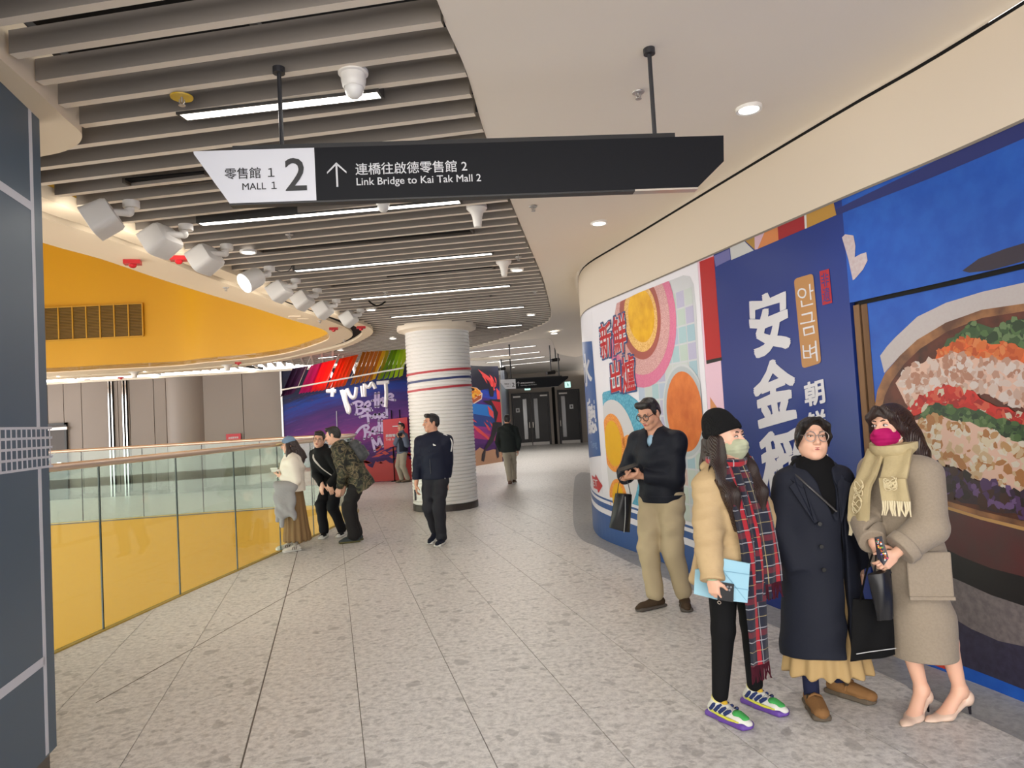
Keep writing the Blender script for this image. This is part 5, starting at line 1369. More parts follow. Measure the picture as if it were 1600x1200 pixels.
mb = MB(); mb.bar(Vector(aty(*P5([(0, 420)])[0], BY - 0.06)) - bo2, Vector(aty(*P5([(895, 258)])[0], BY - 0.06)) - bo2, 0.02, 0.035); mb.obj('rail', MWPLAST, bn)
for k, x in enumerate((120, 330, 510, 700, 880)):
    pa = Vector(aty(*P5([(x, 420 - x * 0.181)])[0], BY - 0.05)) - bo2
    mb = MB(); mb.tube([pa, Vector((pa.x + 0.3, pa.y + 0.25, CZ + 0.05 - bo2.z))], 0.006, 6); mb.obj('hanging_wire', MWPLAST, bn)
# ---- red sign on two posts, small red sign on the wall
RSY = 20.05
def rp(px, py): return Vector(aty(px, py, RSY))
o = Vector((rp(618, 700).x, RSY, 0)); t = thing('red_post_sign', 'red arrow sign on two thin black posts before the purple mural', 'sign', tuple(o))
q = [rp(598, 656) - o, rp(636, 652) - o, rp(639, 692) - o, rp(600, 701) - o]
MRS = M('sign_red', (186, 20, 44), 0.4)
mb = MB(); mb.slab3(q, (0, 0.03, 0)); mb.obj('panel', MRS, t)
for f in (0.28, 0.62):
    x = q[0].x + (q[1].x - q[0].x) * f + 0.05
    mb = MB(); mb.tube([(x, 0.05, 0), (x, 0.05, 2.0)], 0.014, 8); pst = mb.obj('post', MBLACK, t)
    mb = MB(); mb.box((x, 0.05, 0.008), (0.14, 0.3, 0.016)); mb.obj('foot_plate', MBLACK, pst)
cxx = (q[0].x + q[1].x) / 2 + 0.12; czz = q[0].z - 0.2
mb = MB()
for a, b in (((-0.2, 0), (0.12, 0)), ((0.12, 0), (0.0, 0.12)), ((0.12, 0), (0.0, -0.12))): mb.bar((cxx + a[0], -0.006, czz + a[1]), (cxx + b[0], -0.006, czz + b[1]), 0.004, 0.03, up=(0.01, 0, 1))
mb.obj('arrow', IW, t)
text_on('啟德零售館', (q[0].x + 0.06, -0.004, q[3].z + 0.32), (1, 0, 0), (0, 0, 1), 1, IW, t, 0.02, 0.002, width=0.46)
text_on('THE SHOPS', (q[0].x + 0.06, -0.004, q[3].z + 0.22), (1, 0, 0), (0, 0, 1), 1, IW, t, 0.0, 0.002, width=0.42)
p = aty(365, 685, WY - 0.06); t = thing('red_wall_sign', 'small red sign fixed to the grey panel wall', 'sign', p)
mb = MB(); mb.box((0, 0, 0), (0.42, 0.02, 0.26)); mb.obj('panel', MRS, t)
text_on('啟德體育園', (-0.14, -0.012, 0.0), (1, 0, 0), (0, 0, 1), 1, IW, t, 0.02, 0.002, width=0.28)
text_on('Kai Tak', (-0.12, -0.012, -0.08), (1, 0, 0), (0, 0, 1), 1, IW, t, 0.02, 0.002, width=0.2)
# ------------------------------------------------------------------ people: smooth solids meshed from blended volumes
def V3(*a): return np.array(a, dtype=np.float64)
def unit(v): v = np.asarray(v, float); return v / (np.linalg.norm(v) + 1e-12)
class Sdf:
    def __init__(s): s.ops = []
    def _add(s, fn, lo, hi, k, mode): s.ops.append((fn, np.array(lo, float), np.array(hi, float), k, mode)); return s
    def rc(s, a, b, r1, r2=None, k=0.02, fl=None, sub=False):
        """tapered capsule; fl=(axis, factor) squeezes its section along an axis"""
        a = np.asarray(a, float); b = np.asarray(b, float); r2 = r1 if r2 is None else r2
        if fl is not None: ax = unit(fl[0]); f = fl[1]
        def st(p): return p if fl is None else p + ax * (np.dot(p - a, ax) * (1 / f - 1))
        A = a; B = st(b); AB = B - A; L2 = max(np.dot(AB, AB), 1e-9)
        def fn(X, Y, Z):
            if fl is not None:
                q = ((X - a[0]) * ax[0] + (Y - a[1]) * ax[1] + (Z - a[2]) * ax[2]) * (1 / f - 1)
                X = X + ax[0] * q; Y = Y + ax[1] * q; Z = Z + ax[2] * q
            px, py, pz = X - A[0], Y - A[1], Z - A[2]
            t = np.clip((px * AB[0] + py * AB[1] + pz * AB[2]) / L2, 0, 1)
            d = np.sqrt((px - t * AB[0]) ** 2 + (py - t * AB[1]) ** 2 + (pz - t * AB[2]) ** 2) - (r1 + (r2 - r1) * t)
            return d if fl is None else d * min(1.0, f)
        R = max(r1, r2) * (1.0 if fl is None else max(1.0, fl[1]))
        return s._add(fn, np.minimum(a, b) - R, np.maximum(a, b) + R, k, 'sub' if sub else 'add')
    def chain(s, pts, rs, k=0.02, fl=None):
        for i in range(len(pts) - 1): s.rc(pts[i], pts[i + 1], rs[i], rs[i + 1], k, fl)
        return s
    def el(s, c, r, R=None, k=0.02, sub=False):
        c = np.asarray(c, float); r = np.asarray(r, float); R = np.eye(3) if R is None else np.asarray(R, float)
        def fn(X, Y, Z):
            x, y, z = X - c[0], Y - c[1], Z - c[2]
            q = [(x * R[0, i] + y * R[1, i] + z * R[2, i]) for i in range(3)]
            k0 = np.sqrt((q[0] / r[0]) ** 2 + (q[1] / r[1]) ** 2 + (q[2] / r[2]) ** 2)
            k1 = np.sqrt((q[0] / r[0] ** 2) ** 2 + (q[1] / r[1] ** 2) ** 2 + (q[2] / r[2] ** 2) ** 2) + 1e-9
            return k0 * (k0 - 1) / k1
        m = max(r); return s._add(fn, c - m, c + m, k, 'sub' if sub else 'add')
    def bx(s, c, h, R=None, rd=0.01, k=0.01, sub=False):
        c = np.asarray(c, float); R = np.eye(3) if R is None else np.asarray(R, float)
        def fn(X, Y, Z):
            x, y, z = X - c[0], Y - c[1], Z - c[2]
            q = [np.abs(x * R[0, i] + y * R[1, i] + z * R[2, i]) - (h[i] - rd) for i in range(3)]
            return np.sqrt(np.maximum(q[0], 0) ** 2 + np.maximum(q[1], 0) ** 2 + np.maximum(q[2], 0) ** 2) + np.minimum(np.maximum(q[0], np.maximum(q[1], q[2])), 0) - rd
        m = np.linalg.norm(h); return s._add(fn, c - m, c + m, k, 'sub' if sub else 'add')
    def cut(s, p, n, k=0.006):
        """remove everything on the side n of the plane through p"""
        p = np.asarray(p, float); n = unit(n)
        def fn(X, Y, Z): return -((X - p[0]) * n[0] + (Y - p[1]) * n[1] + (Z - p[2]) * n[2])
        return s._add(fn, None, None, k, 'cut')
    def end(s, e, d, r=.085):
        """square off the end of a sleeve or leg at e, without touching the rest"""
        d = unit(d); x = unit(np.cross(d, V3(.3, .5, .81))); y = np.cross(d, x)
        return s.bx(np.asarray(e) + d * .05, (r, r, .05), np.stack([x, y, d], 1), .004, .004, sub=True)
    def mesh(s, h, disp=None):
        los = [o[1] for o in s.ops if o[4] == 'add']; his = [o[2] for o in s.ops if o[4] == 'add']
        lo = np.min(los, axis=0) - 3 * h; hi = np.max(his, axis=0) + 3 * h
        n = np.ceil((hi - lo) / h).astype(int) + 1
        g = [(lo[i] + h * np.arange(n[i])).astype(np.float32) for i in range(3)]
        D = np.full(tuple(n), 0.5, np.float32)
        for fn, l, u, k, mode in s.ops:
            if l is None or not np.all(np.isfinite(l)): sl = [slice(0, n[i]) for i in range(3)]
            else:
                p = k + 3 * h
                sl = [slice(max(0, int((l[i] - p - lo[i]) / h)), max(0, min(n[i], int((u[i] + p - lo[i]) / h) + 2))) for i in range(3)]
            if any(q.stop <= q.start for q in sl): continue
            X = g[0][sl[0]][:, None, None]; Y = g[1][sl[1]][None, :, None]; Z = g[2][sl[2]][None, None, :]
            b = fn(X, Y, Z).astype(np.float32); a = D[tuple(sl)]; k = max(k, 1e-4)
            if mode == 'add':
                t = np.clip(0.5 + 0.5 * (a - b) / k, 0, 1); D[tuple(sl)] = a + (b - a) * t - k * t * (1 - t)
            else:
                b = -b
                t = np.clip(0.5 + 0.5 * (b - a) / k, 0, 1); D[tuple(sl)] = a + (b - a) * t + k * t * (1 - t)
        if disp is not None:
            D = D + disp(g[0][:, None, None], g[1][None, :, None], g[2][None, None, :]).astype(np.float32)
        return nets(D, lo, h)
def nets(D, lo, h):
    S = D < 0
    n = D.shape
    cnt = np.zeros((n[0] - 1, n[1] - 1, n[2] - 1), np.int8)
    offs = [(i, j, k) for i in (0, 1) for j in (0, 1) for k in (0, 1)]
    for i, j, k in offs: cnt += S[i:n[0] - 1 + i, j:n[1] - 1 + j, k:n[2] - 1 + k]
    C = np.argwhere((cnt > 0) & (cnt < 8))
    idx = np.full(cnt.shape, -1, np.int32); idx[C[:, 0], C[:, 1], C[:, 2]] = np.arange(len(C))
    d = np.stack([D[C[:, 0] + i, C[:, 1] + j, C[:, 2] + k] for i, j, k in offs], 1)
    P = np.zeros((len(C), 3)); N = np.zeros(len(C))
    O = np.array(offs, float)
    for a in range(8):
        for b in range(a + 1, 8):
            if np.abs(O[a] - O[b]).sum() != 1: continue
            m = (d[:, a] < 0) != (d[:, b] < 0)
            t = np.where(m, d[:, a] / np.where(m, d[:, a] - d[:, b], 1), 0)
            P += np.where(m[:, None], O[a] + t[:, None] * (O[b] - O[a]), 0); N += m
    P = (P / N[:, None] + C) * h + lo
    F = []
    for ax in range(3):
        b_, c_ = (ax + 1) % 3, (ax + 2) % 3
        s0 = [slice(None)] * 3; s1 = [slice(None)] * 3
        s0[ax] = slice(0, n[ax] - 1); s1[ax] = slice(1, n[ax])
        A, B = S[tuple(s0)], S[tuple(s1)]
        E = np.argwhere(A != B)
        E = E[(E[:, b_] > 0) & (E[:, c_] > 0) & (E[:, b_] < n[b_] - 1) & (E[:, c_] < n[c_] - 1)]
        q = []
        for db, dc in ((1, 1), (0, 1), (0, 0), (1, 0)):
            e = E.copy(); e[:, b_] -= db; e[:, c_] -= dc
            q.append(idx[e[:, 0], e[:, 1], e[:, 2]])
        q = np.stack(q, 1); fl = A[E[:, 0], E[:, 1], E[:, 2]]
        q[~fl] = q[~fl][:, ::-1]
        F.append(q)
    return P, np.concatenate(F)
def relax(P, F, it=2):
    """a little smoothing of the meshed volume"""
    for _ in range(it):
        A = np.zeros_like(P); n = np.zeros(len(P))
        for i in range(4):
            j = (i + 1) % 4
            np.add.at(A, F[:, i], P[F[:, j]]); np.add.at(n, F[:, i], 1); np.add.at(A, F[:, j], P[F[:, i]]); np.add.at(n, F[:, j], 1)
        P = P * 0.4 + 0.6 * A / np.maximum(n, 1)[:, None]
    return P
def grid_mesh(name, P, F, mat, parent=None):
    me = bpy.data.meshes.new(name)
    me.vertices.add(len(P)); me.vertices.foreach_set('co', P.astype(np.float32).ravel())
    me.loops.add(F.size); me.loops.foreach_set('vertex_index', F.astype(np.int32).ravel())
    me.polygons.add(len(F)); me.polygons.foreach_set('loop_start', np.arange(0, F.size, 4, dtype=np.int32))
    me.polygons.foreach_set('use_smooth', np.ones(len(F), bool))
    me.materials.append(mat); me.update(calc_edges=True)
    return link(name, me, parent)
def folds(amp, sx=26, sz=17, seed=0.0):
    """soft creases of cloth"""
    def fn(X, Y, Z):
        w = 0.9 * np.sin(9 * Z + 5 * X + seed) + 0.7 * np.sin(7 * Y - 6 * Z + 2 * seed)
        return amp * (np.sin(sz * Z + 2.2 * w + sx * 0.4 * X + seed) * np.sin(sx * X * 0.5 + w + 1.3 * seed) + 0.5 * np.sin(sz * 2.1 * Z - sx * 0.6 * Y + 1.7 * w))
    return fn
def rotm(yaw=0, pitch=0, roll=0):
    """head attitude: yaw to the left (+), pitch up (+), roll to the right (+)"""
    return np.array(Matrix.Rotation(yaw, 3, 'Z') @ Matrix.Rotation(pitch, 3, 'X') @ Matrix.Rotation(roll, 3, 'Y'))
def ik(a, t, l1, l2, pole):
    a, t = np.asarray(a, float), np.asarray(t, float); d = t - a; L = np.linalg.norm(d)
    if L > (l1 + l2) * 0.999: t = a + d / L * (l1 + l2) * 0.999; d = t - a; L = np.linalg.norm(d)
    u = d / L; x = (l1 * l1 - l2 * l2 + L * L) / (2 * L); hh = math.sqrt(max(l1 * l1 - x * x, 0))
    p = np.asarray(pole, float) - a; p = p - u * np.dot(p, u); p = unit(p)
    return a + u * x + p * hh, t

SKIN = {}
def skin(k, rgb): 
    m, nt, b = nodes_of('skin_' + k)
    b.inputs['Base Color'].default_value = (*lin(rgb), 1); b.inputs['Roughness'].default_value = 0.5
    b.inputs['Subsurface Weight'].default_value = 0.12; b.inputs['Subsurface Radius'].default_value = (0.012, 0.005, 0.003); b.inputs['Subsurface Scale'].default_value = 0.5
    SKIN[k] = m; return m
skin('fair', (226, 178, 152)); skin('tan', (204, 152, 124)); skin('leg', (206, 150, 124))
MHAIR = M('hair_black', (24, 20, 19), 0.42, bump=('wave', 60, 0.5, (1, 1, 0.12)))
MHAIRB = M('hair_brown', (46, 30, 25), 0.4, bump=('wave', 60, 0.5, (1, 1, 0.12)))
MEYEW = M('eye_white', (216, 208, 202), 0.25); MIRIS = M('iris', (26, 18, 15), 0.15); MLIP = M('lip', (176, 84, 82), 0.4)

class Person:
    def __init__(s, label, px, py, face, H, female=True, sk='fair', cell=0.006, big=1.0):
        g = atz(px, py, 0); s.X, s.Y = g[0], g[1]; s.H = H; s.cell = cell; s.sk = SKIN[sk]; s.fem = female
        f = unit(V3(face[0], face[1], 0)); s.th = math.atan2(-f[0], f[1])
        s.root = thing('person', label, 'person', (s.X, s.Y, 0), s.th)
        s.B = Sdf(); s.hl = H / 1.66 * big
    def loc(s, w):
        x, y = w[0] - s.X, w[1] - s.Y; c, n = math.cos(s.th), math.sin(s.th)
        return V3(x * c + y * n, -x * n + y * c, w[2])
    def L(s, px, py, dy=0.0): return s.loc(aty(px, py, s.Y + dy))
    def D(s, dx, dy, dz=0.0):
        """a world direction as the person sees it"""
        c, n = math.cos(s.th), math.sin(s.th); return V3(dx * c + dy * n, -dx * n + dy * c, dz)
    def skeleton(s, lean=0.0, side=0.0, pel=(0, 0), pz=0.525, tw=0.0, sw=None, head=(0, 0, 0), hoff=(0, 0, 0)):
        H = s.H; s.pel = V3(pel[0], pel[1], pz * H)
        u = unit(V3(math.sin(side), math.sin(lean), math.cos(lean))); s.u = u
        s.waist = s.pel + u * 0.09 * H; s.chest = s.pel + u * 0.20 * H; s.shc = s.pel + u * 0.287 * H; s.neck = s.pel + u * 0.325 * H
        sw = sw or (0.098 if s.fem else 0.110)
        ct, st = math.cos(tw), math.sin(tw); s.xr = V3(ct, st, 0); s.yf = unit(np.cross(u, s.xr))
        s.shR = s.shc + s.xr * sw * H - u * 0.020 * H; s.shL = s.shc - s.xr * sw * H - u * 0.020 * H
        s.hipR = s.pel + s.xr * 0.052 * H; s.hipL = s.pel - s.xr * 0.052 * H
        s.HR = rotm(*[math.radians(a) for a in head])
        s.hd = s.neck + u * 0.03 * H + s.HR @ V3(0, 0.014 * H, 0.062 * s.hl * 1.66) + V3(*hoff)
        s.ua, s.fa, s.tl, s.sl = 0.178 * H, 0.150 * H, 0.245 * H, 0.245 * H
        return s
    def arms(s, r, rp, l, lp):
        s.elR, s.wrR = ik(s.shR, r, s.ua, s.fa, rp); s.elL, s.wrL = ik(s.shL, l, s.ua, s.fa, lp); return s
    def legs(s, r, l, rp=None, lp=None):
        f = V3(0, 1, 0)
        s.knR, s.anR = ik(s.hipR, r, s.tl, s.sl, s.hipR + f if rp is None else rp); s.knL, s.anL = ik(s.hipL, l, s.tl, s.sl, s.hipL + f if lp is None else lp); return s
    def hp(s, x, y, z): return s.hd + s.HR @ (V3(x, y, z) * s.hl)
    def body(s, bulk=1.0, legk=.86, foot=None, hands=True, handargs=None):
        """one continuous figure: head, neck, trunk, arms with hands, legs"""
        B = s.B; H = s.H; q = s.hl; hp = s.hp; R = s.HR; b = bulk
        B.el(hp(0, -.012, .03), V3(.073, .090, .082) * q, R, .02)
        B.el(hp(0, .022, -.034), V3(.059, .066, .080) * q, R, .03)
        for x in (-1, 1):
            B.rc(hp(x * .042, .0, -.055), hp(x * .012, .062, -.093), .028 * q, .020 * q, .02)
            B.el(hp(x * .034, .056, -.03), V3(.027, .026, .026) * q, R, .015)
            B.el(hp(x * .077, -.01, -.008), V3(.008, .021, .033) * q, R, .006)
            B.rc(hp(x * .012, .098, -.028), hp(x * .009, .1, -.028), .008 * q, None, .008)
        B.rc(hp(-.036, .076, .031), hp(.036, .076, .031), .012 * q, None, .014)
        B.rc(hp(0, .086, .016), hp(0, .109, -.022), .007 * q, .0125 * q, .012)
        for x in (-1, 1): B.el(hp(x * .031, .098, .010), V3(.017, .012, .009) * q, R, .010, sub=True)
        B.rc(hp(-.016, .087, -.056), hp(.016, .087, -.056), .008 * q, None, .012)
        B.rc(hp(0, -.022, -.05), s.neck + V3(0, 0, -0.02), (.047 if s.fem else .056) * q, (.052 if s.fem else .062) * q, .03)
        # trunk
        fl = (s.yf, 0.66)
        B.rc(s.chest, s.shc - s.u * .03 * H, .090 * H * b, .078 * H * b, .04, fl); B.rc(s.pel, s.chest, .080 * H * b, .084 * H * b, .05, fl)
        B.rc(s.shL, s.shR, .036 * H, None, .04)
        for sh, el_, wr in ((s.shR, s.elR, s.wrR), (s.shL, s.elL, s.wrL)):
            B.rc(sh, el_, .030 * H * b, .023 * H, .03); B.rc(el_, wr, .023 * H, .0155 * H, .012)
        for hi, kn, an in ((s.hipR, s.knR, s.anR), (s.hipL, s.knL, s.anL)):
            B.rc(hi, kn, .052 * H * b * legk, .033 * H * legk, .03)
            mid = kn + (an - kn) * .3 + (V3(0, -.012 * H * (legk > .9), 0)); B.rc(kn, mid, .032 * H * legk, .034 * H * legk, .02); B.rc(mid, an, .033 * H * legk, .0205 * H * (.9 if legk < .9 else 1), .02)
        if hands and handargs:
            for w, d, nrm, th, cu in handargs: s.hand(w, d, nrm, th, cu)
        return s
    def hand(s, w, d, nrm, th, curl=(0.35, 0.35, 0.35, 0.35), thumb=0.5):
        """w wrist, d finger direction, nrm where the palm looks, th which way the thumb lies"""
        B = s.B; k = (0.92 if s.fem else 1.0) * s.H / 1.68
        w = np.asarray(w, float); d = unit(d); nrm = np.asarray(nrm, float); nrm = unit(nrm - d * np.dot(nrm, d)); t = np.cross(d, nrm); t = t if np.dot(t, th) > 0 else -t
        R = np.stack([t, d, nrm], 1)
        B.rc(w - d * .02 * k, w + d * .03 * k, .024 * k, .026 * k, .012, (nrm, .7))
        B.bx(w + d * .055 * k, (.040 * k, .042 * k, .0145 * k), R, .013 * k, .012)
        for i, (o, ln, r) in enumerate(((.029, .068, .0088), (.0095, .077, .009), (-.0105, .071, .0088), (-.0295, .055, .0078))):
            p = w + d * (.088 if i < 3 else .082) * k + t * o * k; a = 0.0; c = curl[i]
            dirb = unit(d + t * (o * 1.6))
            for j, fr in enumerate((.46, .31, .23)):
                a += c * (0.8, 1.15, 0.8)[j]
                q = p + (dirb * math.cos(a) + nrm * math.sin(a)) * ln * fr * k
                B.rc(p, q, r * k * (1 - .07 * j), r * k * (1 - .07 * (j + 1)), .004); p = q
        p = w + d * .022 * k + t * .032 * k + nrm * .004; q = p + unit(d * .75 + t * .62 + nrm * thumb) * .042 * k; e = q + unit(d * .95 + t * .2 + nrm * (thumb + .25)) * .036 * k
        B.rc(p, q, .0135 * k, .0108 * k, .012); B.rc(q, e, .0105 * k, .0088 * k, .004)
        return s
    def finish_body(s, eyes=True, mouth=True, brow=True, shut=0.5, hairc=None):
        P, F = s.B.mesh(s.cell); P = relax(P, F, 1 if s.cell < 0.006 else 0)
        s.bo = grid_mesh('body', P, F, s.sk, s.root)
        q = s.hl; R = s.HR
        def bead(nm, c, r, mat, n=12, m=8):
            mb = MB(); mb.ball((0, 0, 0), r, n, m); mb.v = [tuple(s.hd + R @ (np.array(c) * q + np.array(v) * q)) for v in mb.v]; return mb.obj(nm, mat, s.bo, smooth=True)
        if eyes:
            for x in (-1, 1):
                bead('eye', (x * .031, .0815, .010), (.0155, .012, .0062 * (.5 + shut)), MEYEW); bead('iris', (x * .031, .0868, .010), (.0062, .0072, .0058 * (.5 + shut)), MIRIS)
                mb = MB(); mb.tube([tuple(s.hp(x * (.031 + o), .0895 - abs(o) * .33 * (1.6 if o * x > 0 else 1), .0165 - 22 * o * o)) for o in (-.016, -.008, 0, .008, .016)], .0016 * q, 6); mb.obj('eyelid_line', MIRIS, s.bo)
        if brow:
            for x in (-1, 1):
                mb = MB(); mb.tube([tuple(s.hp(x * xx, yy, zz)) for xx, yy, zz in ((.014, .0905, .0315), (.030, .0895, .036), (.047, .077, .031))], [.0028 * q, .0036 * q, .0015 * q], 6); mb.obj('eyebrow', hairc or MHAIR, s.bo)
        if mouth:
            bead('lips', (0, .0885, -.0525), (.021, .009, .0045), MLIP); bead('lips', (0, .0885, -.0600), (.018, .009, .0052), MLIP)
        return s
    def put(s, name, sdf, mat, cell=None, disp=None, sm=1, parent=None):
        P, F = sdf.mesh(cell or s.cell, disp)
        if sm: P = relax(P, F, sm)
        return grid_mesh(name, P, F, mat, parent or s.root)
    # ---- clothes
    def sleeve(s, S, which, r0, r1, r2, stop=0.0, k=.03):
        sh, el_, wr = (s.shR, s.elR, s.wrR) if which == 'R' else (s.shL, s.elL, s.wrL)
        e = wr - unit(wr - el_) * stop; d = unit(wr - el_)
        S.rc(sh, el_, r0, r1, k); S.rc(el_, e, r1, r2, .015)
        return e, d
    def trouser(s, name, mat, r=(.062, .044, .038), waist=.09, hem=.06, flare=None, fold=.004, bulk=1.0, parent=None):
        H = s.H; S = Sdf(); fl = (s.yf, .72)
        S.rc(s.pel - s.u * .01 * H, s.pel + s.u * waist * H, .093 * H * bulk, .088 * H * bulk, .03, fl)
        for hi, kn, an in ((s.hipR, s.knR, s.anR), (s.hipL, s.knL, s.anL)):
            d = unit(an - kn); e = an - d * (hem * H - .045 * H)
            S.rc(hi, kn, r[0] * H, r[1] * H, .03); S.rc(kn, e, r[1] * H, r[2] * H, .02)
        return s.put(name, S, mat, disp=folds(fold, 30, 24, 1.0) if fold else None)
    def shoe(s, an, yaw, mat, sole, ln=.27, w=.047, hgt=.075, pitch=0.0, name='shoe', zb=0.0, sole_t=.026, toe=1.0):
        """a shoe under the ankle, pointing to the local direction yaw (degrees from straight ahead, left positive)"""
        y = math.radians(yaw); f = V3(-math.sin(y), math.cos(y), 0); x = V3(math.cos(y), math.sin(y), 0)
        c, n = math.cos(pitch), math.sin(pitch)
        def g(a, b, z):       # along, across, up; pitch lifts the heel about the toe
            aa = a - ln * .62; z2 = z * c - aa * n; aa2 = aa * c + z * n
            return V3(an[0], an[1], zb) + f * (aa2 + ln * .62 - ln * .0) + x * b + V3(0, 0, z2)
        k = ln / .27
        S = Sdf()
        S.rc(g(-.045 * k, 0, .045), g(.03 * k, 0, .05), .036 * k, .040 * k, .02); S.rc(g(.03 * k, 0, .045), g(.14 * k, 0, .034), .041 * k, .035 * k, .02, (V3(0, 0, 1), .85)); S.rc(g(.14 * k, .004, .03), g(.178 * k * toe, .0, .028), .036 * k, .028 * k, .02, (V3(0, 0, 1), .75))
        S.rc(g(-.02 * k, 0, .06), g(-.015 * k, 0, hgt + .03), .038 * k, .037 * k, .02)
        S.cut(g(0, 0, hgt + .028), V3(0, 0, 1) + f * .15); S.cut(g(0, 0, sole_t * .6), V3(0, 0, -1) if not pitch else -(V3(0, 0, c) + f * n))
        o = s.put(name, S, mat, min(s.cell, .006))
        T = Sdf(); up = V3(0, 0, c) + f * n; ff = f * c - V3(0, 0, n)
        T.bx(g(-.02 * k, 0, sole_t / 2), (.041 * k, .065 * k, sole_t / 2), np.stack([x, ff, up], 1), .012, .02); T.bx(g(.10 * k, .0, sole_t / 2), (.047 * k, .085 * k, sole_t / 2), np.stack([x, ff, up], 1), .012, .02); T.rc(g(.16 * k, 0, sole_t / 2), g(.178 * k * toe, 0, sole_t / 2), .036 * k, .03 * k, .02, (up, sole_t / .07))
        T.cut(g(0, 0, .001), -up)
        so = s.put('sole', T, sole, min(s.cell, .006), parent=o)
        return o, g
    def hair_cap(s, mat, grow=1.06, fringe=.045, back=-.06, sides=-.03, extra=None, name='hair', cell=None, part=True):
        q = s.hl; S = Sdf(); R = s.HR
        S.el(s.hp(0, -.016, .033), V3(.080, .098, .088) * q * grow, R, .01)
        S.el(s.hp(0, -.045, -.005), V3(.078, .066, .085) * q * grow, R, .03)
        if extra: extra(S)
        # open the face
        n = R @ unit(V3(0, 1, -.15))
        S.bx(s.hp(0, .115, -.10 + fringe), V3(.066, .075, .10) * q, R, .03 * q, .02, sub=True)
        S.cut(s.hp(0, 0, back), R @ unit(V3(0, .25, -1)))
        return s.put(name, S, mat, cell or min(s.cell, .005), disp=folds(.0016, 160, 30, .5))
# ------------------------------------------------------------------ woman in the parka and beanie
def cloth_plane(pts_c, w, t, n_across=8, drape=None):
    """strip of cloth along a centre line: pts_c=[(centre, across vector)], with thickness"""
    vs = []; fs = []; k = n_across + 1; N = len(pts_c)
    for c, a, nn in pts_c:
        for sgn in (1, -1):
            for j in range(k):
                x = j / n_across - .5
                wv = 0.006 * math.sin(9.0 * x + c[2] * 9)
                vs.append(tuple(np.asarray(c) + np.asarray(a) * x * w + np.asarray(nn) * (wv + sgn * t / 2)))
    for i in range(N - 1):
        o, p = i * 2 * k, (i + 1) * 2 * k
        for j in range(n_across):
            fs.append((o + j, o + j + 1, p + j + 1, p + j)); fs.append((o + k + j + 1, o + k + j, p + k + j, p + k + j + 1))
        fs.append((o, p, p + k, o + k)); fs.append((o + k - 1, o + 2 * k - 1, p + 2 * k - 1, p + k - 1))
    fs.append(tuple(range(k)) + tuple(range(2 * k - 1, k - 1, -1))); o = (N - 1) * 2 * k
    fs.append(tuple(o + j for j in range(k)) + tuple(o + j for j in range(2 * k - 1, k - 1, -1)))
    return vs, fs
def tartan(name):
    m, nt, b = nodes_of(name); N = nt.nodes.new; Lk = nt.links.new
    tc = N('ShaderNodeTexCoord'); sp = N('ShaderNodeSeparateXYZ'); Lk(tc.outputs['UV'], sp.inputs[0])
    def bandn(src, period, centre, width):
        a = N('ShaderNodeMath'); a.operation = 'MULTIPLY_ADD'; a.inputs[1].default_value = 1 / period; a.inputs[2].default_value = -centre; Lk(src, a.inputs[0])
        f = N('ShaderNodeMath'); f.operation = 'FRACT'; Lk(a.outputs[0], f.inputs[0])
        c = N('ShaderNodeMath'); c.operation = 'LESS_THAN'; c.inputs[1].default_value = width; Lk(f.outputs[0], c.inputs[0]); return c.outputs[0]
    cur = None
    def mix(A, B, f, am=1.0):
        x = N('ShaderNodeMix'); x.data_type = 'RGBA'
        if isinstance(A, tuple): x.inputs['A'].default_value = (*lin(A), 1)
        else: Lk(A, x.inputs['A'])
        x.inputs['B'].default_value = (*lin(B), 1)
        g = N('ShaderNodeMath'); g.operation = 'MULTIPLY'; g.inputs[1].default_value = am; Lk(f, g.inputs[0]); Lk(g.outputs[0], x.inputs['Factor']); return x.outputs['Result']
    u, v = sp.outputs[0], sp.outputs[1]
    cur = mix((18, 22, 42), (150, 26, 36), bandn(v, .17, .1, .18), .36)
    cur = mix(cur, (178, 26, 38), bandn(u, .16, .52, .16), .8)
    for c, w, col in ((.03, .03, (170, 172, 176)), (.40, .03, (170, 172, 176)), (.7, .02, (176, 160, 110))): cur = mix(cur, col, bandn(v, .17, c, w), .7)
    for c, w, col in ((.08, .035, (176, 160, 110)), (.45, .03, (150, 150, 154)),): cur = mix(cur, col, bandn(u, .16, c, w), .7)
    Lk(cur, b.inputs['Base Color']); b.inputs['Roughness'].default_value = .85; b.inputs['Sheen Weight'].default_value = .2
    return m
def strip_obj(name, pts_c, w, t, mat, parent, n_across=8, u0=0.0, v0=0.0):
    vs, fs = cloth_plane(pts_c, w, t, n_across)
    mb = MB(); mb.add(vs, fs); o = mb.obj(name, mat, parent, smooth=True)
    me = o.data; uv = me.uv_layers.new(name='weave'); k = n_across + 1
    for lp in me.loops:
        i = lp.vertex_index; r = i // (2 * k); j = (i % (2 * k)) % k
        L = sum(np.linalg.norm(np.asarray(pts_c[a + 1][0]) - np.asarray(pts_c[a][0])) for a in range(r))
        uv.data[lp.index].uv = (u0 + j / n_across * w, v0 + L)
    return o
def path3(pts, n=6): return [np.array(p) for p in catmull([tuple(p) for p in pts], n)]

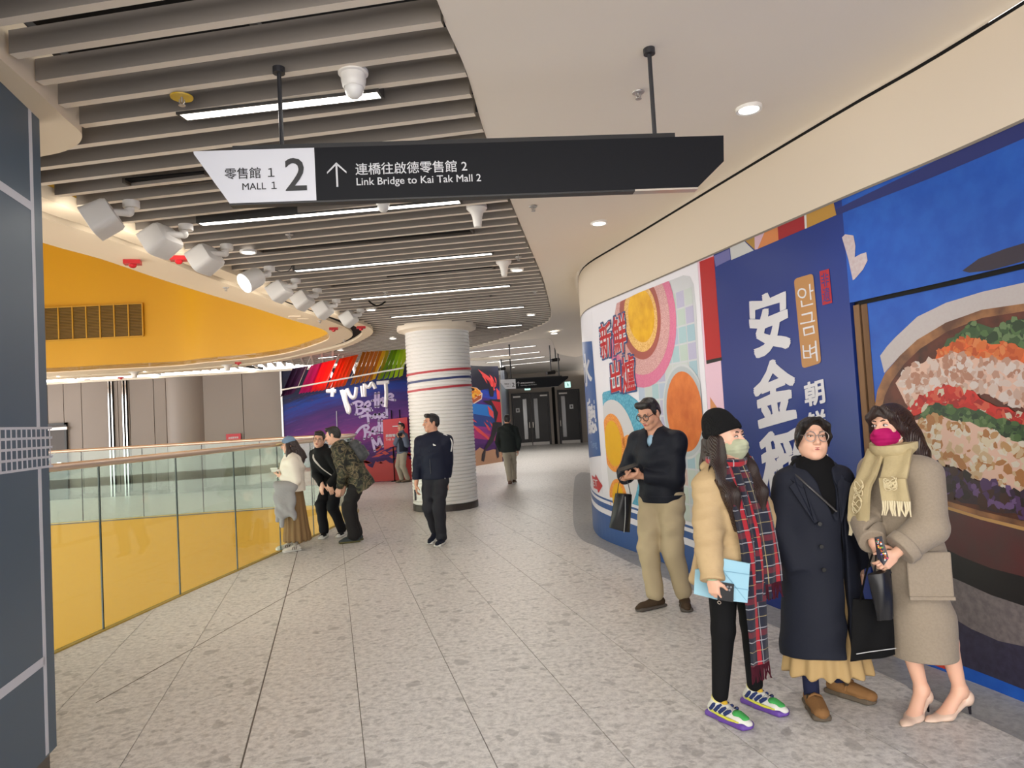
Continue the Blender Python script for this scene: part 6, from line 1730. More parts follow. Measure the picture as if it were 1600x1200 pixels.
MPARKA = M('parka_beige', (192, 166, 126), 0.75, bump=('noise', 16, 0.7, (1, 1, 1.6)), var=(5, .3, (174, 148, 110)))
MKNIT = M('knit_black', (24, 24, 25), 0.9, bump=('wave', 90, .5, (1, 1, .02)))
MLEG = M('leggings_black', (16, 16, 18), 0.8)
MMASKG = M('mask_sage', (176, 180, 152), 0.8); MMASKM = M('mask_magenta', (168, 22, 92), 0.7); MELAST = M('mask_loop', (226, 226, 222), .8)
def face_mask(p, mat, name='face_mask'):
    q = p.hl; S = Sdf(); R = p.HR
    S.el(p.hp(0, .034, -.042), V3(.066, .070, .066) * q, R, .01); S.rc(p.hp(0, .102, -.012), p.hp(0, .112, -.030), .012 * q, .016 * q, .02); S.rc(p.hp(0, .06, -.088), p.hp(0, .075, -.075), .030 * q, .03 * q, .02)
    S.rc(p.hp(-.03, .080, -.05), p.hp(.03, .080, -.05), .026 * q, None, .03)
    S.cut(p.hp(0, .10, -.004), R @ unit(V3(0, .12, 1))); S.cut(p.hp(0, .012, 0), R @ unit(V3(0, -1, 0.1)))
    S.cut(p.hp(0, .06, -.112), R @ unit(V3(0, -.2, -1)))
    def pleat(X, Y, Z):
        zl = ((X - p.hd[0]) * R[0, 2] + (Y - p.hd[1]) * R[1, 2] + (Z - p.hd[2]) * R[2, 2]) / q
        return .0016 * np.sin((zl + .05) * 2 * math.pi / .021) * np.exp(-((zl + .05) / .03) ** 2)
    o = p.put(name, S, mat, min(p.cell, .0035), pleat, 0)
    for x in (-1, 1):
        mb = MB()
        for z0, z1 in ((-.008, .006), (-.075, -.026)): mb.tube([tuple(p.hp(x * .062, .035, z0)), tuple(p.hp(x * .074, .015, (z0 + z1) / 2)), tuple(p.hp(x * .083, -.012, z1))], .0017, 6)
        mb.obj('ear_loop', MELAST, o)
    return o
p1 = Person('woman in beige parka, black beanie, sage mask and tartan scarf, holding a blue tablet', 1150, 1112, (.42, -.91), 1.505, cell=.005, big=1.12)
p1.skeleton(lean=-.02, pel=tuple(p1.D(.045, 0)[:2]), head=(16, 3, 2), pz=.548, sw=.092)
rw = p1.L(1113, 911, -.24); lw = p1.L(1233, 889, .13)
p1.arms(rw, p1.shR + V3(.3, -.25, -.3), lw, p1.shL + V3(-.3, -.2, -.3))
aR = p1.L(1124, 1086, -.07); aL = p1.L(1180, 1080, .06)
p1.legs(V3(aR[0], aR[1], .085), V3(aL[0], aL[1], .085))
dn = V3(0, 0, -1)
p1.body(1.0, handargs=[(p1.wrR, p1.D(.10, -.02, -1), p1.D(.75, .66), p1.D(.8, -.6), (.55, .6, .6, .6)), (p1.wrL, p1.D(.12, -.1, -1), p1.D(-.7, .6), p1.D(-.4, -1), (.3, .35, .4, .45))])
p1.finish_body(mouth=False, shut=.1)
face_mask(p1, MMASKG)
# parka
H = p1.H; S = Sdf(); fl = (p1.yf, .74)
for sh_ in (p1.shL, p1.shR): S.rc(p1.shc + p1.u * .01 * H, sh_, .054 * H, .050 * H, .03)
eR, dR = p1.sleeve(S, 'R', .053 * H, .050 * H, .041 * H, .0, .012); eL, dL = p1.sleeve(S, 'L', .053 * H, .046 * H, .037 * H, .02, .012)
S.end(eR + dR * .008, dR); S.end(eL + dL * .008, dL, .07)
S.rc(p1.chest + p1.u * .02 * H, p1.shc - p1.u * .035 * H, .118 * H, .096 * H, .03, fl); S.rc(p1.pel - V3(0, 0, .035 * H), p1.chest, .122 * H, .116 * H, .05, fl); S.rc(p1.pel - V3(0, .01, .08 * H), p1.pel, .124 * H, .122 * H, .04, fl)
S.rc(p1.neck - p1.yf * .075 - V3(.06, 0, .01), p1.neck - p1.yf * .075 + V3(.06, 0, -.01), .042, None, .03); S.rc(p1.neck - p1.yf * .06 + V3(.075, 0, 0), p1.neck + p1.yf * .035 + V3(.085, 0, -.05), .034, .028, .02); S.rc(p1.neck - p1.yf * .06 - V3(.075, 0, 0), p1.neck + p1.yf * .035 - V3(.085, 0, .05), .034, .028, .02)
S.cut(p1.pel - V3(0, 0, .115 * H), (0, 0, -1))
S.rc(p1.neck + p1.yf * .02 + V3(0, 0, .03), p1.neck + p1.yf * .02 + V3(0, 0, -.06), .058, .05, .02, sub=True)
S.rc(p1.shc + p1.yf * .15 + V3(-.01, 0, .05), p1.pel + p1.yf * .18 - V3(.01, 0, .3), .045, .07, .02, sub=True)

pk = p1.put('parka', S, MPARKA, .006, folds(.005, 34, 40, .7))
for sx in (1, -1):
    q = p1.neck + p1.yf * .062 + V3(.085 * sx, 0, -.035)
    for k in (0, 1): MB().ball(tuple(q + V3(.028 * sx * k, .0, -.05 - .012 * k)), .006, 8, 6).obj('snap_button', M('snap_dark', (66, 52, 38), .3, .6), pk)
S = Sdf()
for a, r0, r1 in (((p1.pel - V3(.0, .12, .06)) , .085, .11),): S.rc(a + V3(.10, 0, .2), a + V3(.16, -.02, -.06), .02, .03, .02); S.rc(a + V3(.16, -.02, -.06), a + V3(.12, .0, -.1), .03, .02, .02)
p1.put('parka_belt_end', S, MPARKA, .006)
# black top below the open parka, cuffs
S = Sdf(); S.rc(p1.pel - V3(0, 0, .03), p1.shc - p1.u * .02, .108 * H, .095 * H, .03, (p1.yf, .70)); S.cut(p1.pel - V3(0, 0, .085 * H), (0, 0, -1)); p1.put('black_top', S, MLEG, .008)
S = Sdf(); S.rc(p1.wrL - dL * .05, p1.wrL + dL * .012, .034, .032, .01); S.end(p1.wrL + dL * .014, dL); p1.put('cuff', S, MLEG, .005)
mb = MB(); mb.tube([tuple(p1.wrR + (p1.D(math.cos(a), math.sin(a)) * .034)) for a in np.linspace(0, 2 * math.pi, 20)], .004, 6); mb.obj('bracelet', M('jade', (150, 170, 140), .2), p1.root, smooth=True)
mb = MB(); mb.tube([tuple(p1.wrR + p1.D(.02, -.03, -.115) + (p1.D(math.cos(a) * .7, math.sin(a) * .7, .5 * math.sin(a)) * .011)) for a in np.linspace(0, 2 * math.pi, 14)], .002, 6); mb.obj('ring', MSTEEL, p1.root, smooth=True)
p1.trouser('leggings', MLEG, (.059, .041, .028), .06, .065, fold=0)
# beanie
S = Sdf(); q = p1.hl; R = p1.HR
S.el(p1.hp(0, -.020, .045), V3(.088, .106, .088) * q, R, .01); S.el(p1.hp(0, -.045, .115), V3(.066, .072, .058) * q, R, .06)
S.cut(p1.hp(0, 0, .028), R @ unit(V3(0, .34, -1)))
bn1 = p1.put('beanie', S, MKNIT, .005)
S = Sdf(); S.el(p1.hp(0, -.020, .045), V3(.094, .112, .094) * q, R, .01); S.cut(p1.hp(0, 0, .026), R @ unit(V3(0, .34, -1))); S.cut(p1.hp(0, 0, .088), R @ unit(V3(0, -.34, 1)))
p1.put('turn_up', S, MKNIT, .005, parent=bn1)
# long dark hair
S = Sdf()
S.el(p1.hp(0, -.05, -.02), V3(.083, .062, .10) * q, R, .02)
for sx, f0, f1, ln in ((1, .01, .075, .42), (1, -.03, .05, .40), (-1, .0, .075, .44), (-1, -.04, .045, .38)):
    a = p1.hp(sx * .078, f0, -.0); b = p1.neck + V3(sx * .098, f1, -.02); c = p1.neck + V3(sx * .098, f1 + .075, -.14); d = p1.neck + V3(sx * .085, f1 + .085, -.14 - ln * .45)
    S.chain([a, b, c, d], [.030, .042, .034, .008], .03, (p1.yf, .6))
S.chain([p1.hp(0, -.09, 0), p1.neck - p1.yf * .09 + V3(0, 0, .0), p1.neck - p1.yf * .13 + V3(0, 0, -.12)], [.06, .08, .05], .03)
S.cut(p1.hp(0, 0, .05), R @ unit(V3(0, -.3, 1)))
p1.put('hair', S, MHAIRB, .005, folds(.0015, 140, 8, .3))
# tartan scarf
MTART = tartan('tartan')
S = Sdf(); n = 18
pts = [p1.neck + V3(math.sin(a) * .092, math.cos(a) * .088 - .0, -.004 + .010 * math.cos(a)) for a in np.linspace(-2.5, 2.5, n)]
sc = thing_root = None
loop = []
for a in np.linspace(-2.6, 2.6, 22):
    c = p1.neck + V3(math.sin(a) * .085, math.cos(a) * .078 + .005, .005 - .02 * max(0, math.cos(a)))
    out = unit(V3(math.sin(a), math.cos(a), -.15)); loop.append((c, unit(V3(math.sin(a) * .35, math.cos(a) * .35, 1)), out))
scf = strip_obj('scarf', loop, .12, .022, MTART, p1.root, 8)
xr = p1.xr
def down(xs, ln, w, v0, u0, sway, z1):
    a = p1.neck + V3(xs, .095, -.0); 
    pts = path3([a + V3(0, -.03, .05), a + V3(xs * .15, .035, -.10), a + V3(xs * .3 + sway * .3, .075, -.30), a + V3(xs * .3 + sway * .7, .085, -.50), V3(a[0] + xs * .3 + sway, a[1] + .075, z1)], 6)
    L = [(c, unit(V3(1, .12, 0)), unit(V3(-.12, 1, .05))) for c in pts]
    return strip_obj('scarf_end', L, w, .016, MTART, scf, 8, u0, v0), pts[-1]
e1, b1 = down(.045, 1, .135, .3, .02, -.045, .30); e2, b2 = down(-.062, 1, .13, .1, .07, -.03, .70)
e3, b3 = down(-.012, 1, .11, .2, .04, -.02, .62)
for bb, w, cols in ((b1, .13, 17), (b2, .12, 15)):
    mb = MB(); rng = random.Random(3)
    for k in range(cols):
        x = (k / (cols - 1) - .5) * w; o = bb + V3(x, x * .12, .0)
        mb.tube([tuple(o), tuple(o + V3(rng.uniform(-.006, .006), rng.uniform(-.004, .004), -.045)), tuple(o + V3(rng.uniform(-.015, .015), rng.uniform(-.01, .01), -.085))], [.0045, .004, .003], 5)
    mb.obj('fringe', M('fringe_navy', (70, 24, 36), .9), scf, kind='stuff')
# trail sneakers
MSNK = M('sneaker_white', (214, 214, 206), .6); MSOL = M('sole_purple', (96, 62, 150), .5); MGRN = M('toe_green', (70, 160, 84), .6); MYLW = M('trim_yellow', (206, 204, 70), .5); MNVY = M('panel_navy', (40, 52, 96), .6)
for an, yw in ((p1.anR, 8), (p1.anL, 9)):
    sh, g = p1.shoe(an, yw, MSNK, MSOL, .262, hgt=.07, name='sneaker', sole_t=.032)
    for nm, a0, a1, zz0, zz1, mt, rr in (('toe_panel', .115, .155, .058, .048, MGRN, .027),): 
        S = Sdf(); S.rc(g(a0, 0, zz0), g(a1, 0, zz1), .030, .026, .01, (V3(0, 0, 1), .6)); p1.put(nm, S, mt, .004, parent=sh)
    mb = MB()
    for sx in (-1, 1): mb.tube([tuple(g(a, sx * b, z)) for a, b, z in ((-.06, .022, .055), (-.03, .040, .046), (.03, .046, .040), (.09, .046, .036), (.15, .040, .036))], [.006, .008, .007, .007, .004], 6)
    mb.obj('side_stripe', MYLW, sh, smooth=True)
    mb = MB()
    for sx in (-1, 1):
        for a in (-.03, .0, .03, .062): mb.tube([tuple(g(a, sx * .043, .052)), tuple(g(a + .018, sx * .036, .074 - a * .12)), tuple(g(a + .03, sx * .022, .086 - a * .2))], [.010, .011, .006], 6)
    mb.obj('side_panel', MNVY, sh, smooth=True)
    mb = MB()
    for a in (.02, .042, .064, .086): mb.tube([tuple(g(a, -.022, .083 - a * .22)), tuple(g(a + .006, 0, .094 - a * .22)), tuple(g(a, .022, .083 - a * .22))], .0035, 6)
    mb.obj('laces', M('lace_grey', (180, 176, 170), .7), sh)
    S = Sdf(); S.rc(g(.005, 0, .095), g(.03, 0, .088), .020, .018, .01); p1.put('tongue', S, M('tongue_ochre', (196, 160, 50), .6), .004, parent=sh)
    S = Sdf(); S.rc(g(-.012, 0, .07), g(-.012, 0, .118), .036, .034, .01); S.cut(g(0, 0, .12), (0, 0, 1)); p1.put('sock', S, M('sock_yellow', (218, 208, 130), .8), .005)
# light blue tablet folder with a phone, held in her right hand
tb = thing('tablet_case', 'light blue folding tablet case held by the woman in the parka', 'tablet', tuple(np.array(aty(1136, 905, p1.Y - .20))), 0)
to = Vector(tb.location)
def tq(px, py, dy): return Vector(aty(px, py, p1.Y + dy)) - to
MTAB = M('case_blue', (150, 196, 214), .5)
mb = MB(); mb.slab3([tq(1131, 873, -.225), tq(1172, 881, -.225), tq(1168, 942, -.235), tq(1120, 937, -.235)], (.004, .012, 0)); mb.obj('cover', MTAB, tb)
mb = MB(); mb.slab3([tq(1086, 890, -.10), tq(1118, 884, -.105), tq(1120, 937, -.115), tq(1084, 928, -.105)], (.004, .012, 0)); mb.obj('back', MTAB, tb)
mb = MB()
for a, b in (((1130, 892), (1171, 898)), ((1127, 915), (1170, 922)), ((1130, 892), (1167, 940)), ((1127, 915), (1150, 940))):
    mb.bar(tq(*a, -.2335), tq(*b, -.2335), .0022, .003)
mb.obj('fold_line', M('case_crease', (118, 166, 190), .5), tb)
ph = thing('phone', 'dark phone with three lenses pressed to the blue tablet case', 'phone', tuple(np.array(aty(1136, 925, p1.Y - .23))), 0)
to = Vector(ph.location)
mb = MB(); mb.slab3([tq(1122, 909, -.248), tq(1147, 913, -.246), tq(1146, 941, -.248), tq(1121, 937, -.25)], (.002, .009, 0)); mb.obj('case', M('phone_black', (26, 26, 28), .3), ph)
mb = MB(); c = tq(1139, 919, -.249)
for dx, dz in ((-.008, .008), (.008, .006), (0, -.008)): mb.tube([c + Vector((dx, -.001, dz)), c + Vector((dx, -.006, dz))], .006, 10)
mb.obj('camera_lens', M('lens_grey', (130, 132, 138), .2, .6), ph)
# ------------------------------------------------------------------ woman with glasses in the long navy coat
MCOAT = M('coat_navy', (30, 33, 44), 0.7, bump=('noise', 60, .12)); MTURT = M('turtleneck_black', (14, 14, 16), .85); MKHAKI = M('skirt_khaki', (178, 150, 104), .8, bump=('noise', 20, .2))
p2 = Person('woman with round glasses and short black hair in a long navy coat', 1297, 1094, (-.10, -.995), 1.495, cell=.005, big=1.13)
p2.skeleton(lean=.0, head=(-2, 4, -3), sw=.092, pz=.535)
rw = p2.L(1246, 888, -.05); lw = p2.L(1347, 895, .02)
p2.arms(rw, p2.shR + V3(.4, -.2, -.3), lw, p2.shL + V3(-.4, -.2, -.3))
a1 = p2.L(1268, 1075, -.08); a2 = p2.L(1312, 1066, .06)
p2.legs(V3(a1[0], a1[1], .085), V3(a2[0], a2[1], .085))
p2.body(1.08, legk=.85, handargs=[(p2.wrR, p2.D(.02, -.05, -1), p2.D(1, .2), p2.D(0, -1), (.3, .35, .4, .45)), (p2.wrL, p2.D(0, -.05, -1), p2.D(-1, .2), p2.D(0, -1), (.4, .4, .4, .4))])
p2.B.el(p2.hp(0, .02, -.05), V3(.068, .066, .066) * p2.hl, p2.HR, .02)
p2.finish_body(shut=.15)
mb = MB(); mb.ball((0, 0, 0), (.015, .006, .0035)); mb.v = [tuple(p2.hp(0, .0905, -.0565) + p2.HR @ (np.array(v) * p2.hl)) for v in mb.v]; mb.obj('open_mouth', M('mouth_dark', (60, 22, 22), .5), p2.bo, smooth=True)
H = p2.H
# turtleneck
S = Sdf(); S.rc(p2.neck - p2.u * .03, p2.hd + p2.HR @ V3(0, -.02, -.085), .064, .060, .02); S.rc(p2.chest, p2.shc, .108 * H, .092 * H, .03, (p2.yf, .74)); S.rc(p2.pel, p2.chest, .10 * H, .105 * H, .03, (p2.yf, .74)); S.rc(p2.shL, p2.shR, .04 * H, None, .03); S.cut(p2.hd + p2.HR @ V3(0, 0, -.098), unit(V3(0, -.35, 1)))
p2.put('turtleneck', S, MTURT, .006)
# coat
S = Sdf(); fl = (p2.yf, .74)
for sh_ in (p2.shL, p2.shR): S.rc(p2.shc + p2.u * .01 * H, sh_, .054 * H, .050 * H, .03)
eR, dR = p2.sleeve(S, 'R', .053 * H, .049 * H, .041 * H, .0, .015); eL, dL = p2.sleeve(S, 'L', .053 * H, .049 * H, .041 * H, .0, .015)
S.end(eR + dR * .01, dR); S.end(eL + dL * .01, dL)
S.rc(p2.chest, p2.shc - p2.u * .035 * H, .118 * H, .098 * H, .04, fl); S.rc(p2.pel, p2.chest, .124 * H, .118 * H, .05, fl)
S.rc(V3(p2.pel[0] + .0, p2.pel[1], .24), p2.pel, .168 * H, .126 * H, .03, (p2.yf, .76))
S.cut(V3(0, 0, .25), (0, .12, -1))
S.rc(p2.neck + p2.yf * .06 + V3(0, 0, .06), p2.chest + p2.yf * .13 + V3(-.06, 0, -.09), .078, .012, .012, sub=True); S.rc(p2.neck + V3(0, .01, .12), p2.neck + V3(0, .0, -.0), .070, .062, .012, sub=True)
# open front edge
S.bx(V3(p2.pel[0] - .075, p2.pel[1] + .20, .44), (.011, .12, .60), rotm(0, 0, math.radians(-3)), .005, .012, sub=True)
ct = p2.put('coat', S, MCOAT, .006, folds(.004, 15, 7, 2.2))
# lapels and collar
def lapel(sx):
    mb = MB(); nk = p2.neck; f = p2.yf
    def q(x, y, z): return nk + V3(sx * x, 0, z) + f * y
    o = [q(.060, .02, .045), q(.115, .035, .005), q(.150, .070, -.065), q(.130, .098, -.085), q(.160, .100, -.105), q(.060 if sx > 0 else .08, .160, -.30), q(.045 if sx > 0 else .075, .158, -.29), q(.085, .115, -.12), q(.068, .070, -.03)]
    return mb.slab3([Vector(v) for v in o], (0, .006, .008)).obj('lapel', MCOAT, ct)
lapel(1); lapel(-1)
S = Sdf(); 
for sx in (1, -1): S.chain([p2.neck + V3(sx * .078, .025, .012), p2.neck + V3(sx * .078, -.04, .035), p2.neck + V3(0, -.085, .045)], [.017, .019, .019], .02)
p2.put('collar', S, MCOAT, .006, parent=ct)
for z in (.17, .05, -.07):
    c = p2.pel + V3(.035, .158 - (.0 if z > 0 else -.012), z + .02); MB().tube([tuple(c), tuple(c + V3(0, .012, 0))], .011, 12).obj('button', M('button_black', (14, 14, 16), .25), ct)
mb = MB(); P = path3([p2.shR + V3(.01, -.03, .075), p2.shR + V3(-.01, .055, .062), p2.shc + V3(.05, .135, -.06), p2.chest + V3(-.06, .155, -.05)], 8)
mb.tube([tuple(v) for v in P], .006, 6); mb.obj('bag_strap', M('strap_grey', (60, 58, 58), .35), p2.root, smooth=True)
S = Sdf(); S.rc(p2.pel - V3(0, 0, .15), V3(p2.pel[0], p2.pel[1], .14), .098 * H, .158 * H, .02, (p2.yf, .76)); S.cut(V3(0, 0, .165), (0, 0, -1))
p2.put('skirt', S, MKHAKI, .007, lambda X, Y, Z: .010 * np.sin(13 * np.arctan2(Y - p2.pel[1], X - p2.pel[0])) * np.clip((.6 - Z) / .4, 0, 1))
MSOCK = M('sock_navy', (34, 38, 62), .9, bump=('wave', 40, .6, (0, 0, 1))); MSUEDE = M('suede_tan', (134, 98, 62), .85, bump=('noise', 60, .3)); MCREPE = M('crepe_sole', (96, 86, 74), .8)
for an, yw in ((p2.anR, -2), (p2.anL, 42)):
    S = Sdf(); S.rc(an + V3(0, -.005, -.03), an + V3(0, -.008, .12), .040, .043, .01); S.cut(an + V3(0, 0, .125), (0, 0, 1)); p2.put('sock', S, MSOCK, .006)
    sh, g = p2.shoe(an, yw, MSUEDE, MCREPE, .262, hgt=.055, name='clog', sole_t=.03, toe=1.0)
    S = Sdf(); S.rc(g(.07, 0, .055), g(.165, 0, .042), .046, .040, .02, (V3(0, 0, 1), .72)); S.cut(g(0, 0, .02), (0, 0, -1)); p2.put('toe_cap', S, MSUEDE, .005, parent=sh)
    mb = MB(); mb.tube([tuple(g(.055, -.046, .05)), tuple(g(.06, -.03, .085)), tuple(g(.06, .0, .096)), tuple(g(.06, .03, .085)), tuple(g(.055, .046, .05))], [.008, .011, .012, .011, .008], 8, .5); mb.obj('strap', MSUEDE, sh, smooth=True)
    mb = MB(); c = g(.06, .034, .083); mb.box(tuple(c), (.02, .008, .022)); mb.obj('buckle', M('buckle_bronze', (70, 58, 44), .3, .8), sh)
# hair: short, parted, tucked
S = Sdf(); q = p2.hl; R = p2.HR
S.el(p2.hp(0, -.016, .034), V3(.079, .097, .086) * q, R, .01); S.el(p2.hp(0, -.045, -.012), V3(.079, .062, .078) * q, R, .03)
for sx in (1, -1): S.chain([p2.hp(sx * .015 - .01, .070, .104), p2.hp(sx * .060, .062, .070), p2.hp(sx * .079, .030, .01), p2.hp(sx * .080, .014, -.042)], [.014 * q, .016 * q, .015 * q, .005 * q], .02)
S.el(p2.hp(-.004, .115, .015), V3(.060, .07, .078) * q, R, .015, sub=True); S.bx(p2.hp(0, .13, -.06), V3(.058, .085, .08) * q, R, .03 * q, .02, sub=True)
S.cut(p2.hp(0, 0, -.075), R @ unit(V3(0, .2, -1)))
p2.put('hair', S, MHAIR, .004, folds(.0016, 170, 26, .2))
def glasses(p, mat, r=.023, wire=.0022, rx=1.0, rz=1.0, y=.102):
    mb = MB()
    for sx in (1, -1):
        mb.tube([tuple(p.hp(sx * .033 + r * rx * math.cos(a), y - .25 * abs(r * math.cos(a)) * (1 if math.cos(a) * sx > 0 else .2), .008 + r * rz * math.sin(a))) for a in np.linspace(0, 2 * math.pi, 22)], wire * p.hl, 6)
        mb.tube([tuple(p.hp(sx * (.033 + r * rx), y - .006, .014)), tuple(p.hp(sx * .074, .05, .016)), tuple(p.hp(sx * .080, -.005, .012))], wire * p.hl, 6)
    mb.tube([tuple(p.hp(-.011, y, .012)), tuple(p.hp(0, y + .003, .015)), tuple(p.hp(.011, y, .012))], wire * p.hl, 6)
    return mb.obj('glasses', mat, p.root, smooth=True)
glasses(p2, M('frame_clear', (150, 136, 130), .25, .3), .0265, .0026)

# ------------------------------------------------------------------ woman in the taupe coat and heels
MTAUPE = M('coat_taupe', (152, 139, 122), .9, bump=('noise', 110, .25), var=(90, .35, (134, 121, 105)), sheen=.15); MSCARF = M('scarf_beige', (186, 170, 132), .9, bump=('noise', 60, .3), var=(12, .5, (166, 150, 112)))
MNUDE = M('pump_nude', (216, 188, 168), .3); MLEATH = M('leather_black', (28, 28, 31), .38); MTOTE = M('tote_black', (13, 13, 14), .8)
p3 = Person('woman in long taupe coat, magenta mask, beige scarf and nude high heels', 1452, 1116, (-.88, -.47), 1.50, sk='fair', cell=.005, big=1.13)
p3.skeleton(lean=.03, pel=tuple(p3.D(-.05, .0)[:2]), head=(-4, 2, 3), pz=.565, tw=.0, sw=.090)
rw = p3.L(1367, 852, -.13); lw = p3.L(1398, 866, -.22)
p3.arms(rw, p3.shR + V3(.4, -.1, -.3), lw, p3.shL + V3(-.5, -.3, -.4))
a1 = p3.L(1441, 1087, .0); a2 = p3.L(1502, 1100, -.04)
p3.legs(V3(a1[0], a1[1], .13), V3(a2[0], a2[1], .13))
p3.body(1.0, legk=1.0, handargs=[(p3.wrR, p3.D(.42, -.35, -.8), p3.D(.6, .5, .2), p3.D(.1, -1, .3), (.7, .8, .8, .8)), (p3.wrL, p3.D(-.75, -.1, -.55), p3.D(-.1, .9, -.1), p3.D(0, -.3, 1), (.6, .7, .7, .7))])
# feet in heels
H = p3.H
feet = []
for an, yw in ((p3.anR, 8), (p3.anL, -14)):
    y = math.radians(yw); f = V3(-math.sin(y), math.cos(y), 0)
    heel = an - f * .035 + V3(0, 0, -.045); ball = an + f * .105 + V3(0, 0, -.108); toe = an + f * .165 + V3(0, 0, -.115)
    p3.B.rc(an, heel, .030, .026, .02); p3.B.rc(an, ball, .032, .034, .02, (unit(V3(0, 0, 1) + f * .3), .8)); p3.B.rc(ball, toe, .032, .018, .02, (V3(0, 0, 1), .6))
    feet.append((an, f, heel, ball, toe))
p3.finish_body(mouth=False, shut=.55)
for an, f, heel, ball, toe in feet:
    S = Sdf(); up = V3(0, 0, 1); x = np.cross(f, up)
    S.rc(heel + up * .012, heel - up * .012, .031, .030, .01); S.rc(heel - up * .005, ball - up * .002, .029, .039, .02, (unit(up + f * .5), .55)); S.rc(ball - up * .004, toe + f * .02 - up * .004, .039, .024, .02, (up, .55)); S.rc(toe + f * .02 - up * .004, toe + f * .055 - up * .008, .022, .008, .02, (up, .6))
    S.rc(heel + up * .07 + f * .055, ball + up * .055 - f * .02, .034, .045, .012, sub=True)
    S.cut(V3(0, 0, .004), -up)
    pu = p3.put('pump', S, MNUDE, .004)
    hb = heel - f * .012 - up * .02
    mb = MB(); mb.tube([tuple(hb), tuple(hb - up * .03 - f * .002), V3(hb[0], hb[1], 0.0) - f * .004], [.016, .008, .0055], 10); mb.obj('heel', M('heel_dark', (40, 38, 46), .2, .4), pu, smooth=True)
face_mask(p3, MMASKM)
# coat
S = Sdf(); fl = (p3.yf, .78)
S.rc(p3.chest, p3.shc - p3.u * .035 * H, .114 * H, .094 * H, .04, fl); S.rc(p3.pel, p3.chest, .116 * H, .107 * H, .06, fl)
HC = p3.pel + p3.D(.042, 0)
S.rc(V3(HC[0], HC[1] - .01, .30), p3.pel, .100 * H, .118 * H, .05, (p3.yf, .84)); S.rc(V3(HC[0], HC[1] - .01, .24), V3(HC[0], HC[1], .50), .102 * H, .106 * H, .05, (p3.yf, .84))
for sh_ in (p3.shL, p3.shR): S.rc(p3.shc + p3.u * .01 * H, sh_, .054 * H, .048 * H, .03)
eR, dR = p3.sleeve(S, 'R', .056 * H, .052 * H, .045 * H, .035); eL, dL = p3.sleeve(S, 'L', .058 * H, .058 * H, .049 * H, .045)
S.cut(V3(0, 0, .30), (0, 0, -1)); S.end(eR + dR * .008, dR); S.end(eL + dL * .012, dL); S.rc(p3.neck + V3(0, .02, .10), p3.neck + V3(0, .03, -.02), .06, .05, .01, sub=True)
S.bx(V3(p3.pel[0] + .03, p3.pel[1] + .19, .55), (.006, .075, .5), rotm(0, 0, 0), .003, .012, sub=True)
tc_ = p3.put('coat', S, MTAUPE, .006, folds(.0045, 14, 12, .9))
S = Sdf(); S.rc(eL - dL * .035, eL + dL * .012, .057 * H, .055 * H, .01); S.end(eL + dL * .015, dL, .11); S.end(eL - dL * .04, -dL, .11); p3.put('turned_cuff', S, MTAUPE, .006, parent=tc_)
# patch pocket with a flap line on her left front
pk_ = p3.pel + V3(-.165, .085, -.09)
mb = MB(); aa = unit(V3(-.62, -.70, 0)); 
S = Sdf(); nn = unit(V3(-.72, .66, 0)); xx = np.cross(V3(0, 0, 1), nn)
S.bx(pk_ + nn * .012, (.10, .010, .115), np.stack([xx, nn, V3(0, 0, 1)], 1), .008, .01); p3.put('pocket', S, MTAUPE, .006, parent=tc_)
mb = MB(); mb.bar(tuple(pk_ + nn * .024 - xx * .10 + V3(0, 0, -.11)), tuple(pk_ + nn * .024 + xx * .10 + V3(0, 0, -.11)), .012, .016); mb.obj('pocket_edge', MTAUPE, tc_)
# scarf: wrap and two ends
loop = []
for a in np.linspace(-3.0, 3.0, 26):
    c = p3.neck + V3(math.sin(a) * .090, math.cos(a) * .082 + .012, .020 - .018 * max(0, math.cos(a))); out = unit(V3(math.sin(a), math.cos(a), -.2))
    loop.append((c, unit(V3(math.sin(a) * .35, math.cos(a) * .35, 1)), out))
sc3 = strip_obj('scarf', loop, .125, .034, MSCARF, p3.root, 8)
def end3(x0, dx, z1, w, fw):
    a = p3.neck + V3(x0, .10, -.0); z0 = a[2]
    pts = path3([a + V3(0, -.03, .04), a + V3(dx * .2, .045, -.09), V3(a[0] + dx * .6, a[1] + .085, (z0 + z1) / 2), V3(a[0] + dx, a[1] + .10, z1)], 6)
    L = [(c, unit(V3(1, fw, 0)), unit(V3(-fw, 1, .05))) for c in pts]
    o = strip_obj('scarf_end', L, w, .018, MSCARF, sc3, 8); b = pts[-1]
    mb = MB(); rng = random.Random(9)
    for k in range(12):
        x = (k / 11 - .5) * w * .96; e = b + V3(x, x * fw, 0)
        mb.tube([tuple(e), tuple(e + V3(rng.uniform(-.006, .006), .003, -.04)), tuple(e + V3(rng.uniform(-.016, .016), .004, -.075))], [.0055, .005, .003], 6)
    mb.obj('fringe', M('fringe_cream', (214, 202, 170), .9), sc3, kind='stuff')
    mb = MB()                    # woven looping script
    for k in range(5):
        cz = b[2] + .06 + (z0 - .12 - b[2] - .06) * k / 5
        cx = b[0] + (a[0] - b[0]) * (cz - b[2]) / (z0 - b[2]); cy = b[1] + .012 + (a[1] + .05 - b[1]) * ((cz - b[2]) / (z0 - b[2])) ** 2 * .8
        mb.tube([(cx + .03 * math.sin(t * 1.5 + k), cy + fw * .03 * math.sin(t * 1.5 + k) + .004, cz + .018 * math.sin(t * 2.6) + .004 * t) for t in np.linspace(0, 5.5, 26)], .0028, 5)
    mb.obj('woven_loops', M('loops_cream', (208, 194, 158), .9), sc3, smooth=True)
end3(.065, .045, 1.00, .125, -.25); end3(-.065, -.045, 1.13, .125, .25)
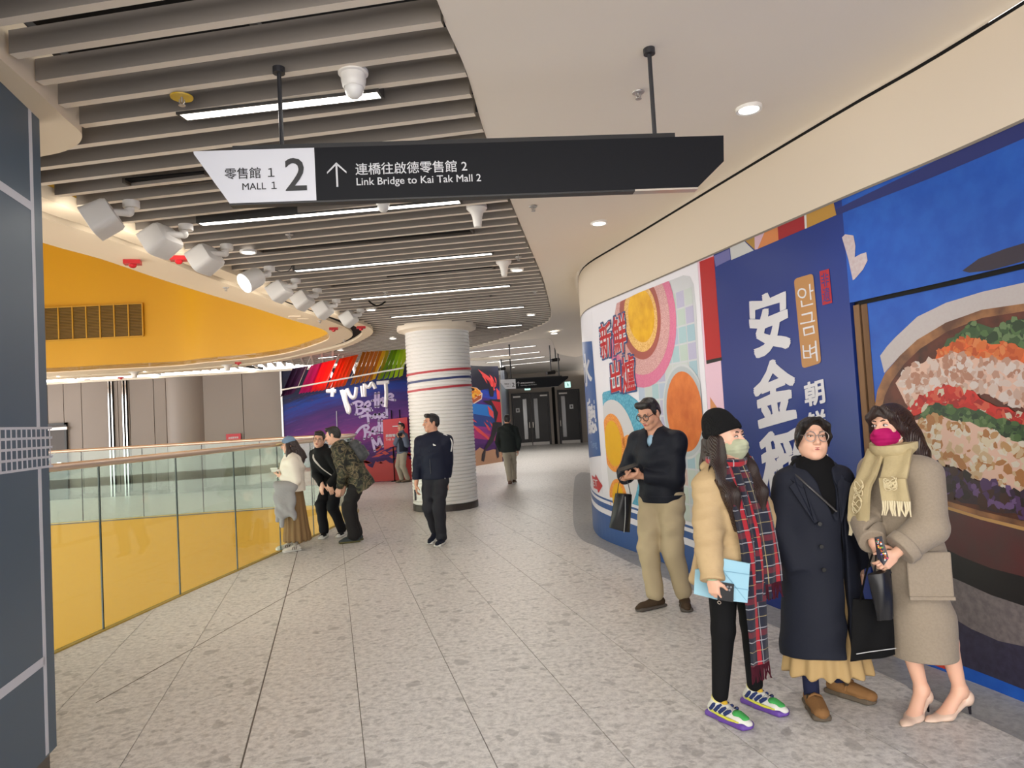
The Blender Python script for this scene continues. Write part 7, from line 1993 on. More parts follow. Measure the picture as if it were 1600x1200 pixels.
# long straight brown-black hair
S = Sdf(); q = p3.hl; R = p3.HR
S.el(p3.hp(0, -.014, .032), V3(.084, .102, .092) * q, R, .01); S.el(p3.hp(0, -.045, -.02), V3(.086, .070, .10) * q, R, .03)
for sx in (1, -1):
    S.chain([p3.hp(sx * .025, .074, .100), p3.hp(sx * .070, .060, .055), p3.hp(sx * .086, .022, -.01), p3.hp(sx * .086, -.012, -.09), p3.hp(sx * .092, -.03, -.17)], [.016 * q, .020 * q, .018 * q, .018 * q, .008 * q], .025)
S.chain([p3.hp(0, -.07, -.02), p3.hp(0, -.10, -.10), p3.hp(-.01, -.13, -.20), p3.hp(-.01, -.15, -.275)], [.075 * q, .08 * q, .072 * q, .03 * q], .03, (R @ V3(0, 1, 0), .6))
S.chain([p3.hp(-.07, -.05, -.05), p3.hp(-.09, -.07, -.14), p3.hp(-.10, -.09, -.29)], [.05 * q, .045 * q, .012 * q], .03); S.chain([p3.hp(.07, -.05, -.05), p3.hp(.085, -.06, -.14), p3.hp(.095, -.05, -.19)], [.05 * q, .045 * q, .012 * q], .03)
S.el(p3.hp(.012, .118, -.005), V3(.058, .07, .078) * q, R, .015, sub=True); S.bx(p3.hp(0, .135, -.09), V3(.060, .085, .11) * q, R, .03 * q, .02, sub=True)
p3.put('hair', S, MHAIRB, .004, folds(.0018, 170, 22, .8))
# phone with a patterned case, held in both hands
def ptag(nm, label, cat, p, px, py, dy): return thing(nm, label, cat, tuple(np.array(aty(px, py, p.Y + dy))), 0)
ph = ptag('phone', 'phone in a colourful patterned case held by the taupe coat woman', 'phone', p3, 1378, 862, -.30); to = Vector(ph.location)
def tq3(px, py, dy): return Vector(aty(px, py, p3.Y + dy)) - to
mb = MB(); mb.slab3([tq3(1367, 840, -.30), tq3(1378, 838, -.30), tq3(1389, 872, -.31), tq3(1381, 884, -.31), tq3(1371, 872, -.31)], (.003, .010, 0)); mb.obj('case', M('case_dark', (40, 36, 40), .3), ph)
rng = random.Random(2)
for k in range(26):
    t = rng.random(); x = 1369 + 14 * t + rng.uniform(-3, 4); yv = 843 + 34 * t + rng.uniform(-2, 2); c = rng.choice([(206, 60, 120), (80, 170, 90), (220, 190, 70), (120, 90, 190), (230, 120, 60), (225, 225, 225)])
    mb = MB(); a = tq3(x, yv, -.313); mb.slab3([a, a + Vector((.007, 0, .003)), a + Vector((.005, 0, .009)), a + Vector((-.003, 0, .006))], (0, -.0008, 0)); mb.obj('case_motif', M('motif_%d_%d_%d' % c, c, .4), ph)
# bags hanging from her right wrist
def bag(nm, label, p, quad, dy0, dy1, mat, depth, straps, stripe=None):
    c = aty((quad[0][0] + quad[2][0]) / 2, (quad[0][1] + quad[2][1]) / 2, p.Y + dy0); t = thing(nm, label, 'bag', tuple(c)); to = Vector(c)
    def w(px, py, dy): return Vector(aty(px, py, p.Y + dy)) - to
    fr = [w(x, y, dy0) for x, y in quad]; n = Vector((.1, 1, 0)).normalized() * depth
    S = Sdf(); 
    tl_, tr_, br_, bl_ = [np.array(v) for v in fr]; nn = np.array(n)
    vs = []; fs = []; N = 9
    for face in (0, 1):
        for i in range(N):
            v = i / (N - 1)
            for j in range(N):
                u = j / (N - 1)
                pnt = (tl_ * (1 - u) + tr_ * u) * (1 - v) + (bl_ * (1 - u) + br_ * u) * v
                bul = math.sin(math.pi * u) ** .6 * (0.35 + .65 * math.sin(math.pi * (0.15 + .75 * v))) 
                wr = .006 * math.sin(9 * u + 5 * v + face)
                vs.append(tuple(pnt + nn * (.5 + (-.5 if face == 0 else .5) * bul) + np.array((0, wr, 0))))
    for face in (0, 1):
        o = face * N * N
        for i in range(N - 1):
            for j in range(N - 1):
                q = (o + i * N + j, o + i * N + j + 1, o + (i + 1) * N + j + 1, o + (i + 1) * N + j); fs.append(q if face == 0 else q[::-1])
    def e(i, j): return i * N + j
    for k in range(N - 1):
        for a, b in ((e(0, k), e(0, k + 1)), (e(N - 1, k + 1), e(N - 1, k)), (e(k + 1, 0), e(k, 0)), (e(k, N - 1), e(k + 1, N - 1))): fs.append((b, a, a + N * N, b + N * N))
    mb = MB(); mb.add(vs, fs); body = mb.obj('bag_body', mat, t, smooth=True)
    for st in straps:
        mb = MB(); mb.tube([tuple(v) for v in catmull([w(*s_) for s_ in st], 5)], .009, 6, .35); mb.obj('strap', mat, t, smooth=True)
    if stripe:
        for st in stripe[1]:
            mb = MB(); mb.tube([tuple(v) for v in catmull([w(*s_) for s_ in st], 4)], stripe[2], 6); mb.obj(stripe[3], stripe[0], t, smooth=True)
    return t
bag('tote_bag', 'large flat black tote bag with thin white print hanging low between the two coats', p3, [(1336, 938), (1396, 940), (1403, 1026), (1331, 1036)], -.10, 0, MTOTE, .05, [[(1344, 940, -.08), (1352, 900, -.10), (1363, 866, -.16)], [(1390, 942, -.08), (1380, 905, -.10), (1371, 866, -.18)]], (M('print_line', (200, 200, 200), .6), [[(1338, 1022, -.115), (1362, 1018, -.125), (1400, 1013, -.115)]], .0022, 'printed_line'))
bag('leather_bag', 'small black leather bag hanging from the taupe coat woman\'s wrist', p3, [(1362, 902), (1397, 892), (1404, 968), (1376, 974)], -.26, 0, MLEATH, .09, [[(1366, 902, -.22), (1368, 880, -.2), (1369, 862, -.17)], [(1392, 896, -.22), (1384, 880, -.2), (1374, 862, -.19)]])
# ------------------------------------------------------------------ man reading his phone beside the tart print
MJACK = M('jacket_navy', (24, 27, 36), .55, bump=('noise', 30, .3)); MCHINO = M('chino_khaki', (182, 166, 134), .8, bump=('noise', 25, .2)); MBROWN = M('shoe_brown', (72, 58, 44), .7); MSOLEG = M('sole_grey', (88, 82, 76), .7)
MSHIRT = M('shirt_blue', (150, 182, 204), .7)
p4 = Person('man in navy quilted jacket and khaki chinos looking down at his phone', 1045, 948, (-.66, -.75), 1.73, False, 'tan', cell=.006)
p4.skeleton(lean=.04, head=(-4, -24, 0), sw=.102, hoff=(0, .02, 0))
rw = p4.L(976, 747, -.06); lw = p4.L(1003, 744, -.10)
p4.arms(rw, p4.shR + V3(.35, -.15, -.5), lw, p4.shL + V3(-.4, -.25, -.5))
a1 = p4.L(1025, 930, .0); a2 = p4.L(1070, 947, -.0)
p4.legs(V3(a1[0], a1[1], .085), V3(a2[0], a2[1], .085))
p4.body(1.12, handargs=[(p4.wrR, p4.D(.75, -.4, .12), p4.D(0, .2, 1), p4.D(-.4, -.2, 1), (.5, .6, .6, .6)), (p4.wrL, p4.D(-1, -.05, .10), p4.D(.1, .6, .8), p4.D(0, 0, 1), (.5, .6, .6, .6))])
p4.finish_body(shut=.1)
H = p4.H; S = Sdf(); fl = (p4.yf, .76)
S.rc(p4.chest, p4.shc - p4.u * .04 * H, .116 * H, .098 * H, .04, fl); S.rc(p4.pel + p4.u * .02 * H, p4.chest, .112 * H, .116 * H, .05, fl)
[S.rc(p4.shc + p4.u * .012 * H, sh_, .056 * H, .048 * H, .03) for sh_ in (p4.shL, p4.shR)]; S.rc(p4.shc, p4.neck + p4.u * .03 * H, .06, .058, .03)
eR, dR = p4.sleeve(S, 'R', .054 * H, .046 * H, .034 * H, .01); eL, dL = p4.sleeve(S, 'L', .054 * H, .048 * H, .034 * H, .02)
S.cut(p4.pel - V3(0, 0, .015), (0, 0, -1)); S.end(eL + dL * .01, dL, .06); S.end(eR + dR * .01, dR, .05)
S.rc(p4.neck + V3(0, .06, .07), p4.shc + V3(0, .12, -.06), .055, .02, .01, sub=True)
jk = p4.put('jacket', S, MJACK, .007, folds(.005, 22, 20, 1.4))
S = Sdf(); S.rc(p4.pel + V3(0, 0, -.01), p4.pel + V3(0, 0, .03), .115 * H, .118 * H, .01, fl); S.cut(p4.pel - V3(0, 0, .035), (0, 0, -1)); S.cut(p4.pel + V3(0, 0, .028), (0, 0, 1)); p4.put('waistband', S, MJACK, .007, parent=jk)
S = Sdf(); S.rc(p4.neck + V3(0, .01, -.03), p4.neck + V3(0, .02, .045), .066, .060, .01); S.rc(p4.shc, p4.shc + V3(0, .06, -.03), .08, .06, .03); p4.put('shirt', S, MSHIRT, .007)
p4.trouser('chinos', MCHINO, (.066, .052, .042), .06, .07, fold=.006, bulk=1.06)
for an, yw in ((p4.anR, -22), (p4.anL, 34)): p4.shoe(an, yw, MBROWN, MSOLEG, .275, hgt=.07, sole_t=.026)
def short_hair(p, mat=MHAIR, top=1.0, ext=None):
    q = p.hl; R = p.HR; S = Sdf()
    S.el(p.hp(0, -.018, .038), V3(.080, .097, .088 * top) * q, R, .01); S.el(p.hp(0, -.05, -.005), V3(.074, .058, .062) * q, R, .03)
    S.rc(p.hp(-.04, .055, .098), p.hp(.04, .055, .10), .026 * q, None, .03)
    for x in (-1, 1): S.rc(p.hp(x * .072, .005, .02), p.hp(x * .076, .012, -.02), .010 * q, .006 * q, .015)
    if ext: ext(S)
    S.bx(p.hp(0, .13, -.035), V3(.064, .09, .10) * q, R, .02 * q, .02, sub=True); S.cut(p.hp(0, 0, -.055), R @ unit(V3(0, .25, -1)))
    for x in (-1, 1): S.el(p.hp(x * .082, -.005, -.012), V3(.016, .022, .034) * q, R, .01, sub=True)
    return p.put('hair', S, mat, min(p.cell, .006), folds(.002, 150, 60, .4))
short_hair(p4); glasses(p4, M('frame_black', (22, 20, 20), .3), .023, .003)
ph = ptag('phone', 'black phone held in both hands by the man in chinos', 'phone', p4, 983, 733, -.14); to = Vector(ph.location)
R = np.array(Matrix.Rotation(-.25, 3, 'Y')); mb = MB(); c = np.zeros(3)
mb.slab3([Vector(R @ np.array(v)) for v in ((-.085, -.035, 0.0), (.075, -.02, 0), (.07, .05, .02), (-.09, .035, .02))], (0, 0, .009)); mb.obj('case', M('phone_black', (26, 26, 28), .3), ph)
bg4 = bag('shopping_bag', 'black nylon bag with silver zip hanging from the phone reader\'s arm', p4, [(962, 772), (988, 774), (985, 834), (952, 826)], -.16, 0, M('nylon_black', (20, 20, 22), .45), .12, [[(964, 776, -.14), (967, 755, -.12), (973, 742, -.07)], [(986, 778, -.12), (982, 758, -.08), (976, 742, -.05)]], (M('zip_silver', (180, 180, 176), .3, .6), [[(977, 776, -.165), (977, 805, -.175), (975, 832, -.16)]], .004, 'zip'))

# ------------------------------------------------------------------ man in the navy tracksuit walking
MTRACK = M('track_navy', (22, 26, 44), .6); MTROU = M('track_charcoal', (40, 40, 46), .7); MWST = M('stripe_white', (222, 222, 222), .6); MSNN = M('sneaker_navy', (30, 34, 48), .6); MSOLW = M('sole_white', (214, 212, 206), .5)
p5 = Person('man in navy track jacket with white shoulder stripe walking past the column', 686, 849, (-.30, -.95), 1.72, False, 'tan', cell=.008)
p5.skeleton(lean=.0, head=(-46, 0, 0), sw=.112)
rw = p5.L(650, 758, -.02); lw = p5.L(698, 757, .0)
p5.arms(rw, p5.shR + V3(.4, -.3, -.3), lw, p5.shL + V3(-.4, -.3, -.3))
a1 = p5.L(682, 829, .18); a2 = p5.L(690, 842, -.08)
p5.legs(V3(a1[0], a1[1], .13), V3(a2[0], a2[1], .085))
p5.body(1.05, handargs=[(p5.wrR, p5.D(.0, -.1, -1), p5.D(1, .1), p5.D(-.1, -1), (.4, .5, .5, .5)), (p5.wrL, p5.D(.05, -.1, -1), p5.D(-1, .1), p5.D(.1, -1), (.5, .6, .6, .6))])
p5.finish_body()
def jacket(p, mat, name='jacket', b=1.0, hem=.03, fold=.005, collar=True, stops=(.01, .01), seed=1.0, flk=.74):
    H = p.H; S = Sdf(); fl = (p.yf, flk)
    S.rc(p.chest, p.shc - p.u * .04 * H, .118 * H * b, .100 * H * b, .04, fl); S.rc(p.pel - p.u * max(hem - .05, 0) * H, p.chest, .114 * H * b, .118 * H * b, .05, fl)
    for sh_ in (p.shL, p.shR): S.rc(p.shc + p.u * .012 * H, sh_, .052 * H, .046 * H, .03)
    if collar: S.rc(p.shc, p.neck + p.u * .022 * H, .065, .055 if p.fem else .062, .03)
    eR, dR = p.sleeve(S, 'R', .050 * H, .042 * H, .032 * H, stops[0]); eL, dL = p.sleeve(S, 'L', .050 * H, .042 * H, .032 * H, stops[1])
    S.cut(p.pel - p.u * hem * H, -p.u); S.end(eL + dL * .01, dL, .06); S.end(eR + dR * .01, dR, .06)
    return p.put(name, S, mat, max(p.cell, .007), folds(fold, 22, 20, seed))
jk = jacket(p5, MTRACK, hem=.02, b=1.04)
mb = MB()
P = [p5.neck - p5.xr * .075 + V3(0, -.0, -.012), p5.shL + p5.u * .052 * p5.H * .98 + V3(0, .03, 0), p5.shL - p5.xr * .052 * p5.H + V3(0, .04, 0), (p5.shL * .55 + p5.elL * .45) - p5.xr * .046 * p5.H + p5.yf * .055]
mb.tube([tuple(v) for v in path3(P, 6)], .011, 8, .6); mb.obj('shoulder_stripe', MWST, jk, smooth=True)
mb = MB(); c = p5.chest + p5.yf * .118 * p5.H * .78 - p5.xr * .085 + V3(0, .004, .07)
for k in (-1, 0, 1): mb.bar(tuple(c + p5.xr * .012 * k), tuple(c + p5.xr * (.012 * k + .01) + V3(0, 0, .018 + .007 * k)), .008, .01)
mb.obj('chest_emblem', MWST, jk)
mb = MB(); mb.tube([tuple(p5.neck + V3(0, .066, -.01)), tuple(p5.shc + V3(0, .13, -.05)), tuple(p5.chest + V3(0, .16, .0)), tuple(p5.pel + V3(0, .155, .04))], .004, 6); mb.obj('zip', M('zip_dark', (50, 52, 60), .4), jk)
p5.trouser('trousers', MTROU, (.062, .050, .042), .05, .055, fold=.006)
mb = MB(); c = p5.hipL + V3(-.06, .075, -.03); mb.box(tuple(c), (.05, .02, .018)); mb.obj('pocket_emblem', MWST, p5.root)
p5.shoe(p5.anR, -8, MSNN, MSOLW, .275, hgt=.065, pitch=.35); p5.shoe(p5.anL, 4, MSNN, MSOLW, .275, hgt=.065)
short_hair(p5)
ph = ptag('phone', 'dark phone in the walking man\'s lowered right hand', 'phone', p5, 649, 771, -.03)
mb = MB(); mb.box((0, 0, -.02), (.02, .07, .14)); mb.obj('case', M('phone_black', (26, 26, 28), .3), ph)

# ------------------------------------------------------------------ woman in the cap at the balustrade
MCREAM = M('sweater_cream', (226, 218, 204), .9, bump=('noise', 50, .3)); MOLIVE = M('skirt_olive_brown', (128, 102, 70), .8); MGREY = M('hoodie_grey', (150, 148, 148), .9, bump=('noise', 40, .3)); MDENIM = M('denim', (120, 146, 172), .8, bump=('noise', 90, .3))
p6 = Person('woman in denim cap, cream sweater and long brown skirt by the glass balustrade', 463, 859, (-.93, -.36), 1.50, cell=.008)
p6.skeleton(lean=.02, head=(4, -8, 0), pz=.54)
rw = p6.L(436, 742, .10); lw = p6.L(441, 745, -.10)
p6.arms(rw, p6.shR + V3(.4, -.1, -.4), lw, p6.shL + V3(-.3, -.4, -.4))
a1 = p6.L(452, 849, .10); a2 = p6.L(462, 851, -.10)
p6.legs(V3(a1[0], a1[1], .08), V3(a2[0], a2[1], .08))
p6.body(.98, legk=.75, handargs=[(p6.wrR, p6.D(-.6, -.3, .4), p6.D(.2, .2, 1), p6.D(-.3, -.6, .4), (.6, .6, .6, .6)), (p6.wrL, p6.D(-.9, .1, .35), p6.D(.1, .5, .6), p6.D(0, -.2, 1), (.6, .6, .6, .6))])
p6.finish_body()
jacket(p6, MCREAM, 'sweater', 1.08, .005, .006, True, (.0, .0), 2.0, .8)
S = Sdf(); H = p6.H; S.rc(V3(p6.pel[0], p6.pel[1] - .02, .16), p6.pel + V3(0, 0, .05), .135 * H, .09 * H, .02, (p6.yf, .85)); S.cut(V3(0, 0, .13), (0, 0, -1)); S.rc(V3(p6.pel[0], p6.pel[1] - .02, .10), V3(p6.pel[0], p6.pel[1] - .02, .17), .14 * H, .137 * H, .02, (p6.yf, .85)); S.cut(V3(0, 0, .13), (0, 0, -1))
p6.put('skirt', S, MOLIVE, .008, lambda X, Y, Z: .010 * np.sin(15 * np.arctan2(Y - p6.pel[1] + .02, X - p6.pel[0])) * np.clip((.75 - Z) / .5, 0, 1))
for an, yw in ((p6.anR, 10), (p6.anL, 18)):
    S = Sdf(); S.rc(an, an + V3(0, 0, .09), .036, .038, .01); p6.put('sock', S, M('sock_grey', (150, 142, 132), .9), .008)
    sh, g = p6.shoe(an, yw, M('sneaker_cream', (222, 216, 204), .6), MSOLW, .245, hgt=.06)
    mb = MB()
    for sx in (-1, 1):
        for a in (.02, .045, .07): mb.tube([tuple(g(a, sx * .044, .03)), tuple(g(a - .02, sx * .040, .07))], .005, 5)
    mb.obj('side_stripe', M('stripe_dark', (60, 50, 44), .6), sh)
q = p6.hl; R = p6.HR
S = Sdf(); S.el(p6.hp(0, -.016, .035), V3(.080, .096, .086) * q, R, .01); S.el(p6.hp(0, -.05, -.02), V3(.082, .062, .10) * q, R, .03)
S.chain([p6.hp(0, -.07, -.02), p6.hp(0, -.09, -.12), p6.hp(0, -.10, -.25), p6.hp(-.02, -.08, -.37)], [.07, .08, .085, .03], .03)
for sx in (1, -1): S.chain([p6.hp(sx * .08, .02, .0), p6.hp(sx * .09, .03, -.10), p6.hp(sx * .085, .06, -.24), p6.hp(sx * .07, .07, -.36)], [.022, .032, .03, .008], .03)
S.chain([p6.hp(0, -.10, -.10), p6.hp(.0, -.16, -.16), p6.hp(.0, -.22, -.24)], [.05, .05, .015], .03)
S.bx(p6.hp(0, .13, -.05), V3(.06, .085, .11) * q, R, .02, .02, sub=True); p6.put('hair', S, MHAIRB, .007, folds(.004, 90, 20, .6))
S = Sdf(); S.el(p6.hp(0, -.014, .045), V3(.089, .105, .088) * q, R, .01); S.cut(p6.hp(0, 0, .036), R @ unit(V3(0, -.06, -1))); cp = p6.put('cap', S, MDENIM, .006)
S = Sdf(); S.el(p6.hp(0, .12, .040), V3(.072, .085, .014) * q, R, .01); S.cut(p6.hp(0, .075, 0), R @ V3(0, -1, 0)); p6.put('cap_peak', S, M('peak_cream', (214, 196, 150), .8), .005, parent=cp)
mb = MB(); mb.ball(tuple(p6.hp(0, -.014, .132)), .008); mb.obj('cap_button', MDENIM, cp)
pp = ptag('paper_packet', 'white folded packet held against her chest by the woman in the cap', 'paper', p6, 433, 735, .0); mb = MB()
mb.box((0, 0, .0), (.15, .10, .035), .3); mb.box((-.03, .0, .03), (.10, .09, .02), .1); mb.obj('paper', M('paper_white', (228, 224, 218), .7), pp)
# grey hoodie over her arm
hd = ptag('grey_hoodie', 'grey hoodie draped over the forearm of the woman in the cap', 'hoodie', p6, 444, 785, -.14); o = np.array(hd.location)
def hw(px, py, dy): return np.array(aty(px, py, p6.Y + dy)) - o
S = Sdf()
S.rc(hw(432, 757, -.14), hw(460, 760, -.19), 0.048, .05, .03); S.rc(hw(437, 763, -.19), hw(438, 800, -.22), .055, .06, .06, (V3(0, 1, 0), .7)); S.rc(hw(453, 763, -.20), hw(457, 800, -.22), .05, .055, .05, (V3(0, 1, 0), .7)); S.rc(hw(445, 765, -.2), hw(446, 800, -.23), .065, .06, .06, (V3(0, 1, 0), .6)); S.rc(hw(440, 790, -.23), hw(441, 822, -.23), .04, .028, .02); S.rc(hw(432, 775, -.2), hw(434, 812, -.22), .04, .028, .02); S.rc(hw(455, 790, -.23), hw(460, 811, -.23), .035, .028, .02)
P, F = S.mesh(.008, folds(.010, 30, 14, 1.0)); P = relax(P, F, 1); grid_mesh('cloth', P, F, MGREY, hd)

# ------------------------------------------------------------------ student in the black hoodie leaning over
MBLKH = M('hoodie_black', (24, 24, 26), .85); MBLKT = M('trousers_black', (22, 22, 25), .8); MSNB = M('sneaker_black', (28, 28, 30), .6); MBAGW = M('strap_white', (216, 212, 206), .6)
p7 = Person('young man in black hoodie and glasses stooping with hands on his thighs', 517, 839, (-.55, -.83), 1.68, False, 'fair', cell=.008)
p7.skeleton(lean=.50, pel=(0, -.13), pz=.50, head=(34, -4, -10), hoff=(0, .0, .0), sw=.105)
rw = p7.L(503, 756, -.18); lw = p7.L(514, 757, -.20)
p7.arms(rw, p7.shR + V3(.4, -.2, -.5), lw, p7.shL + V3(-.4, -.1, -.5))
a1 = p7.L(507, 829, .0); a2 = p7.L(535, 828, .05)
p7.legs(V3(a1[0], a1[1], .085), V3(a2[0], a2[1], .085))
p7.body(.98, handargs=[(p7.wrR, p7.D(-.1, -.1, -1), p7.D(.5, .8, 0), p7.D(1, -.5, 0), (.2, .2, .2, .25)), (p7.wrL, p7.D(.35, -.1, -1), p7.D(.0, 1, 0), p7.D(-1, 0, 0), (.2, .25, .25, .25))])
p7.finish_body(shut=.2)
def hood(S, p):
    S.rc(p.neck - p.yf * .06 + p.xr * .05, p.neck - p.yf * .06 - p.xr * .05, .055, None, .04)
    for sx in (1, -1): S.rc(p.neck - p.yf * .04 + p.xr * .075 * sx, p.neck + p.yf * .05 + p.xr * .05 * sx - p.u * .03, .04, .026, .03)
jk = jacket(p7, MBLKH, 'hoodie', 1.0, .05, .005)
S = Sdf(); hood(S, p7); p7.put('hood', S, MBLKH, .008, parent=jk)
p7.trouser('trousers', MBLKT, (.060, .050, .042), .05, .06, fold=.007)
mb = MB(); P = path3([p7.shR * .6 + p7.neck * .4 + p7.u * .05, p7.shc + p7.xr * .05 + p7.yf * .135, p7.chest - p7.xr * .04 + p7.yf * .155, p7.waist - p7.xr * .12 + p7.yf * .10], 6); mb.tube([tuple(v) for v in P], .013, 8, .5); mb.obj('bag_strap', MBAGW, jk, smooth=True)
for an, yw in ((p7.anR, 32), (p7.anL, 26)):
    sh, g = p7.shoe(an, yw, MSNB, MSOLW, .275, hgt=.065, sole_t=.032)
    S = Sdf(); S.rc(g(.15, 0, .035), g(.18, 0, .03), .038, .03, .01, (V3(0, 0, 1), .75)); p7.put('toe_cap', S, MSOLW, .006, parent=sh)
    mb = MB()
    for sx in (-1, 1): mb.tube([tuple(g(-.03, sx * .040, .05)), tuple(g(.05, sx * .043, .045))], .014, 6)
    mb.obj('side_panel', MSOLW, sh, smooth=True)
short_hair(p7, top=1.1); glasses(p7, M('frame_thin', (60, 56, 54), .3), .022, .002)

# ------------------------------------------------------------------ young man in the camouflage jacket with a backpack
m, nt, b = nodes_of('camouflage'); N = nt.nodes.new; Lk = nt.links.new
tc = N('ShaderNodeTexCoord'); n1 = N('ShaderNodeTexNoise'); n1.inputs['Scale'].default_value = 11; n1.inputs['Detail'].default_value = 2; n1.inputs['Distortion'].default_value = .8; Lk(tc.outputs['Object'], n1.inputs['Vector'])
r = N('ShaderNodeValToRGB'); r.color_ramp.interpolation = 'CONSTANT'; e = r.color_ramp.elements
e[0].position = 0; e[0].color = (*lin((30, 30, 26)), 1); e[1].position = .44; e[1].color = (*lin((66, 66, 48)), 1)
for p_, c in ((.52, (116, 104, 78)), (.57, (78, 70, 52)), (.63, (34, 34, 30))): el = e.new(p_); el.color = (*lin(c), 1)
Lk(n1.outputs['Fac'], r.inputs[0]); Lk(r.outputs[0], b.inputs['Base Color']); b.inputs['Roughness'].default_value = .8
MCAMO = m; MPACK = M('backpack_grey', (84, 86, 88), .6, var=(20, .6, (48, 50, 54)))
p8 = Person('young man in camouflage jacket with grey backpack bending toward the balustrade', 555, 846, (-.90, -.10), 1.72, False, 'fair', cell=.008)
p8.skeleton(lean=.52, pel=(0, -.10), pz=.515, head=(-6, -12, 8), sw=.108)
rw = p8.L(538, 762, .08); lw = p8.L(531, 762, -.10)
p8.arms(rw, p8.shR + V3(.4, -.2, -.5), lw, p8.shL + V3(-.4, -.2, -.5))
a1 = p8.L(558, 834, .08); a2 = p8.L(553, 839, -.08)
p8.legs(V3(a1[0], a1[1], .085), V3(a2[0], a2[1], .085))
p8.body(1.0, handargs=[(p8.wrR, p8.D(-.5, -.1, -1), p8.D(0, -1, 0), p8.D(-1, 0, 0), (.5, .6, .6, .6)), (p8.wrL, p8.D(-.3, -.1, -1), p8.D(.2, 1, 0), p8.D(-1, 0, 0), (.5, .6, .6, .6))])
p8.finish_body(shut=.3)
jk = jacket(p8, MCAMO, 'camouflage_jacket', 1.14, .10, .008, True, (.03, .03))
S = Sdf(); hood(S, p8); p8.put('hood', S, MCAMO, .008, parent=jk)
p8.trouser('trousers', M('trousers_charcoal', (40, 38, 38), .8), (.062, .052, .048), .05, .055, fold=.008)
for an, yw in ((p8.anR, 4), (p8.anL, 10)): p8.shoe(an, yw, M('sneaker_slate', (62, 70, 72), .7), M('sole_olive', (96, 92, 60), .7), .28, hgt=.06)
short_hair(p8, top=1.08)
bp = thing('backpack', 'small grey backpack worn by the man in the camouflage jacket', 'backpack', (p8.X, p8.Y, 0), p8.th)
S = Sdf(); c = p8.chest - p8.yf * .20 + p8.u * .0
S.bx(c, (.125, .075, .165), np.stack([p8.xr, p8.yf, p8.u], 1), .06, .02); S.bx(c - p8.yf * .075 - p8.u * .05, (.10, .03, .09), np.stack([p8.xr, p8.yf, p8.u], 1), .028, .02)
P, F = S.mesh(.008, folds(.004, 20, 16, .2)); grid_mesh('pack_body', relax(P, F, 1), F, MPACK, bp)
for sx in (1, -1):
    mb = MB(); mb.tube([tuple(v) for v in path3([c + p8.xr * .07 * sx + p8.u * .15, p8.shc + p8.xr * .085 * sx + p8.u * .07 - p8.yf * .02, p8.shc + p8.xr * .10 * sx + p8.yf * .13, p8.chest + p8.xr * .145 * sx + p8.yf * .06, c + p8.xr * .12 * sx - p8.u * .13 + p8.yf * .06], 5)], .016, 8, .4); mb.obj('shoulder_strap', M('strap_dark', (40, 42, 46), .7), bp, smooth=True)
mb = MB(); mb.tube([tuple(c + p8.xr * x * .1 - p8.yf * .085 + p8.u * (.07 + .03 * math.cos(x * 1.5))) for x in np.linspace(-1, 1, 9)], .004, 6); mb.obj('zip', M('zip_silver', (180, 180, 176), .3, .6), bp)

# ------------------------------------------------------------------ man walking away toward the doors
p9 = Person('man in dark hooded jacket and beige trousers walking away toward the doors', 798, 756, (.06, 1), 1.66, False, 'tan', cell=.010)
p9.skeleton(lean=.02)
rw = p9.L(809, 704, .02); lw = p9.L(783, 705, .05)
p9.arms(rw, p9.shR + V3(.4, -.3, -.3), lw, p9.shL + V3(-.4, -.3, -.3))
a1 = p9.L(803, 749, .10); a2 = p9.L(797, 752, -.15)
p9.legs(V3(a1[0], a1[1], .10), V3(a2[0], a2[1], .085))
p9.body(1.0, handargs=[(p9.wrR, p9.D(0, .2, -1), p9.D(-1, 0), p9.D(0, 1), (.5, .5, .5, .5)), (p9.wrL, p9.D(0, .2, -1), p9.D(1, 0), p9.D(0, 1), (.5, .5, .5, .5))]); p9.finish_body()
jk = jacket(p9, M('jacket_dark_green', (34, 40, 40), .7), 'jacket', 1.08, .06); S = Sdf(); hood(S, p9); p9.put('hood', S, M('jacket_dark_green', (34, 40, 40), .7), .010, parent=jk)
p9.trouser('trousers', M('trousers_beige', (158, 150, 136), .8), (.060, .048, .040), .04, .06)
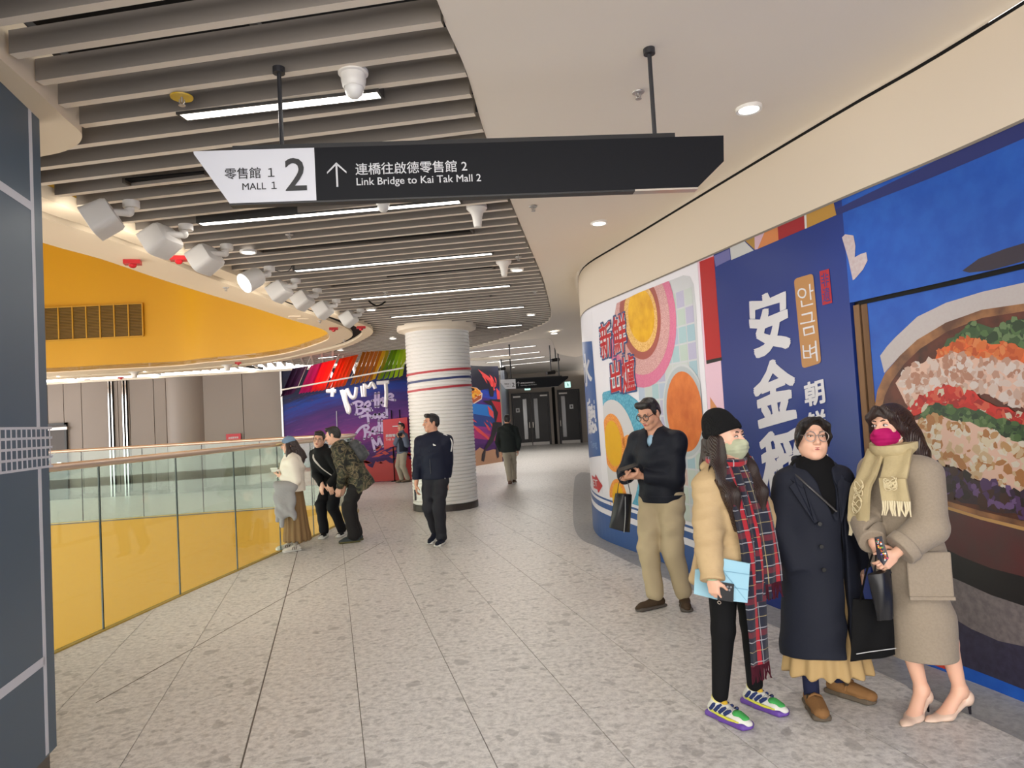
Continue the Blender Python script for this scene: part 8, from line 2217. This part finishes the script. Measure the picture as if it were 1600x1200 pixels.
p9.shoe(p9.anR, -5, MBROWN, MSOLW, .275); p9.shoe(p9.anL, 5, MBROWN, M('sole_rust', (120, 70, 56), .6), .275, pitch=.3); short_hair(p9)

# ------------------------------------------------------------------ man taking a picture beside the column
p10 = Person('man in dark vest and beige trousers raising a phone beside the column', 631, 753.5, (-.75, -.65), 1.60, False, 'tan', cell=.010)
p10.skeleton(lean=-.02, head=(0, 6, 0))
rw = p10.L(622, 683, -.18); lw = p10.L(631, 684, -.16)
p10.arms(rw, p10.shR + V3(.5, .1, -.8), lw, p10.shL + V3(-.5, .1, -.8))
a1 = p10.L(628, 744, .05); a2 = p10.L(637, 744, .0)
p10.legs(V3(a1[0], a1[1], .085), V3(a2[0], a2[1], .085))
p10.body(1.0, handargs=[(p10.wrR, p10.D(-.2, -.3, 1), p10.D(.6, .5), p10.D(.8, -.5), (.6, .6, .6, .6)), (p10.wrL, p10.D(-.3, -.3, 1), p10.D(-.5, .5), p10.D(-.8, -.2), (.6, .6, .6, .6))]); p10.finish_body()
jk = jacket(p10, M('shirt_grey_blue', (96, 106, 126), .8), 'shirt', 1.0, .03)
S = Sdf(); S.rc(p10.chest, p10.shc - p10.u * .04 * p10.H, .126 * p10.H, .106 * p10.H, .04, (p10.yf, .76)); S.rc(p10.pel, p10.chest, .12 * p10.H, .126 * p10.H, .04, (p10.yf, .76)); S.cut(p10.pel, (0, 0, -1)); S.rc(p10.neck + p10.yf * .12, p10.pel + p10.yf * .16, .05, .055, .02, sub=True); p10.put('vest', S, M('vest_navy', (28, 32, 46), .7), .010)
p10.trouser('trousers', M('trousers_beige', (158, 150, 136), .8), (.060, .048, .042), .04, .06)
p10.shoe(p10.anR, 0, M('shoe_taupe', (120, 104, 88), .7), MSOLEG, .27); p10.shoe(p10.anL, 0, M('shoe_taupe', (120, 104, 88), .7), MSOLEG, .27); short_hair(p10)
ph = ptag('phone', 'phone held up to take a picture by the man beside the column', 'phone', p10, 625, 679, -.24); mb = MB(); mb.box((0, 0, 0), (.15, .012, .08), .7); mb.obj('case', M('phone_black', (26, 26, 28), .3), ph)
